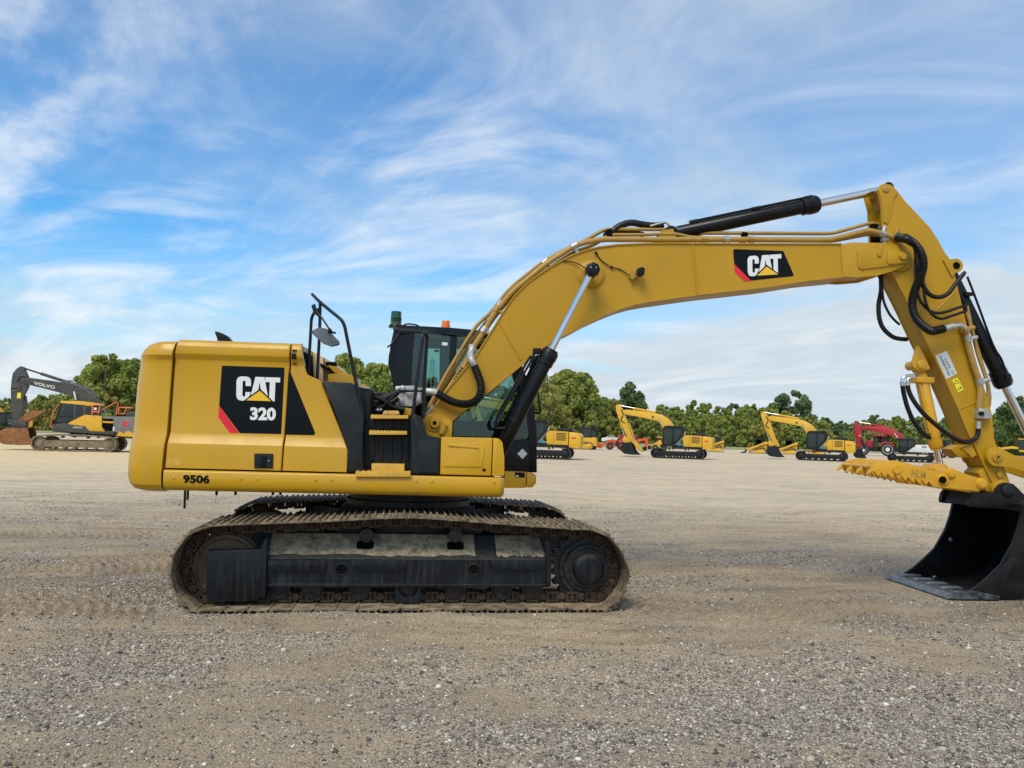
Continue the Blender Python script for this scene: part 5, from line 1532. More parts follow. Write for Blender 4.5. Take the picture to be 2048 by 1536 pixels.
plate('cylinder_clevis', Us([(1310, 487), (1322, 462), (1345, 458), (1356, 487)], -0.09), -0.11, -0.07, 'boomyellow', EX)
plate('cylinder_clevis', Us([(1310, 487), (1322, 462), (1345, 458), (1356, 487)], -0.09), 0.07, 0.11, 'boomyellow', EX)
# black hoses hopping over to the cylinder's foot
tube('feed_hose', [UP3(*k5(1330, 235), -0.02), UP3(*k5(1390, 180), -0.02), UP3(*k5(1470, 152), -0.02), UP3(*k5(1560, 165), -0.02), UP3(*k5(1640, 172), -0.02), UP3(*k5(1690, 165), -0.02)], 0.042, 'rubber', EX)
tube('feed_hose', [UP3(*k5(1320, 250), 0.08), UP3(*k5(1400, 215), 0.08), UP3(*k5(1480, 215), 0.08), UP3(*k5(1560, 232), 0.08)], 0.032, 'rubber', EX)
tube('feed_line', [UP3(*k6(0, 410), -0.05), UP3(*k6(60, 395), -0.05), UP3(*k6(110, 385), -0.05), UP3(*k6(150, 410), -0.05), UP3(*k6(200, 425), -0.05)], 0.014, 'silver', EX)
plate('line_bracket', Us([k5(1310, 200), k5(1350, 190), k5(1350, 245), k5(1310, 260)], -0.1), -0.12, 0.1, 'gap', EX)

# ---------------------------------------------------------------- pipework along the boom
Yq = -0.17
main_pipe = [k5(418, 990), k5(500, 868), k5(560, 758), k5(690, 602), k5(785, 528), k5(905, 428), k5(1060, 328), k5(1130, 292), k5(1270, 262), k5(1736, 265), k6(560, 508), k6(1320, 512), k6(1590, 441), k6(1660, 455), k6(1800, 498)]
bent('boom_pipe', [UP3(*q_, Yq) for q_ in main_pipe], 0.033, 'pipe', EX, 0.10, 12)
pipe2 = [k5(112, 1410), k5(232, 1180), k5(402, 900), k5(452, 828), k5(545, 748), k5(642, 618), k5(702, 560), k5(890, 410), k5(1000, 348), k5(1160, 275), k5(1300, 195), k5(1430, 195), k5(1640, 197), k6(150, 435), k6(240, 461), k6(700, 462), k6(1330, 465), k6(1620, 385), k6(1760, 415)]
bent('boom_pipe', [UP3(*q_, Yq + 0.14) for q_ in pipe2], 0.022, 'pipe', EX, 0.08, 10)
pipe3 = [k5(160, 1400), k5(300, 1185), k5(440, 965), k5(575, 770), k5(705, 610), k5(800, 540), k5(1080, 352), k5(1230, 300), k5(1330, 232), k5(1560, 232), k6(60, 468), k6(200, 468), k6(290, 492), k6(1330, 522), k6(1600, 470), k6(1680, 480)]
bent('boom_pipe', [UP3(*q_, Yq + 0.07) for q_ in pipe3], 0.020, 'pipe', EX, 0.08, 10)
pipe4 = [k5(130, 1402), k5(262, 1182), k5(420, 930), k5(520, 800)]
bent('boom_pipe', [UP3(*q_, Yq + 0.20) for q_ in pipe4], 0.022, 'pipe', EX, 0.08, 10)
pipe5 = [k5(185, 1385), k5(285, 1240), k5(380, 1080), k5(430, 1000)]
bent('boom_pipe', [UP3(*q_, Yq - 0.02) for q_ in pipe5], 0.024, 'pipe', EX, 0.08, 10)
for i, q_ in enumerate(((140, 1390), (118, 1400), (165, 1372))):
    a = Vector(UP3(*k5(*q_), Yq + 0.06 * i - 0.02)); b = Vector(UP3(*k5(q_[0] - 34, q_[1] + 46), Yq + 0.06 * i - 0.02))
    cyl('pipe_coupling', a, b, 0.034, 'silver', EX, 12)
def clamp(q_, y, r, ang, m='silver'):
    c_ = Vector(UP3(*q_, y)); dv = Vector((cos(ang), 0, sin(ang)))
    bm = bmesh.new()
    bm_lathe(bm, c_ - dv * 0.035, c_ + dv * 0.035, [(0, r), (0.07, r)], 14)
    sd2 = Vector((-sin(ang), 0, cos(ang)))
    o_ = c_ - sd2 * r * 1.1
    for t in (-0.02, 0.02):
        p_ = c_ + dv * t + Vector((0, -r * 0.9, 0))
        bm_lathe(bm, p_, p_ + Vector((0, -0.016, 0)), [(0, 0.009), (0.016, 0.009)], 6)
    # foot down to the plate
    bm_lathe(bm, c_, c_ + sd2 * (-r * 2.4 if ang > -0.2 else r * 2.4), [(0, r * .55), (r * 2.4, r * .55)], 8)
    from_bm('pipe_clamp', bm, m, EX, 40)
clamp(k5(495, 868), Yq, 0.044, 0.98)
clamp(k5(598, 690), Yq + 0.1, 0.032, 0.98)
clamp(k5(580, 730), Yq, 0.040, 0.98, 'pipe')
clamp(k5(900, 412), Yq + 0.08, 0.034, 0.70)
clamp(k5(1095, 308), Yq, 0.041, 0.50)
clamp(k6(560, 508), Yq, 0.040, 0.0)
clamp(k6(396, 507), Yq, 0.040, 0.0, 'pipe')
clamp(k6(740, 508), Yq, 0.040, 0.0, 'pipe')
clamp(k6(690, 470), Yq + 0.14, 0.030, 0.0, 'gap')
clamp(k6(1700, 468), Yq, 0.042, -0.3)
clamp(k6(1690, 430), Yq + 0.1, 0.034, -0.3)
clamp(k6(1715, 510), Yq + 0.02, 0.034, -0.1)
clamp(k6(1790, 492), Yq, 0.046, -0.3, 'pipe')
plate('clamp_stand', Us([k6(660, 535), k6(670, 490), k6(715, 455), k6(730, 455), k6(705, 495), k6(700, 535)], Yq + 0.14), Yq + 0.14, Yq + 0.2, 'pipe', EX)
plate('clamp_stand', Us([k6(1625, 540), k6(1618, 395), k6(1650, 380), k6(1760, 520), k6(1740, 542)], Yq + 0.12), Yq + 0.12, Yq + 0.16, 'gap', EX)
plate('pipe_rack', Us([k5(285, 1195), k5(340, 1110), k5(356, 1118), k5(300, 1205)], Yq - 0.055), Yq - 0.06, Yq - 0.05, 'pipe', EX)
for i in range(5):
    x, z = U(*k5(296 + 12 * i, 1194 - 18 * i), Yq - 0.06)
    cyl('rack_hole', (x, Yq - 0.064, z), (x, Yq - 0.058, z), 0.010, 'gap', EX, 8)
# armoured hose sagging from the boom pipe to the valve block
Yz = BY0 - 0.10
hose = [k5(418, 990), k5(405, 1040), k5(428, 1105), k5(455, 1170), k5(474, 1235), k5(468, 1300), k5(432, 1345), k5(370, 1363), k5(300, 1352), k5(240, 1325), k5(178, 1287)]
tube('armoured_hose', [UP3(*q_, Yz if i > 1 else Yq) for i, q_ in enumerate(hose[2:], 2)], 0.050, 'rubber', EX, 12, 8, ribs=0.026)
tube('hose_end', [UP3(*k5(418, 985), Yq), UP3(*k5(404, 1030), Yq - 0.05), UP3(*k5(410, 1065), Yz), UP3(*k5(428, 1105), Yz)], 0.040, 'alu', EX, 12)
tube('hose_end', [UP3(*k5(180, 1288), Yz), UP3(*k5(140, 1280), Yz), UP3(*k5(90, 1280), Yz), UP3(*k5(20, 1275), -0.55)], 0.044, 'alu', EX, 12)
lathe('hose_nut', UP3(*k5(420, 968), Yq), UP3(*k5(412, 1000), Yq), [(0, 0.05), (0.05, 0.05)], 'silver', EX, 6)
# lamp, wires on the boom's side
lx, lz = U(*k5(1540, 480), BY0 - 0.09)
plate('work_lamp', rounded(Us([k5(1518, 458), k5(1550, 448), k5(1567, 460), k5(1562, 500), k5(1545, 510), k5(1515, 495)], BY0 - 0.12), 0.012, 2), BY0 - 0.15, BY0 - 0.06, 'black', EX, 0.012)
plate('lamp_bracket', Us([k5(1470, 515), k5(1490, 472), k5(1520, 470), k5(1515, 510), k5(1480, 535)], BY0 - 0.06), BY0 - 0.07, BY0 + 0.0, 'pipe', EX, 0.004)
tube('lamp_wire', [UP3(*k5(1240, 350), BY0 - 0.012), UP3(*k5(1280, 405), BY0 - 0.012), UP3(*k5(1345, 448), BY0 - 0.02), UP3(*k5(1400, 462), BY0 - 0.012), UP3(*k5(1470, 508), BY0 - 0.03)], 0.006, 'rubber', EX)
tube('sensor_wire', [UP3(*k5(1020, 408), BY0 - 0.012), UP3(*k5(1080, 412), BY0 - 0.02), UP3(*k5(1130, 430), BY0 - 0.05), UP3(*k5(1175, 458), BY0 - 0.2)], 0.006, 'rubber', EX)
for q_ in ((1346, 448), (1242, 352)):
    c_ = UP3(*k5(*q_), BY0 - 0.02); lathe('wire_tie', (c_[0] - .015, c_[1], c_[2]), (c_[0] + .015, c_[1], c_[2]), [(0, 0.014), (0.03, 0.014)], 'rubber', EX, 8)
# boom decal
yb_ = BY0 - 0.004
decal('boom_decal', [k6(608, 578), k6(975, 592), k6(1055, 775), k6(738, 808), k6(616, 684)], yb_, 'decal', 0.003, 0.02)
decal('decal_stripe', [k6(616, 686), k6(738, 809), k6(690, 814), k6(621, 745)], yb_ - 0.0005, 'red', 0.003)
cat_mark([k6(712, 630), k6(960, 615), k6(962, 768), k6(716, 778)], [k6(852, 706), k6(936, 764), k6(782, 773)], yb_ - 0.001, 'boom')

# ---------------------------------------------------------------- stick
SY0, SY1 = -0.165, 0.165
st = [k6(1662, 145), k6(1685, 112), k6(1715, 98), k6(1768, 110), k6(1815, 160), k6(1860, 222), (1860, 455), (1876, 480), k7c(1130, -60), k7c(1180, 0), k7c(1212, 110), k7c(1290, 440), k7c(1400, 870), k7c(1555, 1400), k8(1335, 220), k8(1456, 552), k8(1440, 600), k8(1400, 640), k8(1352, 622),
      k8(1232, 372), k7c(1325, 1536), k7c(1250, 1350), k7c(1130, 1080), k7c(942, 700), k7c(820, 440), k7c(650, 105), (1772, 520), k6(1730, 600), k6(1700, 480), k6(1696, 380), k6(1690, 250)]
stp = Us(st, SY0)
# box section: the two side plates, then the shell between them a little inside
plate('stick_side', stp, SY0 - 0.0, SY0 + 0.02, 'boomyellow', EX, 0.003)
plate('stick_side', stp, SY1 - 0.02, SY1, 'boomyellow', EX, 0.003)
inn = Us([(1800, 404), (1860, 470), k7c(1150, 0), k7c(1195, 110), k7c(1280, 440), k7c(1390, 870), k7c(1545, 1400), k8(1325, 220), k8(1430, 545), k8(1380, 610), k8(1240, 370), k7c(1332, 1536), k7c(1256, 1350), k7c(1136, 1080), k7c(948, 700), k7c(826, 440), k7c(656, 110), (1778, 520), k6(1738, 600), k6(1760, 380), k6(1775, 240)], SY0)
plate('stick_box', inn, SY0 + 0.012, SY1 - 0.012, 'boomyellow', EX)
# doubler plates and pins
plate('stick_doubler', rounded(Us([k6(1668, 146), k6(1688, 116), k6(1715, 104), k6(1764, 116), k6(1812, 168), k6(1780, 205), k6(1755, 330), k6(1735, 400), k6(1702, 380), k6(1695, 250)], SY0), 0.02, 2), SY0 - 0.016, SY0 + 0.002, 'boomyellow', EX, 0.004)
tx, tz = U(*k6(1718, 143), SY0)
lathe('stick_top_pin', (tx, SY0 - 0.03, tz), (tx, SY1 + 0.03, tz), [(0, 0.034), (0.004, 0.040), (0.386, 0.040), (0.39, 0.034)], 'pipe', EX, 18)
lathe('pivot_boss', (nx, SY0 - 0.04, nz_), (nx, SY0 + 0.01, nz_), [(0, 0.15), (0.012, 0.165), (0.05, 0.17)], 'boomyellow', EX, 32)
lx_, lz_ = U(*k7c(1222, 53), SY0)
for y_ in (SY0 - 0.02, SY1 - 0.015):
    bm = bmesh.new()
    bm_lathe(bm, (lx_, y_, lz_), (lx_, y_ + 0.035, lz_), [(0, 0.085), (0.035, 0.085)], 24)
    poly = [(lx_ - 0.16, lz_ + 0.06), (lx_, lz_ + 0.084), (lx_, lz_ - 0.084), (lx_ - 0.05, lz_ - 0.14)]
    bm_plate(bm, poly, y_ + 0.001, y_ + 0.034)
    from_bm('cylinder_lug', bm, 'boomyellow', EX, 40)
cyl('lug_pin', (lx_, SY0 - 0.03, lz_), (lx_, SY1 + 0.03, lz_), 0.042, 'gap', EX, 16)
for a, b in (((930, 580), (1005, 510)), ((1045, 465), (1215, 295)), ((1255, 1350), (1418, 1278)), ((1450, 1262), (1490, 1245))):
    seam(k7c(*a), k7c(*b), SY0, 0.008)
# bucket cylinder on the outer side of the stick
a_ = U(2096, 948, 0.0); b_ = (lx_, lz_)
A, B, H, d = ram('bucket_cylinder', a_, b_, 0.425, rpx(6.5, 0, 2.2, 15.5), rpx(6.5, 0, 2.6, 28), rpx(6.5, 0, 2.2, 37), 0.0, y_eye=0.08)
tube('bucket_cylinder_line', [UP3(*k7c(1330, 150), -0.07), UP3(*k7c(1400, 330), -0.09), UP3(*k7c(1560, 760), -0.10), UP3(*k7c(1640, 900), -0.10), UP3(*k7c(1690, 1050), -0.10)], 0.014, 'black', EX)
bm = bmesh.new()
c_ = UP3(*k7c(1690, 1055), -0.1); bm_box(bm, c_[0] - .04, c_[0] + .03, c_[1] - .04, c_[1] + .04, c_[2] - .03, c_[2] + .03, .006)
from_bm('cylinder_block', bm, 'black', EX, 40)
bm = bmesh.new()
c_ = UP3(*k7c(1345, 310), -0.1); bm_box(bm, c_[0] - .06, c_[0] + .05, c_[1] - .02, c_[1] + .04, c_[2] - .02, c_[2] + .025, .006)
from_bm('cylinder_block', bm, 'black', EX, 40)
# idler links and bucket link
ix, iz = U(*k9(785, 1262), SY0 - 0.08)
ex_, ez_ = a_
for y_ in (SY0 - 0.085, SY1 + 0.035):
    bm = bmesh.new()
    dv = Vector((ex_ - ix, ez_ - iz)).normalized(); nv = Vector((-dv.y, dv.x))
    pts = []
    for k in range(9):
        t = pi / 2 + pi * k / 8
        pts.append((ix + 0.115 * (dv.x * cos(t) + nv.x * sin(t)), iz + 0.115 * (dv.y * cos(t) + nv.y * sin(t))))
    for k in range(9):
        t = -pi / 2 + pi * k / 8
        pts.append((ex_ + 0.10 * (dv.x * cos(t) + nv.x * sin(t)), ez_ + 0.10 * (dv.y * cos(t) + nv.y * sin(t))))
    # waist
    m1 = (ix + dv.x * 0.2 - nv.x * 0.07, iz + dv.y * 0.2 - nv.y * 0.07); m2 = (ix + dv.x * 0.2 + nv.x * 0.07, iz + dv.y * 0.2 + nv.y * 0.07)
    pts = pts[:9] + [m1] + pts[9:] + [m2]
    bm_plate(bm, pts, y_, y_ + 0.05, 0.006)
    bm_lathe(bm, (ix, y_ - 0.02, iz), (ix, y_ + 0.03, iz), [(0, 0.055), (0.006, 0.062), (0.05, 0.062)], 24)
    from_bm('idler_link', bm, 'boomyellow', EX, 40)
lathe('idler_pin', (ix, SY0 - 0.115, iz), (ix, SY1 + 0.09, iz), [(0, 0.015), (0.001, 0.032), (0.6, 0.032)], 'pipe', EX, 16)
cyl('pin_hole', (ix, SY0 - 0.120, iz), (ix, SY0 - 0.11, iz), 0.012, 'gap', EX, 10)
bkx, bkz = U(2092, 1000, 0)
plate('bucket_link', rounded([(ex_ - 0.10, ez_ + 0.08), (ex_ + 0.10, ez_ + 0.08), (bkx + 0.09, bkz - 0.08), (bkx - 0.09, bkz - 0.08)], 0.06, 3), -0.13, 0.13, 'pipe', EX, 0.012)
x, z = U(*k8(1370, 492), SY0)
lathe('grease_boss', (x, SY0 - 0.03, z), (x, SY0 + 0.01, z), [(0, 0.018), (0.001, 0.034), (0.04, 0.036)], 'boomyellow', EX, 14)
# stickers
ys = SY0 - 0.003
decal('coupler_sticker', [k7c(1043, 865), k7c(1143, 820), k7c(1240, 1025), k7c(1142, 1078)], ys, 'sticker', 0.002, 0.006)
def on(q, a, b):  # text box corner inside the rotated sticker: a along its length, b across from the right edge
    tl, tr, br, bl = k7c(1043, 865), k7c(1143, 820), k7c(1240, 1025), k7c(1142, 1078)
    x = (1 - a) * ((1 - b) * tr[0] + b * tl[0]) + a * ((1 - b) * br[0] + b * bl[0])
    y = (1 - a) * ((1 - b) * tr[1] + b * tl[1]) + a * ((1 - b) * br[1] + b * bl[1])
    return U(x, y, ys)
text('sticker_text', 'S-LOCK', on(0, .26, .46), on(0, .70, .46), on(0, .26, .28), ys - 0.001, 'decal', EX, 0.02)
text('sticker_text', 'COUPLER FITTED', on(0, .06, .76), on(0, .92, .76), on(0, .06, .56), ys - 0.001, 'decal', EX, 0.02)
text('sticker_text', 'CE', on(0, .80, .40), on(0, .95, .40), on(0, .80, .22), ys - 0.001, 'rail', EX)
decal('warning_sticker', [k7c(1192, 1082), k7c(1243, 1064), k7c(1298, 1168), k7c(1250, 1198)], ys, 'ysticker', 0.002, 0.004)
decal('warning_triangle', [k7c(1226, 1078), k7c(1262, 1112), k7c(1212, 1124)], ys - 0.0008, 'decal', 0.001)
decal('warning_inner', [k7c(1228, 1088), k7c(1252, 1110), k7c(1219, 1118)], ys - 0.0016, 'ysticker', 0.001)
decal('warning_bar', [k7c(1262, 1135), k7c(1282, 1160), k7c(1273, 1166), k7c(1262, 1150)], ys - 0.0008, 'decal', 0.001)
decal('warning_bar', [k7c(1244, 1160), k7c(1252, 1156), k7c(1262, 1172), k7c(1255, 1176)], ys - 0.0008, 'decal', 0.001)
# hoses at the elbow
Yo = BY0 - 0.10
def hose_(name, pts, r, kf, ribs=0.0, y=Yo, m='rubber', n=10):
    return tube(name, [UP3(*kf(*q_), y if not isinstance(y, list) else y[i]) for i, q_ in enumerate(pts)], r, m, EX, n, 6, ribs)
big = [k6(1800, 490), k6(1870, 505), k6(1935, 540), k6(1985, 610), k6(2000, 700), k6(1975, 790), k6(1940, 870), k6(1918, 960), k6(1930, 1050), k6(1975, 1120), k7c(1000, 640), k7c(1060, 634), k7c(1125, 618)]
tube('elbow_hose', [UP3(*q_, Yq if i == 0 else Yo - 0.03) for i, q_ in enumerate(big)], 0.052, 'rubber', EX, 12, 6, ribs=0.026)
tube('hose_end', [UP3(*k7c(1120, 620), Yo - 0.03), UP3(*k7c(1170, 608), Yo - 0.03), UP3(*k7c(1215, 598), Yo - 0.03)], 0.040, 'silver', EX, 12)
tube('hose_elbow', [UP3(*k7c(1212, 599), Yo - 0.03), UP3(*k7c(1262, 588), Yo - 0.03), UP3(*k7c(1300, 610), Yo), UP3(*k7c(1312, 650), SY0 - 0.06)], 0.028, 'chrome', EX, 12)
hose_('stick_hose', [(860, -120), (885, 30), (915, 170), (945, 255), (1000, 318), (1080, 336), (1160, 300), (1225, 215), (1300, 122)], 0.026, k7c)
hose_('stick_hose', [(870, -140), (862, 60), (870, 230), (895, 345), (960, 435), (1045, 478), (1140, 468), (1250, 430), (1325, 412)], 0.017, k7c, y=Yo + 0.03)
hose_('stick_hose', [(890, -150), (925, 40), (935, 230), (955, 380), (1005, 482), (1090, 530), (1190, 505), (1320, 460)], 0.017, k7c, y=Yo)
hose_('stick_hose', [(1800 - 1640, 0), (0, 0)] if False else [(770, -230), (835, -190), (900, -110), (930, 0), (925, 120)], 0.018, k7c, y=Yo + 0.02)
hose_('under_hose', [(548, 110), (552, 270), (530, 400), (535, 520), (570, 615), (650, 690), (720, 712), (790, 716)], 0.030, k7c, ribs=0.03, y=0.05)
hose_('under_hose', [(560, 240), (575, 370), (620, 475), (670, 540), (720, 584)], 0.015, k7c, y=0.0)
cyl('hose_fitting', UP3(*k7c(1250, 175), Yo), UP3(*k7c(1310, 108), Yo), 0.020, 'black', EX, 10)
# pipes down the stick's edge
Yk = SY0 - 0.05
bent('stick_pipe', [UP3(*k7c(*q_), Yk) for q_ in ((1312, 630), (1332, 750), (1402, 1000), (1440, 1090), (1450, 1200), (1436, 1345))], 0.037, 'pipe', EX, 0.08, 12)
bent('stick_pipe', [UP3(*k7c(*q_), Yk + 0.07) for q_ in ((1322, 465), (1362, 600), (1422, 850), (1502, 1080), (1522, 1165), (1502, 1350))], 0.019, 'pipe', EX, 0.08, 10)
bent('stick_pipe', [UP3(*k7c(*q_), Yk + 0.10) for q_ in ((1330, 410), (1380, 640), (1450, 880), (1520, 1100), (1540, 1250), (1530, 1330))], 0.015, 'pipe', EX, 0.08, 10)
for q_ in ((1336, 716), (1444, 1100)):
    clamp(k7c(*q_), Yk, 0.048, -1.32)
clamp(k7c(1305, 632), Yk, 0.052, -1.3, 'pipe')
c_ = UP3(*k9(605, 752), Yk); bm = bmesh.new(); bm_box(bm, c_[0] - .055, c_[0] + .055, Yk - .05, Yk + .06, c_[2] - .06, c_[2] + .06, .008)
from_bm('stick_valve', bm, 'alu', EX, 40)
c_ = UP3(*k9(685, 770), Yk); bm = bmesh.new(); bm_box(bm, c_[0] - .03, c_[0] + .03, Yk - .02, Yk + .06, c_[2] - .04, c_[2] + .03, .006)
from_bm('stick_valve_cap', bm, 'silver', EX, 40)
x, z = U(*k9(605, 752), Yk - 0.05)
lathe('valve_port', (x, Yk - 0.07, z), (x, Yk - 0.04, z), [(0, 0.012), (0.001, 0.028), (0.03, 0.03)], 'black', EX, 10)
cyl('hose_ferrule', UP3(*k9(572, 845), Yk), UP3(*k9(570, 930), Yk), 0.027, 'silver', EX, 12)
hose_('thumb_hose', [(570, 925), (568, 985), (535, 1045), (460, 1085), (360, 1075), (240, 1015), (120, 925), (-60, 770), (-180, 620), (-245, 500), (-265, 420)], 0.027, k9, y=[Yk, Yk, Yk, Yk - .02, Yk - .04, Yk - .05, Yk - .05, Yk - .05, Yk - .04, Yk - .03, Yk - .03])
hose_('thumb_hose', [(745, 1130), (760, 1220), (795, 1345), (860, 1480), (960, 1590), (1060, 1600), (1120, 1540)], 0.027, k7c, y=-0.02)
for pts in ([(742, 1130), (745, 1080), (775, 1050), (850, 1045)], [(792, 1130), (790, 1085), (820, 1062), (856, 1062)]):
    tube('hose_elbow', [UP3(*k7c(*q_), -0.1) for q_ in pts], 0.020, 'chrome', EX, 10)
    a = UP3(*k7c(pts[0][0], pts[0][1] - 30), -0.1); b = UP3(*k7c(pts[0][0] + 2, pts[0][1] + 8), -0.1)
    cyl('hose_ferrule', a, b, 0.028, 'silver', EX, 12)

# ---------------------------------------------------------------- thumb
for y_ in (-0.115, 0.075):
    plate('thumb_bracket', rounded(Us([k7c(880, 780), k7c(895, 775), k7c(960, 900), k7c(1000, 985), k7c(900, 1005), k7c(842, 965), k7c(836, 930)], y_), 0.02, 2), y_, y_ + 0.04, 'thumb', EX, 0.005)
ax_, az_ = U(*k7c(905, 945), -0.10)
lathe('thumb_pin', (ax_, -0.145, az_), (ax_, 0.145, az_), [(0, 0.045), (0.006, 0.055), (0.284, 0.055), (0.29, 0.045)], 'thumb', EX, 20)
# cylinder with its barrel up, rod down
cx_, cz_ = U(*k8(1000, 485), 0.0)
rd = U(1882, 940, 0.0); tp = U(1838, 735, 0.0)
A, B, H, d = ram('thumb_cylinder', rd, tp, 0.20, rpx(5.9, 0, 1.6, 13.5), rpx(5.9, 0, 1.9, 25), rpx(5.9, 0, 1.7, 26.5), 0.0, 'thumb', 0.07, 0.075)
tube('thumb_feed_line', [Vector((A.lerp(B, t).x - 0.075, -0.06, A.lerp(B, t).z)) for t in (0.86, 0.6, 0.36)], 0.014, 'thumb', EX)
c_ = A.lerp(B, 0.875); bm = bmesh.new(); bm_box(bm, c_.x - 0.11, c_.x + 0.11, -0.09, 0.09, c_.z - .035, c_.z + .035, .008)
from_bm('thumb_manifold', bm, 'thumb', EX, 40)
# tines
zig = []
n_t = 9
for i in range(n_t):
    t0 = i / n_t; t1 = (i + 0.62) / n_t
    bx, by = 868 + (395 - 868) * t0, 585 + (497 - 585) * t0 - 6 * sin(pi * t0)
    zig.append((bx, by + 6))
    bx, by = 868 + (395 - 868) * t1, 585 + (497 - 585) * t1 - 6 * sin(pi * t1)
    zig.append((bx, by - 34))
tine = [k8(1272, 540), k8(1284, 575), k8(1262, 612), k8(1205, 622), k8(1000, 602)] + [k8(*q_) for q_ in zig] + [k8(365, 494), k8(378, 470), k8(415, 432), k8(455, 408), k8(505, 393), k8(580, 388), k8(640, 400), k8(700, 418), k8(850, 460), k8(945, 484), k8(975, 452), k8(1020, 446), k8(1060, 468), k8(1130, 495), k8(1205, 516), k8(1250, 526)]
YT0 = -0.36
tp_ = Us(tine, YT0)
short = [q_ for q_ in tp_]
for i, y_ in enumerate((YT0, -0.115, 0.13, 0.375)):
    plate('thumb_tine', tp_, y_, y_ + 0.04, 'thumb', EX, 0.003)
for q_ in ((420, 440), (600, 470), (760, 510)):
    x, z = U(*k8(*q_), YT0)
    cyl('spacer_bar', (x, YT0 + 0.02, z), (x, 0.39, z), 0.024, 'thumb', EX, 12)
x, z = U(*k8(588, 455), YT0)
lathe('tine_boss', (x, YT0 - 0.02, z), (x, YT0 + 0.01, z), [(0, 0.050), (0.008, 0.055), (0.03, 0.056)], 'thumb', EX, 20)
for q_, r in (((1002, 488), 0.062), ((1240, 568), 0.068), ((945, 537), 0.066)):
    x, z = U(*k8(*q_), YT0)
    lathe('thumb_boss', (x, YT0 - 0.035, z), (x, 0.44, z), [(0, r * .55), (0.001, r * .62), (0.012, r * .66), (0.013, r * .85), (0.028, r), (0.06, r), (0.70, r), (0.80, r)], 'thumb', EX, 24)
x, z = U(*k8(945, 537), YT0 - 0.035)
cyl('pin_hole', (x, YT0 - 0.038, z), (x, YT0 - 0.02, z), 0.042, 'gap', EX, 18)
text('cast_letters', 'HLM', U(*k8(700, 512), YT0), U(*k8(808, 528), YT0), U(*k8(706, 455), YT0), YT0 - 0.004, 'pipe', EX, 0.015)
plate('thumb_rod_lug', Us([k8(868, 455), k8(890, 420), k8(962, 415), k8(985, 455), k8(940, 470)], -0.12), -0.13, 0.13, 'thumb', EX, 0.006)
plate('thumb_weld_plate', Us([k8(880, 586), k8(1240, 612), k8(1250, 650), k8(1020, 612)], -0.25), -0.20, 0.2, 'thumb', EX)
# stop bracket on the stick's belly
plate('thumb_stop', Us([k8(985, 300), k8(1050, 270), k8(1170, 262), k8(1215, 350), k8(1160, 370), k8(1045, 360)], 0.0), -0.05, 0.15, 'boomyellow', EX, 0.004)
plate('thumb_stop_wing', Us([k8(1082, 295), k8(1160, 262), k8(1205, 345), k8(1165, 368), k8(1140, 330)], SY0 - 0.04), SY0 - 0.045, SY0 + 0.01, 'boomyellow', EX, 0.004)
plate('thumb_gusset', Us([k8(1180, 480), k8(1220, 440), k8(1330, 620), k8(1240, 620)], -0.05), -0.14, 0.14, 'boomyellow', EX, 0.004)

# ---------------------------------------------------------------- coupler and bucket
YK0 = -0.30
cp = Us([k8(1146, 722), k8(1156, 668), k8(1182, 634), k8(1350, 644), k8(1368, 602), k8(1400, 570), k8(1440, 558), k8(1485, 568), k8(1525, 606), (2048, 989), (2090, 1005), (2092, 1024), k8(1150, 745)], YK0)
plate('quick_coupler', rounded(cp, 0.03, 2), YK0, YK0 + 0.06, 'bucket', EX, 0.010)
plate('quick_coupler', rounded(cp, 0.03, 2), 0.24, 0.30, 'bucket', EX, 0.010)
cpi = Us([k8(1160, 735), k8(1190, 650), k8(1350, 665), (2035, 1000), (2085, 1015), (2085, 1024)], YK0)
plate('coupler_core', cpi, YK0 + 0.06, 0.24, 'bucket', EX)
qx, qz = U(*k8(1440, 620), YK0)
lathe('coupler_pin', (qx, YK0 - 0.03, qz), (qx, 0.33, qz), [(0, 0.06), (0.01, 0.075), (0.62, 0.075)], 'bucket', EX, 20)
lathe('stick_tip_boss', (qx, SY0 - 0.05, qz), (qx, SY1 + 0.05, qz), [(0, 0.10), (0.01, 0.12), (0.42, 0.12), (0.43, 0.1)], 'boomyellow', EX, 24)
# bucket: profile in x-z on its near side
def gz(px, py, z=0.03):
    g = ground(px, py, z) - np.array([0, YC, 0])
    return (_c * g[0] + _s * g[1], -_s * g[0] + _c * g[1])
BYn = -0.56
lip_n = U(1922, 1195, BYn)
BW = 1.30
rim = Us([(2047, 1018), (2043, 1038), (2039, 1056), (2028, 1088), (2004.5, 1130), (1980, 1154), (1956, 1175), (1938, 1186)], BYn)
zl_ = max(0.02, lip_n[1])
lipx = lip_n[0]
tx_, tz_ = rim[0]
heel = [(lipx, zl_), (lipx + 0.55, 0.015), (lipx + 0.95, 0.06), (lipx + 1.22, 0.22), (lipx + 1.36, 0.48), (lipx + 1.34, 0.78), (lipx + 1.18, 1.02), (lipx + 0.95, tz_ + 0.08), (tx_, tz_)]
side = [(lipx + 0.05, zl_ + 0.012)] + rim[::-1][0:] + [q_ for q_ in heel[::-1][1:-1]]
def side_plate(y0, y1):
    poly = [(lipx + 0.03, zl_ + 0.01)] + rim[::-1] + heel[::-1][1:-1]
    return plate('bucket_side', poly, y0, y1, 'bucket', EX, 0.003)
side_plate(BYn, BYn + 0.03)
side_plate(BYn + BW - 0.03, BYn + BW)
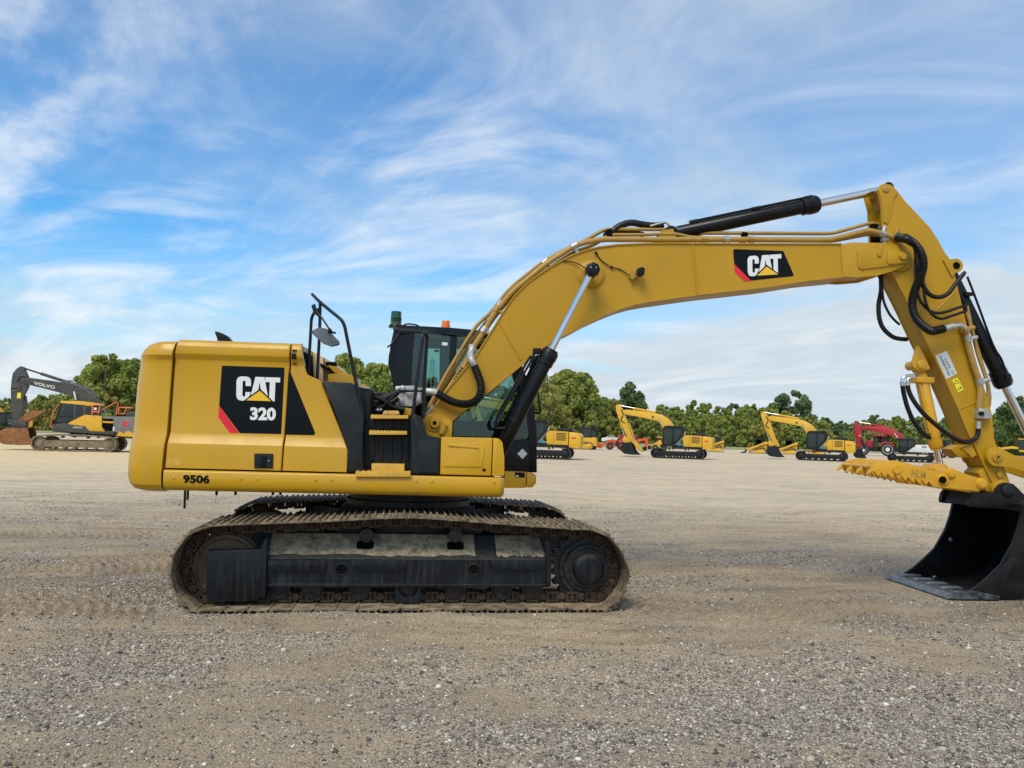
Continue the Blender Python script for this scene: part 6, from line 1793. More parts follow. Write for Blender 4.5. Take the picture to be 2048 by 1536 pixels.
# curved shell
bm = bmesh.new()
hs2 = smooth_path([Vector((a, 0, b)) for a, b in heel], 4)
o_ = []; i_ = []
for k, p_ in enumerate(hs2):
    dd = (hs2[min(k + 1, len(hs2) - 1)] - hs2[max(k - 1, 0)]).normalized()
    nn = Vector((-dd.z, 0, dd.x))
    o_.append(p_); i_.append(p_ + nn * 0.022)
rows_ = []
for y_ in (BYn + 0.028, BYn + BW - 0.028):
    rows_.append(([bm.verts.new((p_.x, y_, p_.z)) for p_ in o_], [bm.verts.new((p_.x, y_, p_.z)) for p_ in i_]))
(oa, ia), (ob, ib) = rows_
for k in range(len(o_) - 1):
    bm.faces.new((oa[k], oa[k + 1], ob[k + 1], ob[k])); bm.faces.new((ia[k], ib[k], ib[k + 1], ia[k + 1]))
bm.faces.new((oa[0], ob[0], ib[0], ia[0])); bm.faces.new((oa[-1], ia[-1], ib[-1], ob[-1]))
from_bm('bucket_shell', bm, 'bucket', EX, 50)
# worn rim edges and top bar
for y_, nm in ((BYn - 0.004, 'rim_edge'), (BYn + BW - 0.034, 'rim_edge')):
    bm = bmesh.new()
    r0 = rim; r1 = []
    for k, q_ in enumerate(rim):
        a = Vector(rim[min(k + 1, len(rim) - 1)]) - Vector(rim[max(k - 1, 0)]); a.normalize()
        nrm = Vector((a.y, -a.x)); nrm = nrm if nrm.x < 0 else -nrm
        r1.append((q_[0] + nrm.x * 0.012, q_[1] + nrm.y * 0.012))
    bm_plate(bm, r0 + r1[::-1], y_, y_ + 0.038)
    from_bm(nm, bm, 'bucket', EX)
box('top_bar', tx_ - 0.03, tx_ + 0.22, BYn - 0.02, BYn + BW + 0.02, tz_ - 0.03, tz_ + 0.05, 'bucket', EX, 0.008)
plate('ear_plate', [(tx_ - 0.03, tz_ + 0.045), (tx_ + 0.05, tz_ + 0.09), (tx_ + 0.30, tz_ + 0.09), (tx_ + 0.30, tz_ + 0.045)], BYn, BYn + 0.10, 'bucket', EX)
plate('ear_plate', [(tx_ - 0.03, tz_ + 0.045), (tx_ + 0.05, tz_ + 0.09), (tx_ + 0.30, tz_ + 0.09), (tx_ + 0.30, tz_ + 0.045)], BYn + BW - 0.20, BYn + BW, 'bucket', EX)
# cutting edge, bolted on
lipb = plate('cutting_edge', [(lipx - 0.16, 0.012), (lipx - 0.10, zl_ + 0.022), (lipx + 0.10, zl_ + 0.034), (lipx + 0.12, 0.012)], BYn - 0.03, BYn + BW + 0.03, 'lip', EX, 0.006, both=True)
plate('worn_edge', [(lipx - 0.168, 0.010), (lipx - 0.112, zl_ + 0.026), (lipx - 0.068, zl_ + 0.031), (lipx - 0.10, 0.014)], BYn - 0.032, BYn + BW + 0.032, 'wornedge', EX, 0.004, both=True)
for k in range(5):
    y_ = BYn + 0.10 + k * (BW - 0.2) / 4
    x = lipx + 0.06
    plate('wear_pad', [(x - 0.06, zl_ + 0.030), (x + 0.17, zl_ + 0.030), (x + 0.17, zl_ + 0.052), (x - 0.03, zl_ + 0.052)], y_ - 0.05, y_ + 0.05, 'wornedge', EX, 0.006)
# bright worn-through bolt holes that show as light spots
for q_, y_ in (((1003, 995), BYn + BW - 0.034), ((880, 1287), BYn + BW - 0.034)):
    x, z = U(*k8(*q_), y_)
    lathe('side_bolt', (x, y_ - 0.012, z), (x, y_ + 0.006, z), [(0, 0.02), (0.004, 0.026), (0.018, 0.028)], 'white' if False else 'silver', EX, 10)
plate('side_cutter', Us([(1956, 1175), (2004, 1130), (2022, 1110), (2030, 1118), (2012, 1150), (1996, 1200), (1940, 1195)], BYn), BYn - 0.022, BYn, 'bucket', EX, 0.005)
plate('corner_adapter', [(lipx - 0.14, 0.012), (lipx - 0.08, zl_ + 0.05), (lipx + 0.12, zl_ + 0.085), (lipx + 0.42, zl_ + 0.03), (lipx + 0.42, 0.012)], BYn - 0.05, BYn + 0.03, 'lip', EX, 0.008)
# ================================================================ machines standing further off
M['fyellow'] = mat('plant_yellow', (0.68, 0.38, 0.018), 0.38, var=0.05, dust=0.12, dustcol=(0.5, 0.38, 0.18))
M['fblack'] = mat('plant_black', (0.008, 0.010, 0.012), 0.42, var=0.2, dust=0.15, dustcol=(0.06, 0.055, 0.05), up=0.15, spec=0.35)
M['fgrey'] = mat('plant_grey', (0.050, 0.050, 0.051), 0.45, var=0.15, dust=0.25, dustcol=(0.2, 0.18, 0.15))
M['fmidgrey'] = mat('plant_midgrey', (0.17, 0.17, 0.17), 0.45, var=0.12, dust=0.2, dustcol=(0.3, 0.26, 0.2))
M['fred'] = mat('plant_red', (0.38, 0.010, 0.014), 0.35, var=0.08)
M['forange'] = mat('plant_orange', (0.66, 0.075, 0.012), 0.4, var=0.08)
M['rail_orange'] = mat('rail_orange', (0.75, 0.16, 0.06), 0.45, var=0.08)
M['fwhite'] = mat('plant_white', (0.70, 0.70, 0.69), 0.4, var=0.05, dust=0.2)
M['rust'] = mat('rusty_steel', (0.24, 0.10, 0.036), 0.75, 0.1, var=0.45, vscale=4, dust=0.6, dscale=5, dustcol=(0.36, 0.19, 0.08))
M['trackmud'] = mat('track_mud', (0.17, 0.135, 0.09), 0.85, var=0.4, vscale=5, dust=0.6, dustcol=(0.40, 0.32, 0.21), dscale=3)
M['ftrack'] = mat('track_dark', (0.022, 0.021, 0.020), 0.7, var=0.35, vscale=4, dust=0.5, dustcol=(0.09, 0.08, 0.065), dscale=3)
M['tyre'] = mat('tyre', (0.018, 0.018, 0.018), 0.85, var=0.3, dust=0.5, dustcol=(0.10, 0.09, 0.07), dscale=3)
M['teal'] = mat('decal_teal', (0.03, 0.22, 0.26), 0.4)
M['fglass'] = glass('far_glass', (0.34, 0.42, 0.40), 1.6, 0.03)
M['lampglass'] = mat('lamp_glass', (0.75, 0.75, 0.72), 0.15)

def root_at(name, px, py, rz_off, label, cat, group=None, depth=None):
    """stand a thing on the ground below a pixel, turned rz_off degrees from side-on to the camera"""
    g = ground(px, py)
    if depth:
        d = ray(px, py); k_ = depth / (d @ FW); g = CAM + d * k_
    az_ = atan2(g[0] - CAM[0], g[1] - CAM[1])
    s = FPX / ((np.array([g[0], g[1], 0]) - CAM) @ FW)      # pixels per metre there
    r = empty(name, (g[0], g[1], 0), -az_ + radians(rz_off), label, cat, group)
    return r, s
class Side:
    """side view in crop pixels -> local metres, x to the right, z up"""
    def __init__(s, crop, k, cx, base, ppm, cosr=1.0):
        s.c, s.k, s.cx, s.b, s.p, s.q = crop, k, cx, base, ppm, cosr
    def __call__(s, x, y):
        return ((s.c[0] + x / s.k - s.cx) / s.p / s.q, (s.b - (s.c[1] + y / s.k)) / s.p)
    def P(s, pts):
        return [s(*q) for q in pts]
def stadium(x0, x1, z0, z1, r0, r1, n=10, sag=0.0):
    """belt outline round two wheels of radius r0 (left) and r1 (right) resting on z0"""
    pts = []
    for i in range(n + 1):
        a = 1.5 * pi - pi * i / n
        pts.append((x0 + r0 + r0 * cos(a), z0 + r0 + r0 * sin(a)))
    for i in range(1, 6):
        t = i / 6
        xa, za, xb, zb = x0 + r0, z0 + 2 * r0, x1 - r1, z0 + 2 * r1
        pts.append((xa + (xb - xa) * t, za + (zb - za) * t + (z1 - (za + zb) / 2) * sin(pi * t)))
    for i in range(n + 1):
        a = 0.5 * pi - pi * i / n
        pts.append((x1 - r1 + r1 * cos(a), z0 + r1 + r1 * sin(a)))
    return pts
def belt(parent, outline, y0, y1, m, cleat=0.03, pitch=0.19, th=0.06):
    """a crawler belt: ring with cleats all round"""
    P_ = [Vector((a, 0, b)) for a, b in outline]; P_.append(P_[0])
    acc = [0]
    for a, b in zip(P_, P_[1:]): acc.append(acc[-1] + (b - a).length)
    n = max(20, int(acc[-1] / pitch)) * 2
    out = []; inn = []
    cx_ = sum(p_.x for p_ in P_) / len(P_); cz_ = sum(p_.z for p_ in P_) / len(P_)
    def at(s):
        s %= acc[-1]; j = min(int(np.searchsorted(acc, s, side='right')) - 1, len(P_) - 2)
        return P_[j].lerp(P_[j + 1], (s - acc[j]) / max(1e-9, acc[j + 1] - acc[j]))
    for i in range(n):
        s = acc[-1] * i / n
        p_ = at(s); d = (at(s + .05) - at(s - .05)).normalized(); nn = Vector((-d.z, 0, d.x))
        if nn.dot(p_ - Vector((cx_, 0, cz_))) < 0: nn = -nn
        out.append(p_ + nn * (cleat if i % 2 else 0.0)); inn.append(p_ - nn * th)
    bm = bmesh.new()
    R_ = []
    for y_ in (y0, y1):
        R_.append(([bm.verts.new((p_.x, y_, p_.z)) for p_ in out], [bm.verts.new((p_.x, y_, p_.z)) for p_ in inn]))
    (oa, ia), (ob, ib) = R_
    for i in range(n):
        j = (i + 1) % n
        bm.faces.new((oa[i], oa[j], ob[j], ob[i])); bm.faces.new((ia[i], ib[i], ib[j], ia[j]))
        bm.faces.new((oa[i], ia[i], ia[j], oa[j])); bm.faces.new((ob[i], ob[j], ib[j], ib[i]))
    return from_bm('track', bm, m, parent)
def crawler(parent, x0, x1, ztop, r, gauge, w_, m_belt, m_frame, m_dust=None):
    for sg in (-1, 1):
        yc = sg * gauge / 2
        t = belt(parent, stadium(x0, x1, 0.03, ztop, r, r), yc - w_ / 2, yc + w_ / 2, m_belt)
        yo = yc + sg * w_ * 0.30
        fr = plate('track_frame', rounded([(x0 + r * 1.0, r * .55), (x1 - r * 1.0, r * .55), (x1 - r * 1.1, r * 1.45), (x0 + r * 1.1, r * 1.45)], 0.05, 2), yo, yc - sg * w_ * .2, m_frame, parent, 0.02)
        for xx in (x0 + r, x1 - r):
            lathe('drive_wheel', (xx, yo + sg * 0.02, r + .03), (xx, yc - sg * w_ * .2, r + .03), [(0, r * .45), (0.03, r * .55), (0.05, r * .82), (w_ * .4, r * .82)], m_frame, parent, 16)
        k = 7
        for i in range(k):
            xx = x0 + r * 1.35 + (x1 - x0 - 2.7 * r) * i / (k - 1)
            lathe('track_roller', (xx, yo, 0.19), (xx, yc - sg * w_ * .2, 0.19), [(0, 0.06), (0.02, 0.10), (w_ * .4, 0.10)], m_frame, parent, 10)
        for xx in (x0 * .35 + x1 * .65, x0 * .65 + x1 * .35):
            cyl('carrier_roller', (xx, yo, ztop - 0.14), (xx, yc - sg * w_ * .2, ztop - 0.14), 0.07, m_frame, parent, 10)
def ram2(parent, a, b, t, y, r, mb, mr='chrome', nm='cylinder'):
    A = Vector((a[0], y, a[1])); B = Vector((b[0], y, b[1])); H = A.lerp(B, t)
    cyl(nm + '_rod', A, H, r * .58, mr, parent, 10)
    cyl(nm + '_barrel', H, B, r, mb, parent, 12)
def bucket2(parent, poly_side, w_, m, lip=None):
    """poly_side: closed side profile; the shell runs along the back between the side plates"""
    k = len(poly_side)
    for y_ in (-w_ / 2, w_ / 2 - 0.03):
        plate('bucket_side', poly_side, y_, y_ + 0.03, m, parent)
    back = lip or poly_side
    bm = bmesh.new()
    a = [bm.verts.new((x, -w_ / 2 + .02, z)) for x, z in back]; b = [bm.verts.new((x, w_ / 2 - .02, z)) for x, z in back]
    for i in range(len(back) - 1): bm.faces.new((a[i], a[i + 1], b[i + 1], b[i]))
    from_bm('bucket_shell', bm, m, parent, 50)

# ---------------------------------------------------------------- black-cabbed yellow excavators
def yellow_excavator(r, ppm, boom_m='fyellow', house_m='fyellow', cab_m='fblack', accents=True):
    K = Side((1060, 720), 5.12, 1358, 917.5, 23.6)
    crawler(r, -2.25, 2.25, 0.92, 0.42, 2.3, 0.62, 'ftrack', 'fblack')
    lathe('swing_ring', (0, 0, 0.82), (0, 0, 1.05), [(0, 0.6), (0.23, 0.6)], 'fblack', r, 20)
    box('main_frame', -1.5, 1.6, -1.25, 1.25, 1.02, 1.16, 'fblack', r, 0.02)
    # house
    hp = K.P([(1590, 890), (1575, 770), (1640, 765), (1770, 770), (1772, 895)])
    plate('house', hp, -1.28, 1.28, house_m, r, 0.03)
    cw = rounded(K.P([(1776, 772), (1860, 780), (1880, 800), (1878, 900), (1855, 912), (1778, 910)]), 0.12, 3)
    plate('counterweight', cw, -1.32, 1.32, house_m, r, 0.08)
    hd = rounded(K.P([(1650, 768), (1668, 740), (1790, 740), (1808, 768)]), 0.05, 2)
    plate('engine_hood', hd, -0.5, 1.0, 'fblack', r, 0.05)
    for i in range(5):
        q = K.P([(1668, 782 + i * 14), (1752, 783 + i * 14), (1752, 789 + i * 14), (1668, 788 + i * 14)])
        plate('vent_slat', q, -1.30, -1.27, 'fblack', r)
    plate('door_seam', K.P([(1646, 770), (1648, 770), (1648, 890), (1646, 890)]), -1.286, -1.27, 'fblack', r)
    plate('house_sill', K.P([(1500, 882), (1775, 884), (1775, 902), (1500, 900)]), -1.29, 1.29, 'fblack', r)
    if accents:
        plate('side_stripe', K.P([(1500, 868), (1570, 770), (1600, 768), (1525, 870)]), -1.292, -1.27, 'fmidgrey', r)
        plate('side_mark', rounded(K.P([(1528, 846), (1566, 842), (1566, 874), (1530, 874)]), 0.08, 3), -1.297, -1.28, 'teal', r)
        plate('rear_mark', K.P([(1800, 815), (1838, 816), (1838, 828), (1800, 827)]), -1.345, -1.30, 'forange', r)
    # cab
    cabp = K.P([(1366, 872), (1376, 690), (1400, 674), (1575, 672), (1590, 690), (1588, 770), (1500, 868), (1480, 880)])
    y0, y1 = -1.30, -0.28
    def fr(nm, pts, m=cab_m, ya=y0, yb=y0 + .08): return plate(nm, K.P(pts), ya, yb, m, r, 0.01)
    plate('cab_roof', rounded(K.P([(1374, 694), (1400, 672), (1572, 670), (1592, 686), (1588, 700), (1390, 702)]), 0.03, 2), y0, y1, cab_m, r, 0.03)
    for ya in (y0, y1 - .08):
        fr('cab_pillar', [(1366, 872), (1376, 690), (1394, 690), (1386, 872)], ya=ya, yb=ya + .08)
        fr('cab_pillar', [(1476, 700), (1496, 700), (1488, 872), (1470, 872)], ya=ya, yb=ya + .08)
        fr('cab_pillar', [(1566, 690), (1590, 690), (1588, 772), (1505, 868), (1486, 850), (1562, 760)], ya=ya, yb=ya + .08)
        fr('cab_sill', [(1366, 856), (1500, 852), (1500, 884), (1366, 884)], ya=ya, yb=ya + .08)
        plate('cab_window', K.P([(1390, 702), (1474, 702), (1468, 852), (1386, 852)]), ya + .03, ya + .034, 'fglass', r)
        plate('cab_window', K.P([(1496, 702), (1564, 700), (1560, 760), (1490, 846)]), ya + .03, ya + .034, 'fglass', r)
    plate('cab_back', K.P([(1560, 690), (1586, 690), (1584, 775), (1520, 862)]), y0 + .1, y1 - .1, cab_m, r)
    plate('seat', rounded(K.P([(1420, 862), (1418, 800), (1450, 800), (1452, 745), (1475, 745), (1478, 862)]), 0.05, 2), y0 + .3, y1 - .3, 'fgrey', r, 0.03)
    # front works
    bm_ = K.P([(1385, 716), (1345, 690), (1320, 640), (1290, 618), (1180, 597), (1060, 575), (950, 560), (925, 545), (930, 515), (960, 506), (1150, 520), (1280, 540), (1340, 556), (1410, 596), (1450, 640), (1485, 700), (1500, 790), (1440, 790)])
    plate('boom', bm_, -0.22, 0.22, boom_m, r, 0.012)
    st_ = K.P([(845, 478), (858, 455), (885, 452), (918, 500), (950, 580), (990, 700), (1022, 790), (1060, 850), (1040, 868), (1005, 862), (940, 720), (880, 600), (852, 520)])
    plate('stick', st_, -0.18, 0.18, boom_m, r, 0.012)
    ram2(r, K(884, 462), K(1270, 530), 0.42, 0, 0.085, boom_m, nm='stick_cylinder')
    for sg in (-1, 1):
        ram2(r, K(1306, 590), K(1392, 735), 0.55, sg * 0.36, 0.085, boom_m, nm='lift_cylinder')
    ram2(r, K(945, 800), K(868, 545), 0.36, 0, 0.075, boom_m, nm='bucket_cylinder')
    plate('linkage', K.P([(920, 830), (950, 790), (1000, 830), (1010, 870), (960, 870)]), -0.16, 0.16, boom_m, r, 0.01)
    bs = K.P([(955, 862), (1030, 852), (1046, 900), (1070, 950), (1112, 986), (1040, 988), (960, 980), (925, 955), (918, 915), (930, 880)])
    bucket2(r, bs, 1.15, 'fblack', K.P([(1112, 986), (1040, 988), (960, 980), (925, 955), (918, 915), (930, 880), (955, 862), (1030, 852)]))
    tube('boom_hose', [(*K(905, 505)[:1], -0.24, K(905, 505)[1]), (K(930, 560)[0], -0.26, K(930, 560)[1]), (K(905, 620)[0], -0.24, K(905, 620)[1]), (K(950, 650)[0], -0.2, K(950, 650)[1])], 0.035, 'fblack', r)
    x, z = K(1250, 578)
    cyl('work_lamp', (x, -0.34, z), (x, -0.22, z), 0.075, 'fblack', r, 10)
    x, z = K(1605, 742)
    tube('side_mirror', [(x - .1, -1.25, z - .2), (x, -1.3, z), (x + .02, -1.3, z + 0.12)], 0.03, 'fwhite' if accents else 'fblack', r)
    return r
GY_ = 'yellow excavators parked in a row across the lot'
def copy_tree(root, name, loc, rz, label, cat, group):
    r = empty(name, loc, rz, label, cat, group)
    for ch in list(root.children):
        c_ = ch.copy(); C.objects.link(c_); c_.parent = r
        for g_ in ch.children:
            d_ = g_.copy(); C.objects.link(d_); d_.parent = c_
    return r
ye, _ = root_at('excavator', 1358, 917, -7, 'yellow excavator with black cab and thumb, left of two complete ones behind the lot', 'excavator', GY_)
yellow_excavator(ye, 23.6)
K = Side((1060, 720), 5.12, 1358, 917.5, 23.6)
plate('thumb', K.P([(1035, 850), (1065, 842), (1145, 935), (1138, 958), (1100, 935), (1060, 890)]), -0.2, 0.2, 'fyellow', ye, 0.01)
ram2(ye, K(1062, 846), K(985, 650), 0.3, 0, 0.07, 'fyellow', nm='thumb_cylinder')
for px, py, lab in ((1644, 921.5, 'yellow excavator with black cab, parked next to the red excavator'), (1083, 917, 'yellow excavator half hidden behind the big excavator cab')):
    r_, _ = root_at('excavator', px, py, -4 if px > 1500 else -7, lab, 'excavator', GY_)
    for ch in list(ye.children):
        if ch.name.split('.')[0].startswith('thumb'): continue
        c_ = ch.copy(); C.objects.link(c_); c_.parent = r_
r_, _ = root_at('excavator', 14, 864.5, 6, 'yellow excavator at the left edge behind the grey boomed excavator', 'excavator', GY_)
for ch in list(ye.children):
    if ch.name.split('.')[0].startswith('thumb'): continue
    c_ = ch.copy(); C.objects.link(c_); c_.parent = r_

# ---------------------------------------------------------------- red-boomed excavator
rr, _ = root_at('excavator', 1822, 924, -3, 'red boomed excavator with black cab and white engine house', 'excavator')
K = Side((1680, 800), 9.31, 1822, 924, 22.6)
crawler(rr, -2.1, 2.1, 0.90, 0.40, 2.3, 0.6, 'ftrack', 'fblack')
lathe('swing_ring', (0, 0, 0.82), (0, 0, 1.05), [(0, 0.6), (0.23, 0.6)], 'fblack', rr, 20)
box('main_frame', -1.45, 2.4, -1.25, 1.25, 0.98, 1.2, 'fblack', rr, 0.02)
plate('house', K.P([(1240, 940), (1415, 820), (1420, 785), (1650, 780), (1900, 800), (1900, 940)]), -1.27, 1.27, 'fwhite', rr, 0.03)
for i in range(2):
    plate('vent_slat', K.P([(1540, 800 + i * 28), (1640, 802 + i * 28), (1640, 814 + i * 28), (1540, 812 + i * 28)]), -1.285, -1.26, 'fblack', rr)
plate('lower_skirt', K.P([(1100, 935), (1900, 930), (1900, 985), (1100, 990)]), -1.26, 1.26, 'fblack', rr)
text('house_number', '210', K(1545, 958), K(1650, 958), K(1550, 905), -1.285, 'fwhite', rr, 0.01)
for ya in (-1.30, -0.38):
    for pts in ([(1085, 930), (1110, 670), (1140, 670), (1115, 930)], [(1262, 672), (1290, 672), (1290, 900), (1262, 925)], [(1390, 670), (1418, 680), (1415, 812), (1385, 835)], [(1085, 820), (1280, 835), (1400, 812), (1250, 935), (1085, 940)]):
        plate('cab_pillar', K.P(pts), ya, ya + .07, 'fblack', rr)
    plate('cab_window', K.P([(1112, 680), (1262, 680), (1262, 830), (1108, 822)]), ya + .03, ya + .034, 'fglass', rr)
    plate('cab_window', K.P([(1290, 680), (1390, 680), (1386, 815), (1290, 832)]), ya + .03, ya + .034, 'fglass', rr)
plate('cab_roof', rounded(K.P([(1100, 690), (1120, 655), (1395, 655), (1422, 680), (1418, 700), (1110, 700)]), 0.03, 2), -1.30, -0.30, 'fblack', rr, 0.02)
plate('boom', K.P([(350, 420), (400, 395), (800, 400), (1000, 460), (1110, 545), (1200, 640), (1230, 720), (1300, 900), (1200, 900), (1095, 685), (1000, 610), (880, 575), (500, 500), (345, 470)]), -0.22, 0.22, 'fred', rr, 0.012)
plate('stick', K.P([(205, 345), (270, 298), (300, 305), (310, 400), (345, 450), (330, 900), (285, 900), (200, 560)]), -0.18, 0.18, 'fred', rr, 0.012)
ram2(rr, K(300, 320), K(870, 410), 0.40, 0, 0.08, 'fred', nm='stick_cylinder')
for sg in (-1, 1):
    ram2(rr, K(1005, 540), K(1110, 720), 0.6, sg * .36, .08, 'fblack', 'fwhite', 'lift_cylinder')
ram2(rr, K(225, 760), K(222, 540), 0.35, 0, 0.07, 'fred', nm='bucket_cylinder')
plate('thumb', K.P([(345, 640), (375, 720), (420, 830), (470, 700), (480, 720), (425, 880), (390, 880), (340, 760)]), -0.2, 0.2, 'fblack', rr)
bucket2(rr, K.P([(270, 905), (345, 900), (360, 1000), (440, 1108), (330, 1112), (240, 1105), (190, 1060), (190, 1010), (230, 950)]), 1.15, 'fblack', K.P([(440, 1108), (330, 1112), (240, 1105), (190, 1060), (190, 1010), (230, 950), (270, 905), (345, 900)]))
text('boom_lettering', 'LINK-BELT', K(455, 482), K(720, 502), K(458, 452), -0.226, 'fblack', rr, 0.01)
plate('stick_label', K.P([(298, 595), (320, 595), (320, 632), (298, 632)]), -0.19, -0.178, 'sticker', rr)

# ---------------------------------------------------------------- grey-boomed excavator at the left
vo_, _ = root_at('excavator', 161, 902, -14, 'grey and yellow excavator with orange railings and a rusty bucket', 'excavator')
K = Side((0, 690), 6.68, 161, 902, 36.6, 0.95)
crawler(vo_, -2.25, 2.25, 0.98, 0.44, 2.35, 0.7, 'trackmud', 'trackmud')
lathe('swing_ring', (0, 0, 0.86), (0, 0, 1.12), [(0, 0.62), (0.26, 0.62)], 'fblack', vo_, 20)
def V_(nm, pts, y0, y1, m, bev=0.012): return plate(nm, K.P(pts), y0, y1, m, vo_, bev)
V_('main_frame', [(790, 1100), (1550, 1120), (1900, 1180), (1900, 1225), (1500, 1190), (790, 1140)], -1.25, 1.25, 'fblack')
V_('house', [(1390, 905), (1900, 890), (1950, 1180), (1550, 1165), (1390, 1120)], -1.25, 1.27, 'fmidgrey', 0.03)
V_('engine_cover', [(1670, 892), (1690, 825), (1900, 820), (1900, 892)], -1.0, 1.0, 'fgrey', 0.03)
V_('cab_step_panel', [(985, 1010), (1180, 888), (1395, 896), (1392, 1055), (1440, 1122), (1245, 1118), (1190, 1045), (995, 1036)], -1.36, -1.25, 'fyellow', 0.02)
V_('cab_base', [(790, 1035), (995, 1010), (1245, 1100), (1550, 1120), (1550, 1165), (800, 1135)], -1.34, -0.3, 'fgrey', 0.02)
V_('side_recess', [(1405, 935), (1535, 935), (1535, 1110), (1440, 1110), (1400, 1050)], -1.262, -1.2, 'gap', 0)
V_('step_bar', [(1400, 970), (1540, 975), (1540, 1000), (1400, 996)], -1.30, -1.2, 'fyellow')
V_('step_lamp', [(1535, 1050), (1556, 1050), (1556, 1115), (1535, 1112)], -1.29, -1.24, 'fwhite')
V_('frame_pipe', [(1580, 1180), (1620, 1110), (1680, 1150), (1700, 1110), (1760, 1110), (1800, 1150), (1900, 1150), (1900, 1195)], -1.30, -1.2, 'fyellow')
V_('red_mark', [(1655, 968), (1740, 965), (1735, 982), (1690, 985), (1680, 1015), (1735, 1040), (1735, 1058), (1655, 1025)], -1.262, -1.24, 'red', 0)
for ya in (-1.32, -0.36):
    V_('cab_pillar', [(800, 1045), (872, 735), (895, 735), (828, 1045)], ya, ya + .07, 'fblack')
    V_('cab_pillar', [(1040, 735), (1072, 735), (1062, 960), (1036, 975)], ya, ya + .07, 'fgrey')
    V_('cab_pillar', [(1150, 735), (1195, 740), (1190, 890), (1155, 905)], ya, ya + .07, 'fgrey')
    V_('cab_pillar', [(1245, 750), (1290, 750), (1290, 890), (1255, 890)], ya, ya + .07, 'fgrey')
    V_('cab_sill', [(815, 1010), (975, 985), (1060, 950), (1165, 888), (990, 1020), (980, 1060), (812, 1060)], ya, ya + .07, 'fblack')
    for pts in ([(890, 742), (1040, 740), (1036, 970), (828, 1012)], [(1070, 742), (1150, 742), (1155, 895), (1062, 950)], [(1195, 755), (1250, 755), (1258, 885), (1192, 880)]):
        plate('cab_window', K.P(pts), ya + .03, ya + .034, 'fglass', vo_)
V_('door_bar', [(830, 920), (1036, 905), (1036, 925), (828, 940)], -1.335, -1.30, 'fblack')
V_('cab_roof', [(862, 720), (880, 703), (1090, 695), (1180, 700), (1330, 722), (1370, 742), (1200, 765), (1150, 742), (880, 738)], -1.34, -0.30, 'fyellow', 0.03)
V_('seat', [(985, 990), (960, 950), (1000, 940), (1015, 860), (1036, 860), (1040, 980)], -1.1, -0.6, 'fgrey', 0.02)
V_('cab_back', [(1255, 760), (1290, 760), (1290, 900), (1255, 900)], -1.25, -0.4, 'fgrey')
# orange railings
def rail_(pts, y, r=0.028): bent('railing', [(*K(a, b)[:1], y, K(a, b)[1]) for a, b in pts], r, 'rail_orange', vo_, 0.06, 8)
rail_([(850, 760), (800, 850), (770, 1070), (800, 1085)], -1.40, 0.025)
rail_([(1275, 880), (1275, 745), (1362, 742), (1352, 875)], -1.42, 0.04)
rail_([(1275, 842), (1352, 842)], -1.42, 0.04)
rail_([(1378, 812), (1540, 700), (1565, 692), (1578, 715), (1560, 880)], -1.2)
rail_([(1580, 860), (1585, 765), (1750, 768)], -1.0, 0.04)
rail_([(1580, 860), (1662, 860), (1672, 770)], -1.0, 0.035)
x, z = K(1405, 835); cyl('air_filter', (x, -0.9, z - .12), (x, -0.9, z + .1), 0.12, 'fmidgrey', vo_, 12)
x, z = K(1308, 800); box('rear_lamp', x - .07, x + .07, -1.42, -1.36, z - .07, z + .07, 'lampglass', vo_, 0.01)
bmv = [(290, 400), (340, 372), (500, 388), (850, 430), (970, 460), (1075, 500), (1180, 580), (1265, 700), (1300, 800), (1320, 900), (1180, 900), (1060, 700), (985, 655), (880, 605), (760, 572), (560, 520), (390, 480), (300, 450)]
V_('boom', bmv, -0.23, 0.23, 'fgrey')
V_('stick', [(188, 320), (235, 250), (275, 215), (310, 225), (370, 370), (380, 500), (335, 620), (330, 980), (270, 1010), (215, 980), (175, 560), (180, 400)], -0.19, 0.19, 'fgrey')
ram2(vo_, K(300, 238), K(880, 425), 0.38, 0, 0.09, 'fgrey', 'fgrey', 'stick_cylinder')
for sg in (-1, 1):
    ram2(vo_, K(972, 555), K(1020, 760), 0.6, sg * .38, 0.09, 'fgrey', 'fwhite', 'lift_cylinder')
ram2(vo_, K(395, 890), K(345, 640), 0.25, 0, 0.075, 'fgrey', 'fwhite', 'bucket_cylinder')
V_('stick_label', [(262, 600), (306, 598), (304, 678), (258, 678)], -0.20, -0.186, 'ysticker', 0)
for q in (0, 1):
    tube('stick_hose', [(K(a, b)[0], -0.24, K(a, b)[1]) for a, b in ((360, 372), (290, 368), (258, 410), (265, 450), (295, 500), (270, 560 - 25 * q), (185, 578 - 40 * q))], 0.022, 'fblack' if q else 'fmidgrey', vo_)
for q in range(3):
    bent('boom_pipe', [(K(a + 22 * q, b - 6 * q)[0], -0.1 + .1 * q, K(a + 22 * q, b - 6 * q)[1]) for a, b in ((800, 410), (960, 452), (1085, 500), (1185, 590), (1225, 690))], 0.022, 'fmidgrey', vo_, 0.08)
tube('boom_hose', [(K(a, b)[0], 0, K(a, b)[1]) for a, b in ((860, 400), (920, 398), (1000, 415), (1060, 470))], 0.03, 'fblack', vo_)
text('boom_lettering', 'VOLVO', K(458, 474), K(722, 530), K(455, 426), -0.236, 'fwhite', vo_, 0.03)
text('cab_lettering', 'VOLVO', K(1040, 1085), K(1160, 1085), K(1042, 1058), -1.352, 'fwhite', vo_, 0.02)
V_('thumb', [(285, 1010), (330, 950), (420, 850), (490, 845), (600, 850), (640, 845), (560, 900), (480, 960), (390, 1010), (320, 1030)], -0.25, 0.25, 'rust')
V_('coupler', [(162, 990), (262, 985), (392, 1020), (392, 1100), (232, 1100), (202, 1030)], -0.28, 0.28, 'fgrey')
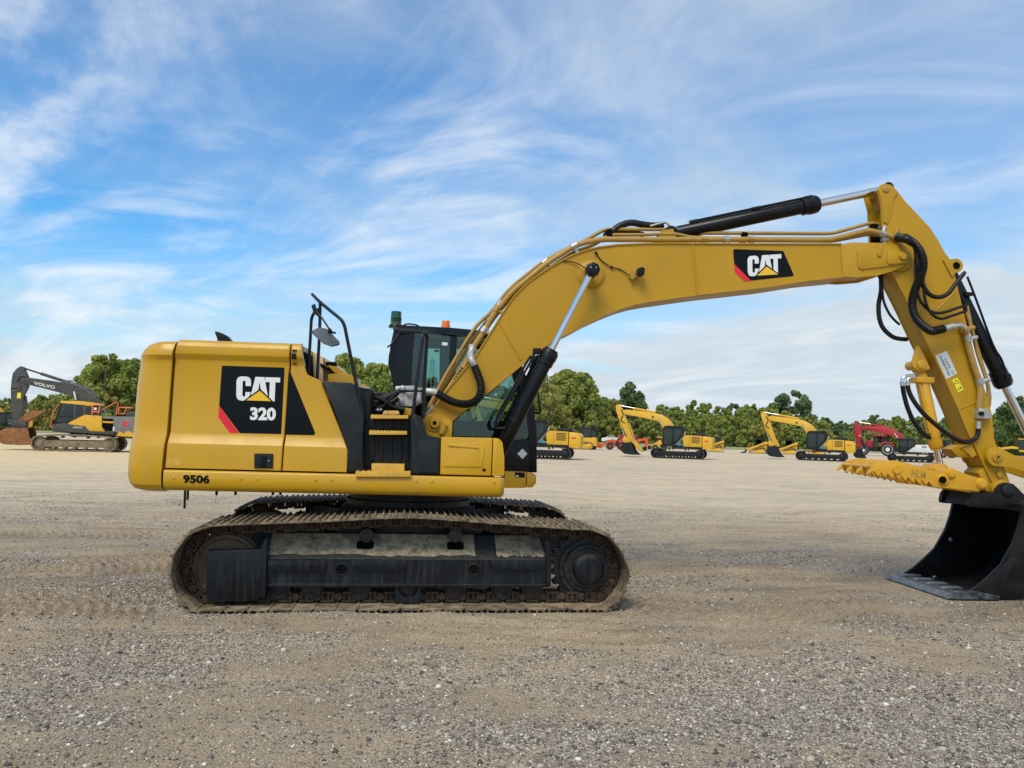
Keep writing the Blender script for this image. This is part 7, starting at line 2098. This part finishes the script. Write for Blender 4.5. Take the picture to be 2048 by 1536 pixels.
bsv = [(192, 1105), (447, 1100), (482, 1240), (592, 1335), (362, 1345), (172, 1340), (102, 1300), (80, 1230), (112, 1150)]
bucket2(vo_, K.P(bsv), 1.35, 'rust', K.P([(592, 1335), (362, 1345), (172, 1340), (102, 1300), (80, 1230), (112, 1150), (192, 1105), (447, 1100)]))
V_('bucket_edge', [(482, 1262), (552, 1262), (592, 1335), (502, 1342)], -0.68, 0.68, 'rust')

# ---------------------------------------------------------------- bulldozer
bd, _ = root_at('bulldozer', 1166, 897.5, -8, 'yellow bulldozer with black roof behind the half hidden yellow excavator', 'bulldozer', depth=104)
K = Side((1060, 720), 5.12, 1166, 897.5, 15.5)
def B_(nm, pts, y0, y1, m, bev=0.02, r=None): return plate(nm, K.P(pts), y0, y1, m, r or bd, bev)
crawler(bd, -2.0, 1.4, 1.05, 0.46, 1.9, 0.5, 'trackmud', 'fyellow')
B_('body', [(530, 840), (540, 790), (680, 785), (690, 870), (540, 870)], -0.85, 0.85, 'fyellow')
B_('engine_cover', [(400, 860), (400, 755), (510, 755), (530, 860)], -0.5, 0.5, 'fyellow')
for ya in (-0.75, 0.68):
    for pts in ([(515, 820), (525, 690), (540, 690), (535, 820)], [(625, 770), (630, 700), (642, 700), (640, 770)], [(675, 770), (672, 712), (685, 712), (688, 770)]):
        B_('cab_pillar', pts, ya, ya + .07, 'fblack', 0)
    B_('cab_window', [(538, 700), (628, 700), (628, 770), (538, 820)], ya + .03, ya + .035, 'fglass', 0)
    B_('cab_window', [(642, 715), (675, 715), (676, 768), (642, 768)], ya + .03, ya + .035, 'fglass', 0)
B_('cab_roof', [(498, 690), (505, 680), (690, 690), (690, 706), (505, 700)], -0.85, 0.85, 'fblack')
B_('roof_unit', [(622, 684), (625, 662), (668, 660), (672, 686)], -0.5, 0.5, 'fblack')
B_('fuel_tank', [(690, 870), (680, 790), (640, 780), (640, 870)], -0.8, 0.8, 'fyellow')
B_('ripper_frame', [(640, 870), (680, 870), (672, 905), (650, 905)], -0.5, 0.5, 'fblack')
B_('blade', [(330, 905), (318, 860), (335, 815), (348, 815), (342, 860), (350, 905)], -1.6, 1.6, 'fyellow')

# ---------------------------------------------------------------- pickup
pk, _ = root_at('pickup_truck', 1222, 881, 0, 'white crew cab pickup truck parked at the edge of the trees', 'pickup truck', depth=226)
K = Side((1060, 720), 5.12, 1222, 882, 7.2)
def P_(nm, pts, y0, y1, m, bev=0.04): return plate(nm, K.P(pts), y0, y1, m, pk, bev)
P_('body', [(730, 810), (732, 782), (768, 772), (785, 770), (925, 772), (926, 808), (905, 815), (745, 815)], -0.98, 0.98, 'fwhite')
P_('cabin', [(772, 774), (800, 756), (862, 755), (872, 774)], -0.85, 0.85, 'fwhite')
for pts in ([(784, 772), (803, 760), (826, 760), (826, 772)], [(830, 772), (830, 760), (858, 760), (866, 772)]):
    P_('side_window', pts, -0.87, -0.84, 'fblack', 0)
P_('bumper', [(726, 812), (726, 800), (745, 800), (745, 815)], -0.95, 0.95, 'fblack')
for xx in (787, 900):
    for sg in (-1, 1):
        x, z = K(xx, 812)
        lathe('wheel', (x, sg * 0.75, 0.42), (x, sg * 1.0, 0.42), [(0, 0.3), (0.02, 0.42), (0.2, 0.42), (0.25, 0.34)], 'tyre', pk, 16)
        lathe('hub', (x, sg * 0.98, 0.42), (x, sg * 1.015, 0.42), [(0, 0.22), (0.03, 0.16)], 'silver', pk, 12)

# ---------------------------------------------------------------- red container behind
ct, _ = root_at('container', 1256, 882, 0, 'bright red box container behind the stick of the yellow excavator', 'container', depth=200)
box('shell', -2.1, 2.1, -1.2, 1.2, 0.2, 2.25, 'fred', ct, 0.03)
for i in range(12):
    box('corrugation', -2.0 + i * 0.345, -1.85 + i * 0.345, -1.23, -1.2, 0.3, 2.15, 'fred', ct)
box('skid', -2.0, 2.0, -1.0, 1.0, 0.0, 0.2, 'fblack', ct)

# ---------------------------------------------------------------- orange-red backhoe loader
bh, _ = root_at('backhoe_loader', 1246, 900.5, 0, 'orange red backhoe tractor with loader bucket lowered, behind the yellow excavator stick', 'backhoe', depth=107)
K = Side((1060, 720), 5.12, 1246, 900.5, 15.0)
def H_(nm, pts, y0, y1, m, bev=0.02): return plate(nm, K.P(pts), y0, y1, m, bh, bev)
def wheel(parent, x, r, y0, y1, rim='fwhite', rr=0.55):
    sg = 1 if y1 > y0 else -1
    w_ = abs(y1 - y0)
    t = lathe('tyre', (x, y0, r), (x, y1, r), [(0, r * .55), (0.02, r * .8), (w_ * .15, r * .96), (w_ * .3, r), (w_ * .7, r), (w_ * .85, r * .96), (w_, r * .8)], 'tyre', parent, 24)
    lathe('wheel_rim', (x, y0 - sg * 0.012, r), (x, y1, r), [(0, r * rr * .35), (0.02, r * rr * .5), (0.05, r * rr * .8), (0.0, r * rr), (w_, r * rr)], rim, parent, 20)
H_('hood', [(790, 870), (795, 825), (850, 815), (900, 830), (905, 875)], -0.35, 0.35, 'forange')
H_('loader_arm', [(700, 900), (712, 880), (790, 845), (845, 822), (850, 835), (790, 862), (730, 895)], -0.62, -0.5, 'forange')
H_('loader_arm', [(700, 900), (712, 880), (790, 845), (845, 822), (850, 835), (790, 862), (730, 895)], 0.5, 0.62, 'forange')
H_('loader_bucket', [(690, 905), (700, 858), (722, 862), (742, 900), (735, 910)], -0.9, 0.9, 'forange')
H_('loader_post', [(865, 880), (900, 800), (918, 805), (890, 885)], -0.5, 0.5, 'fblack')
H_('operator_platform', [(890, 890), (900, 845), (1010, 840), (1015, 890)], -0.5, 0.5, 'fblack')
H_('seat', [(950, 845), (945, 815), (975, 812), (980, 780), (995, 782), (990, 845)], -0.25, 0.25, 'fblack')
for sg in (-1, 1):
    wheel(bh, K(820, 0)[0], 0.50, sg * 0.80, sg * 0.52, 'forange')
    wheel(bh, K(935, 0)[0], 0.62, sg * 0.95, sg * 0.50, 'forange')
H_('fender', [(895, 850), (915, 828), (965, 828), (985, 855), (965, 842), (915, 842)], -0.95, 0.95, 'forange', 0.01)
H_('swing_frame', [(1010, 905), (1020, 850), (1080, 845), (1080, 905)], -0.4, 0.4, 'forange')
H_('backhoe_boom', [(1050, 870), (1080, 820), (1120, 805), (1180, 795), (1205, 800), (1200, 822), (1130, 825), (1090, 860)], -0.15, 0.15, 'forange')
H_('backhoe_stick', [(1180, 800), (1205, 798), (1195, 900), (1170, 920), (1165, 900)], -0.12, 0.12, 'forange')
H_('backhoe_bucket', [(1140, 922), (1150, 885), (1185, 880), (1195, 915), (1175, 926)], -0.35, 0.35, 'fblack')

# ---------------------------------------------------------------- compact wheel loader
wl, _ = root_at('wheel_loader', 1316, 901, 0, 'small yellow wheeled loader behind the front of the left yellow excavator', 'wheel loader', depth=108)
K = Side((1060, 720), 5.12, 1316, 901, 14.8)
def W_(nm, pts, y0, y1, m, bev=0.02): return plate(nm, K.P(pts), y0, y1, m, wl, bev)
W_('body', [(1290, 880), (1290, 835), (1400, 830), (1400, 885)], -0.6, 0.6, 'fyellow')
W_('lift_arm', [(1225, 900), (1240, 880), (1310, 820), (1340, 812), (1340, 830), (1260, 890)], -0.45, 0.45, 'fyellow')
W_('bucket', [(1205, 912), (1215, 870), (1240, 880), (1245, 912)], -0.8, 0.8, 'fblack')
W_('roof', [(1290, 790), (1300, 782), (1375, 782), (1380, 792)], -0.6, 0.6, 'fyellow')
for ya in (-0.55, 0.5):
    W_('cab_post', [(1300, 835), (1302, 790), (1308, 790), (1306, 835)], ya, ya + .05, 'fblack', 0)
    W_('cab_post', [(1365, 835), (1365, 790), (1372, 790), (1372, 835)], ya, ya + .05, 'fblack', 0)
for sg in (-1, 1):
    wheel(wl, K(1282, 0)[0], 0.42, sg * 0.75, sg * 0.42, 'fyellow')
    wheel(wl, K(1370, 0)[0], 0.42, sg * 0.75, sg * 0.42, 'fyellow')

# ---------------------------------------------------------------- compact tracked loaders
GL = 'compact tracked loaders by the grass'
def track_loader(px, py, depth, label, rz=0):
    r, _ = root_at('track_loader', px, py, rz, label, 'loader', GL, depth=depth)
    belt(r, [(-1.05, .03), (-1.2, .2), (-1.0, .42), (0.55, .86), (0.8, .84), (1.05, .40), (1.12, .2), (0.95, .03)], -0.95, -0.5, 'trackmud')
    belt(r, [(-1.05, .03), (-1.2, .2), (-1.0, .42), (0.55, .86), (0.8, .84), (1.05, .40), (1.12, .2), (0.95, .03)], 0.5, 0.95, 'trackmud')
    for sg in (-1, 1):
        plate('track_frame', [(-0.9, .15), (0.85, .15), (0.6, .65), (-0.6, .40)], sg * .88, sg * .55, 'fyellow', r)
        for xx in (-0.8, -0.3, 0.2, 0.75):
            cyl('track_roller', (xx, sg * .92, .17), (xx, sg * .55, .17), .11, 'fyellow', r, 10)
        plate('lift_arm', [(-1.75, .45), (-1.6, .62), (-0.9, .85), (0.9, 1.62), (1.15, 1.62), (1.2, 1.35), (0.9, 1.38), (-0.8, .62), (-1.5, .32)], sg * .80, sg * .66, 'fyellow', r, 0.02)
    plate('body', rounded([(-0.75, .45), (1.1, .55), (1.28, 1.25), (1.1, 1.55), (0.7, 1.5), (0.4, 1.0), (-0.7, .95)], 0.06, 2), -0.5, 0.5, 'fyellow', r, 0.03)
    plate('rear_grille', [(1.1, .6), (1.3, .6), (1.34, 1.5), (1.2, 1.55)], -0.55, 0.55, 'fblack', r, 0.01)
    for ya in (-0.52, 0.46):
        plate('cab_side', [(-0.55, .95), (-0.4, 1.95), (0.55, 2.02), (0.7, 1.75), (0.65, 1.2), (0.3, .98)], ya, ya + .05, 'fblack', r)
        plate('cab_window', [(-0.42, 1.1), (-0.3, 1.85), (0.4, 1.9), (0.4, 1.2)], ya - .008, ya - .003, 'fglass', r)
    plate('cab_roof', [(-0.45, 1.95), (-0.40, 2.06), (0.6, 2.1), (0.62, 2.0)], -0.55, 0.55, 'fblack', r, 0.02)
    plate('bucket', [(-2.35, .05), (-1.75, .04), (-1.55, .2), (-1.55, .62), (-1.65, .62), (-1.7, .25)], -0.98, 0.98, 'fblack', r, 0.01)
    return r
track_loader(1431, 904, 113, 'compact tracked loader mostly hidden behind the counterweight of the left yellow excavator')
track_loader(1516, 907, 110, 'compact tracked loader behind the stick and bucket of the middle yellow excavator', 4)
track_loader(1577, 907.5, 110, 'compact tracked loader between the stick and cab of the middle yellow excavator', 2)
track_loader(1634, 908, 112, 'compact tracked loader behind the cab of the middle yellow excavator', 2)

# ---------------------------------------------------------------- dark red tractor
tr, _ = root_at('tractor', 1754, 911.5, 0, 'dark red farm tractor with white wheel rims behind the red excavator', 'tractor', depth=120)
K = Side((1680, 800), 9.31, 1754, 911.5, 13.4)
def R_(nm, pts, y0, y1, m, bev=0.02): return plate(nm, K.P(pts), y0, y1, m, tr, bev)
R_('hood', [(415, 870), (430, 800), (500, 760), (640, 760), (640, 880), (430, 880)], -0.42, 0.42, 'fred', 0.06)
R_('grille', [(408, 870), (420, 810), (432, 800), (432, 875)], -0.4, 0.4, 'fblack')
R_('chassis', [(440, 950), (440, 870), (760, 870), (760, 960)], -0.4, 0.4, 'fblack')
R_('fender', [(700, 880), (740, 810), (800, 775), (900, 775), (960, 810), (990, 880), (960, 850), (900, 800), (800, 800), (740, 850)], -1.1, 1.1, 'fred', 0.01)
R_('cab_roof', [(620, 672), (635, 652), (820, 645), (846, 660), (840, 680)], -0.8, 0.8, 'fred', 0.04)
for ya in (-0.8, 0.75):
    for pts in ([(622, 860), (632, 675), (645, 675), (650, 860)], [(785, 800), (785, 675), (798, 675), (800, 800)], [(830, 790), (825, 675), (838, 675), (845, 790)]):
        R_('cab_pillar', pts, ya, ya + .05, 'fblack', 0)
    R_('cab_window', [(645, 680), (785, 680), (785, 790), (720, 800), (650, 860)], ya + .02, ya + .025, 'fglass', 0)
    R_('cab_window', [(800, 680), (826, 680), (832, 780), (802, 785)], ya + .02, ya + .025, 'fglass', 0)
R_('steps', [(630, 960), (630, 860), (710, 860), (710, 960)], -0.85, -0.5, 'fblack')
for sg in (-1, 1):
    wheel(tr, K(462, 0)[0], 0.76, sg * 1.05, sg * 0.6, 'fwhite', 0.58)
    wheel(tr, K(868, 0)[0], 0.98, sg * 1.15, sg * 0.6, 'fwhite', 0.68)

# ---------------------------------------------------------------- dark wheeled machine and the grader at the right
bl, _ = root_at('backhoe_loader', 1886, 913, 0, 'dark wheeled tractor with an orange hub behind the thumb cylinder', 'tractor', depth=118)
K = Side((1680, 800), 9.31, 1886, 913, 13.6)
def D_(nm, pts, y0, y1, m, bev=0.02): return plate(nm, K.P(pts), y0, y1, m, bl, bev)
D_('body', [(1800, 960), (1810, 860), (1960, 850), (2080, 870), (2080, 970)], -0.5, 0.5, 'fblack', 0.04)
D_('cab_roof', [(1900, 735), (1910, 720), (2030, 720), (2040, 735)], -0.7, 0.7, 'fblack')
for ya in (-0.7, 0.65):
    D_('cab_pillar', [(1905, 860), (1910, 735), (1922, 735), (1920, 860)], ya, ya + .05, 'fblack', 0)
    D_('cab_pillar', [(2020, 860), (2018, 735), (2030, 735), (2034, 860)], ya, ya + .05, 'fblack', 0)
    D_('cab_window', [(1920, 738), (2018, 738), (2020, 858), (1920, 858)], ya + .02, ya + .025, 'fglass', 0)
D_('loader_arm', [(1870, 990), (1960, 900), (2080, 860), (2080, 885), (1970, 925), (1900, 1000)], -0.6, -0.45, 'tread')
for sg in (-1, 1):
    wheel(bl, K(1925, 0)[0], 0.48, sg * 0.9, sg * 0.5, 'rail_orange', 0.5)
    wheel(bl, K(2060, 0)[0], 0.70, sg * 0.95, sg * 0.5, 'rail_orange', 0.5)
gd, _ = root_at('motor_grader', 2046, 914, -4, 'pale yellow motor grader at the right edge beyond the bucket link', 'grader', depth=125)
def G_(nm, pts, y0, y1, m, bev=0.02): return plate(nm, pts, y0, y1, m, gd, bev)
G_('main_beam', [(-3.4, 1.25), (-3.3, 1.65), (-1.4, 2.0), (0.4, 1.75), (0.4, 1.35), (-1.4, 1.65)], -0.2, 0.2, 'fyellow', 0.03)
G_('nose_frame', [(-3.7, .75), (-3.6, 1.75), (-3.1, 1.85), (-3.0, .85)], -0.3, 0.3, 'fyellow', 0.03)
G_('engine_cover', rounded([(1.0, .9), (1.0, 2.0), (3.4, 1.9), (3.6, 1.0)], 0.12, 3), -0.6, 0.6, 'fyellow', 0.05)
G_('cab_floor', [(-0.5, 1.2), (1.0, 1.0), (1.0, 1.5), (-0.4, 1.5)], -0.6, 0.6, 'fyellow')
G_('cab_roof', [(-0.6, 3.05), (-0.5, 3.2), (1.0, 3.2), (1.05, 3.05)], -0.75, 0.75, 'fyellow', 0.02)
for ya in (-0.68, 0.62):
    for x in (-0.45, 0.9):
        G_('cab_pillar', [(x - .04, 1.5), (x + .04, 1.5), (x + .04, 3.05), (x - .04, 3.05)], ya, ya + .06, 'fblack', 0)
    G_('cab_window', [(-0.4, 1.5), (0.86, 1.5), (0.86, 3.05), (-0.4, 3.05)], ya + .02, ya + .025, 'fglass', 0)
G_('blade', [(-1.6, .08), (-1.45, .10), (-1.35, .4), (-1.45, .7), (-1.6, .68), (-1.5, .4)], -1.7, 1.7, 'fyellow', 0.01)
for sg in (-1, 1):
    for x in (-3.3, 1.3, 2.9):
        wheel(gd, x, 0.62, sg * 1.05, sg * 0.65, 'fyellow', 0.5)
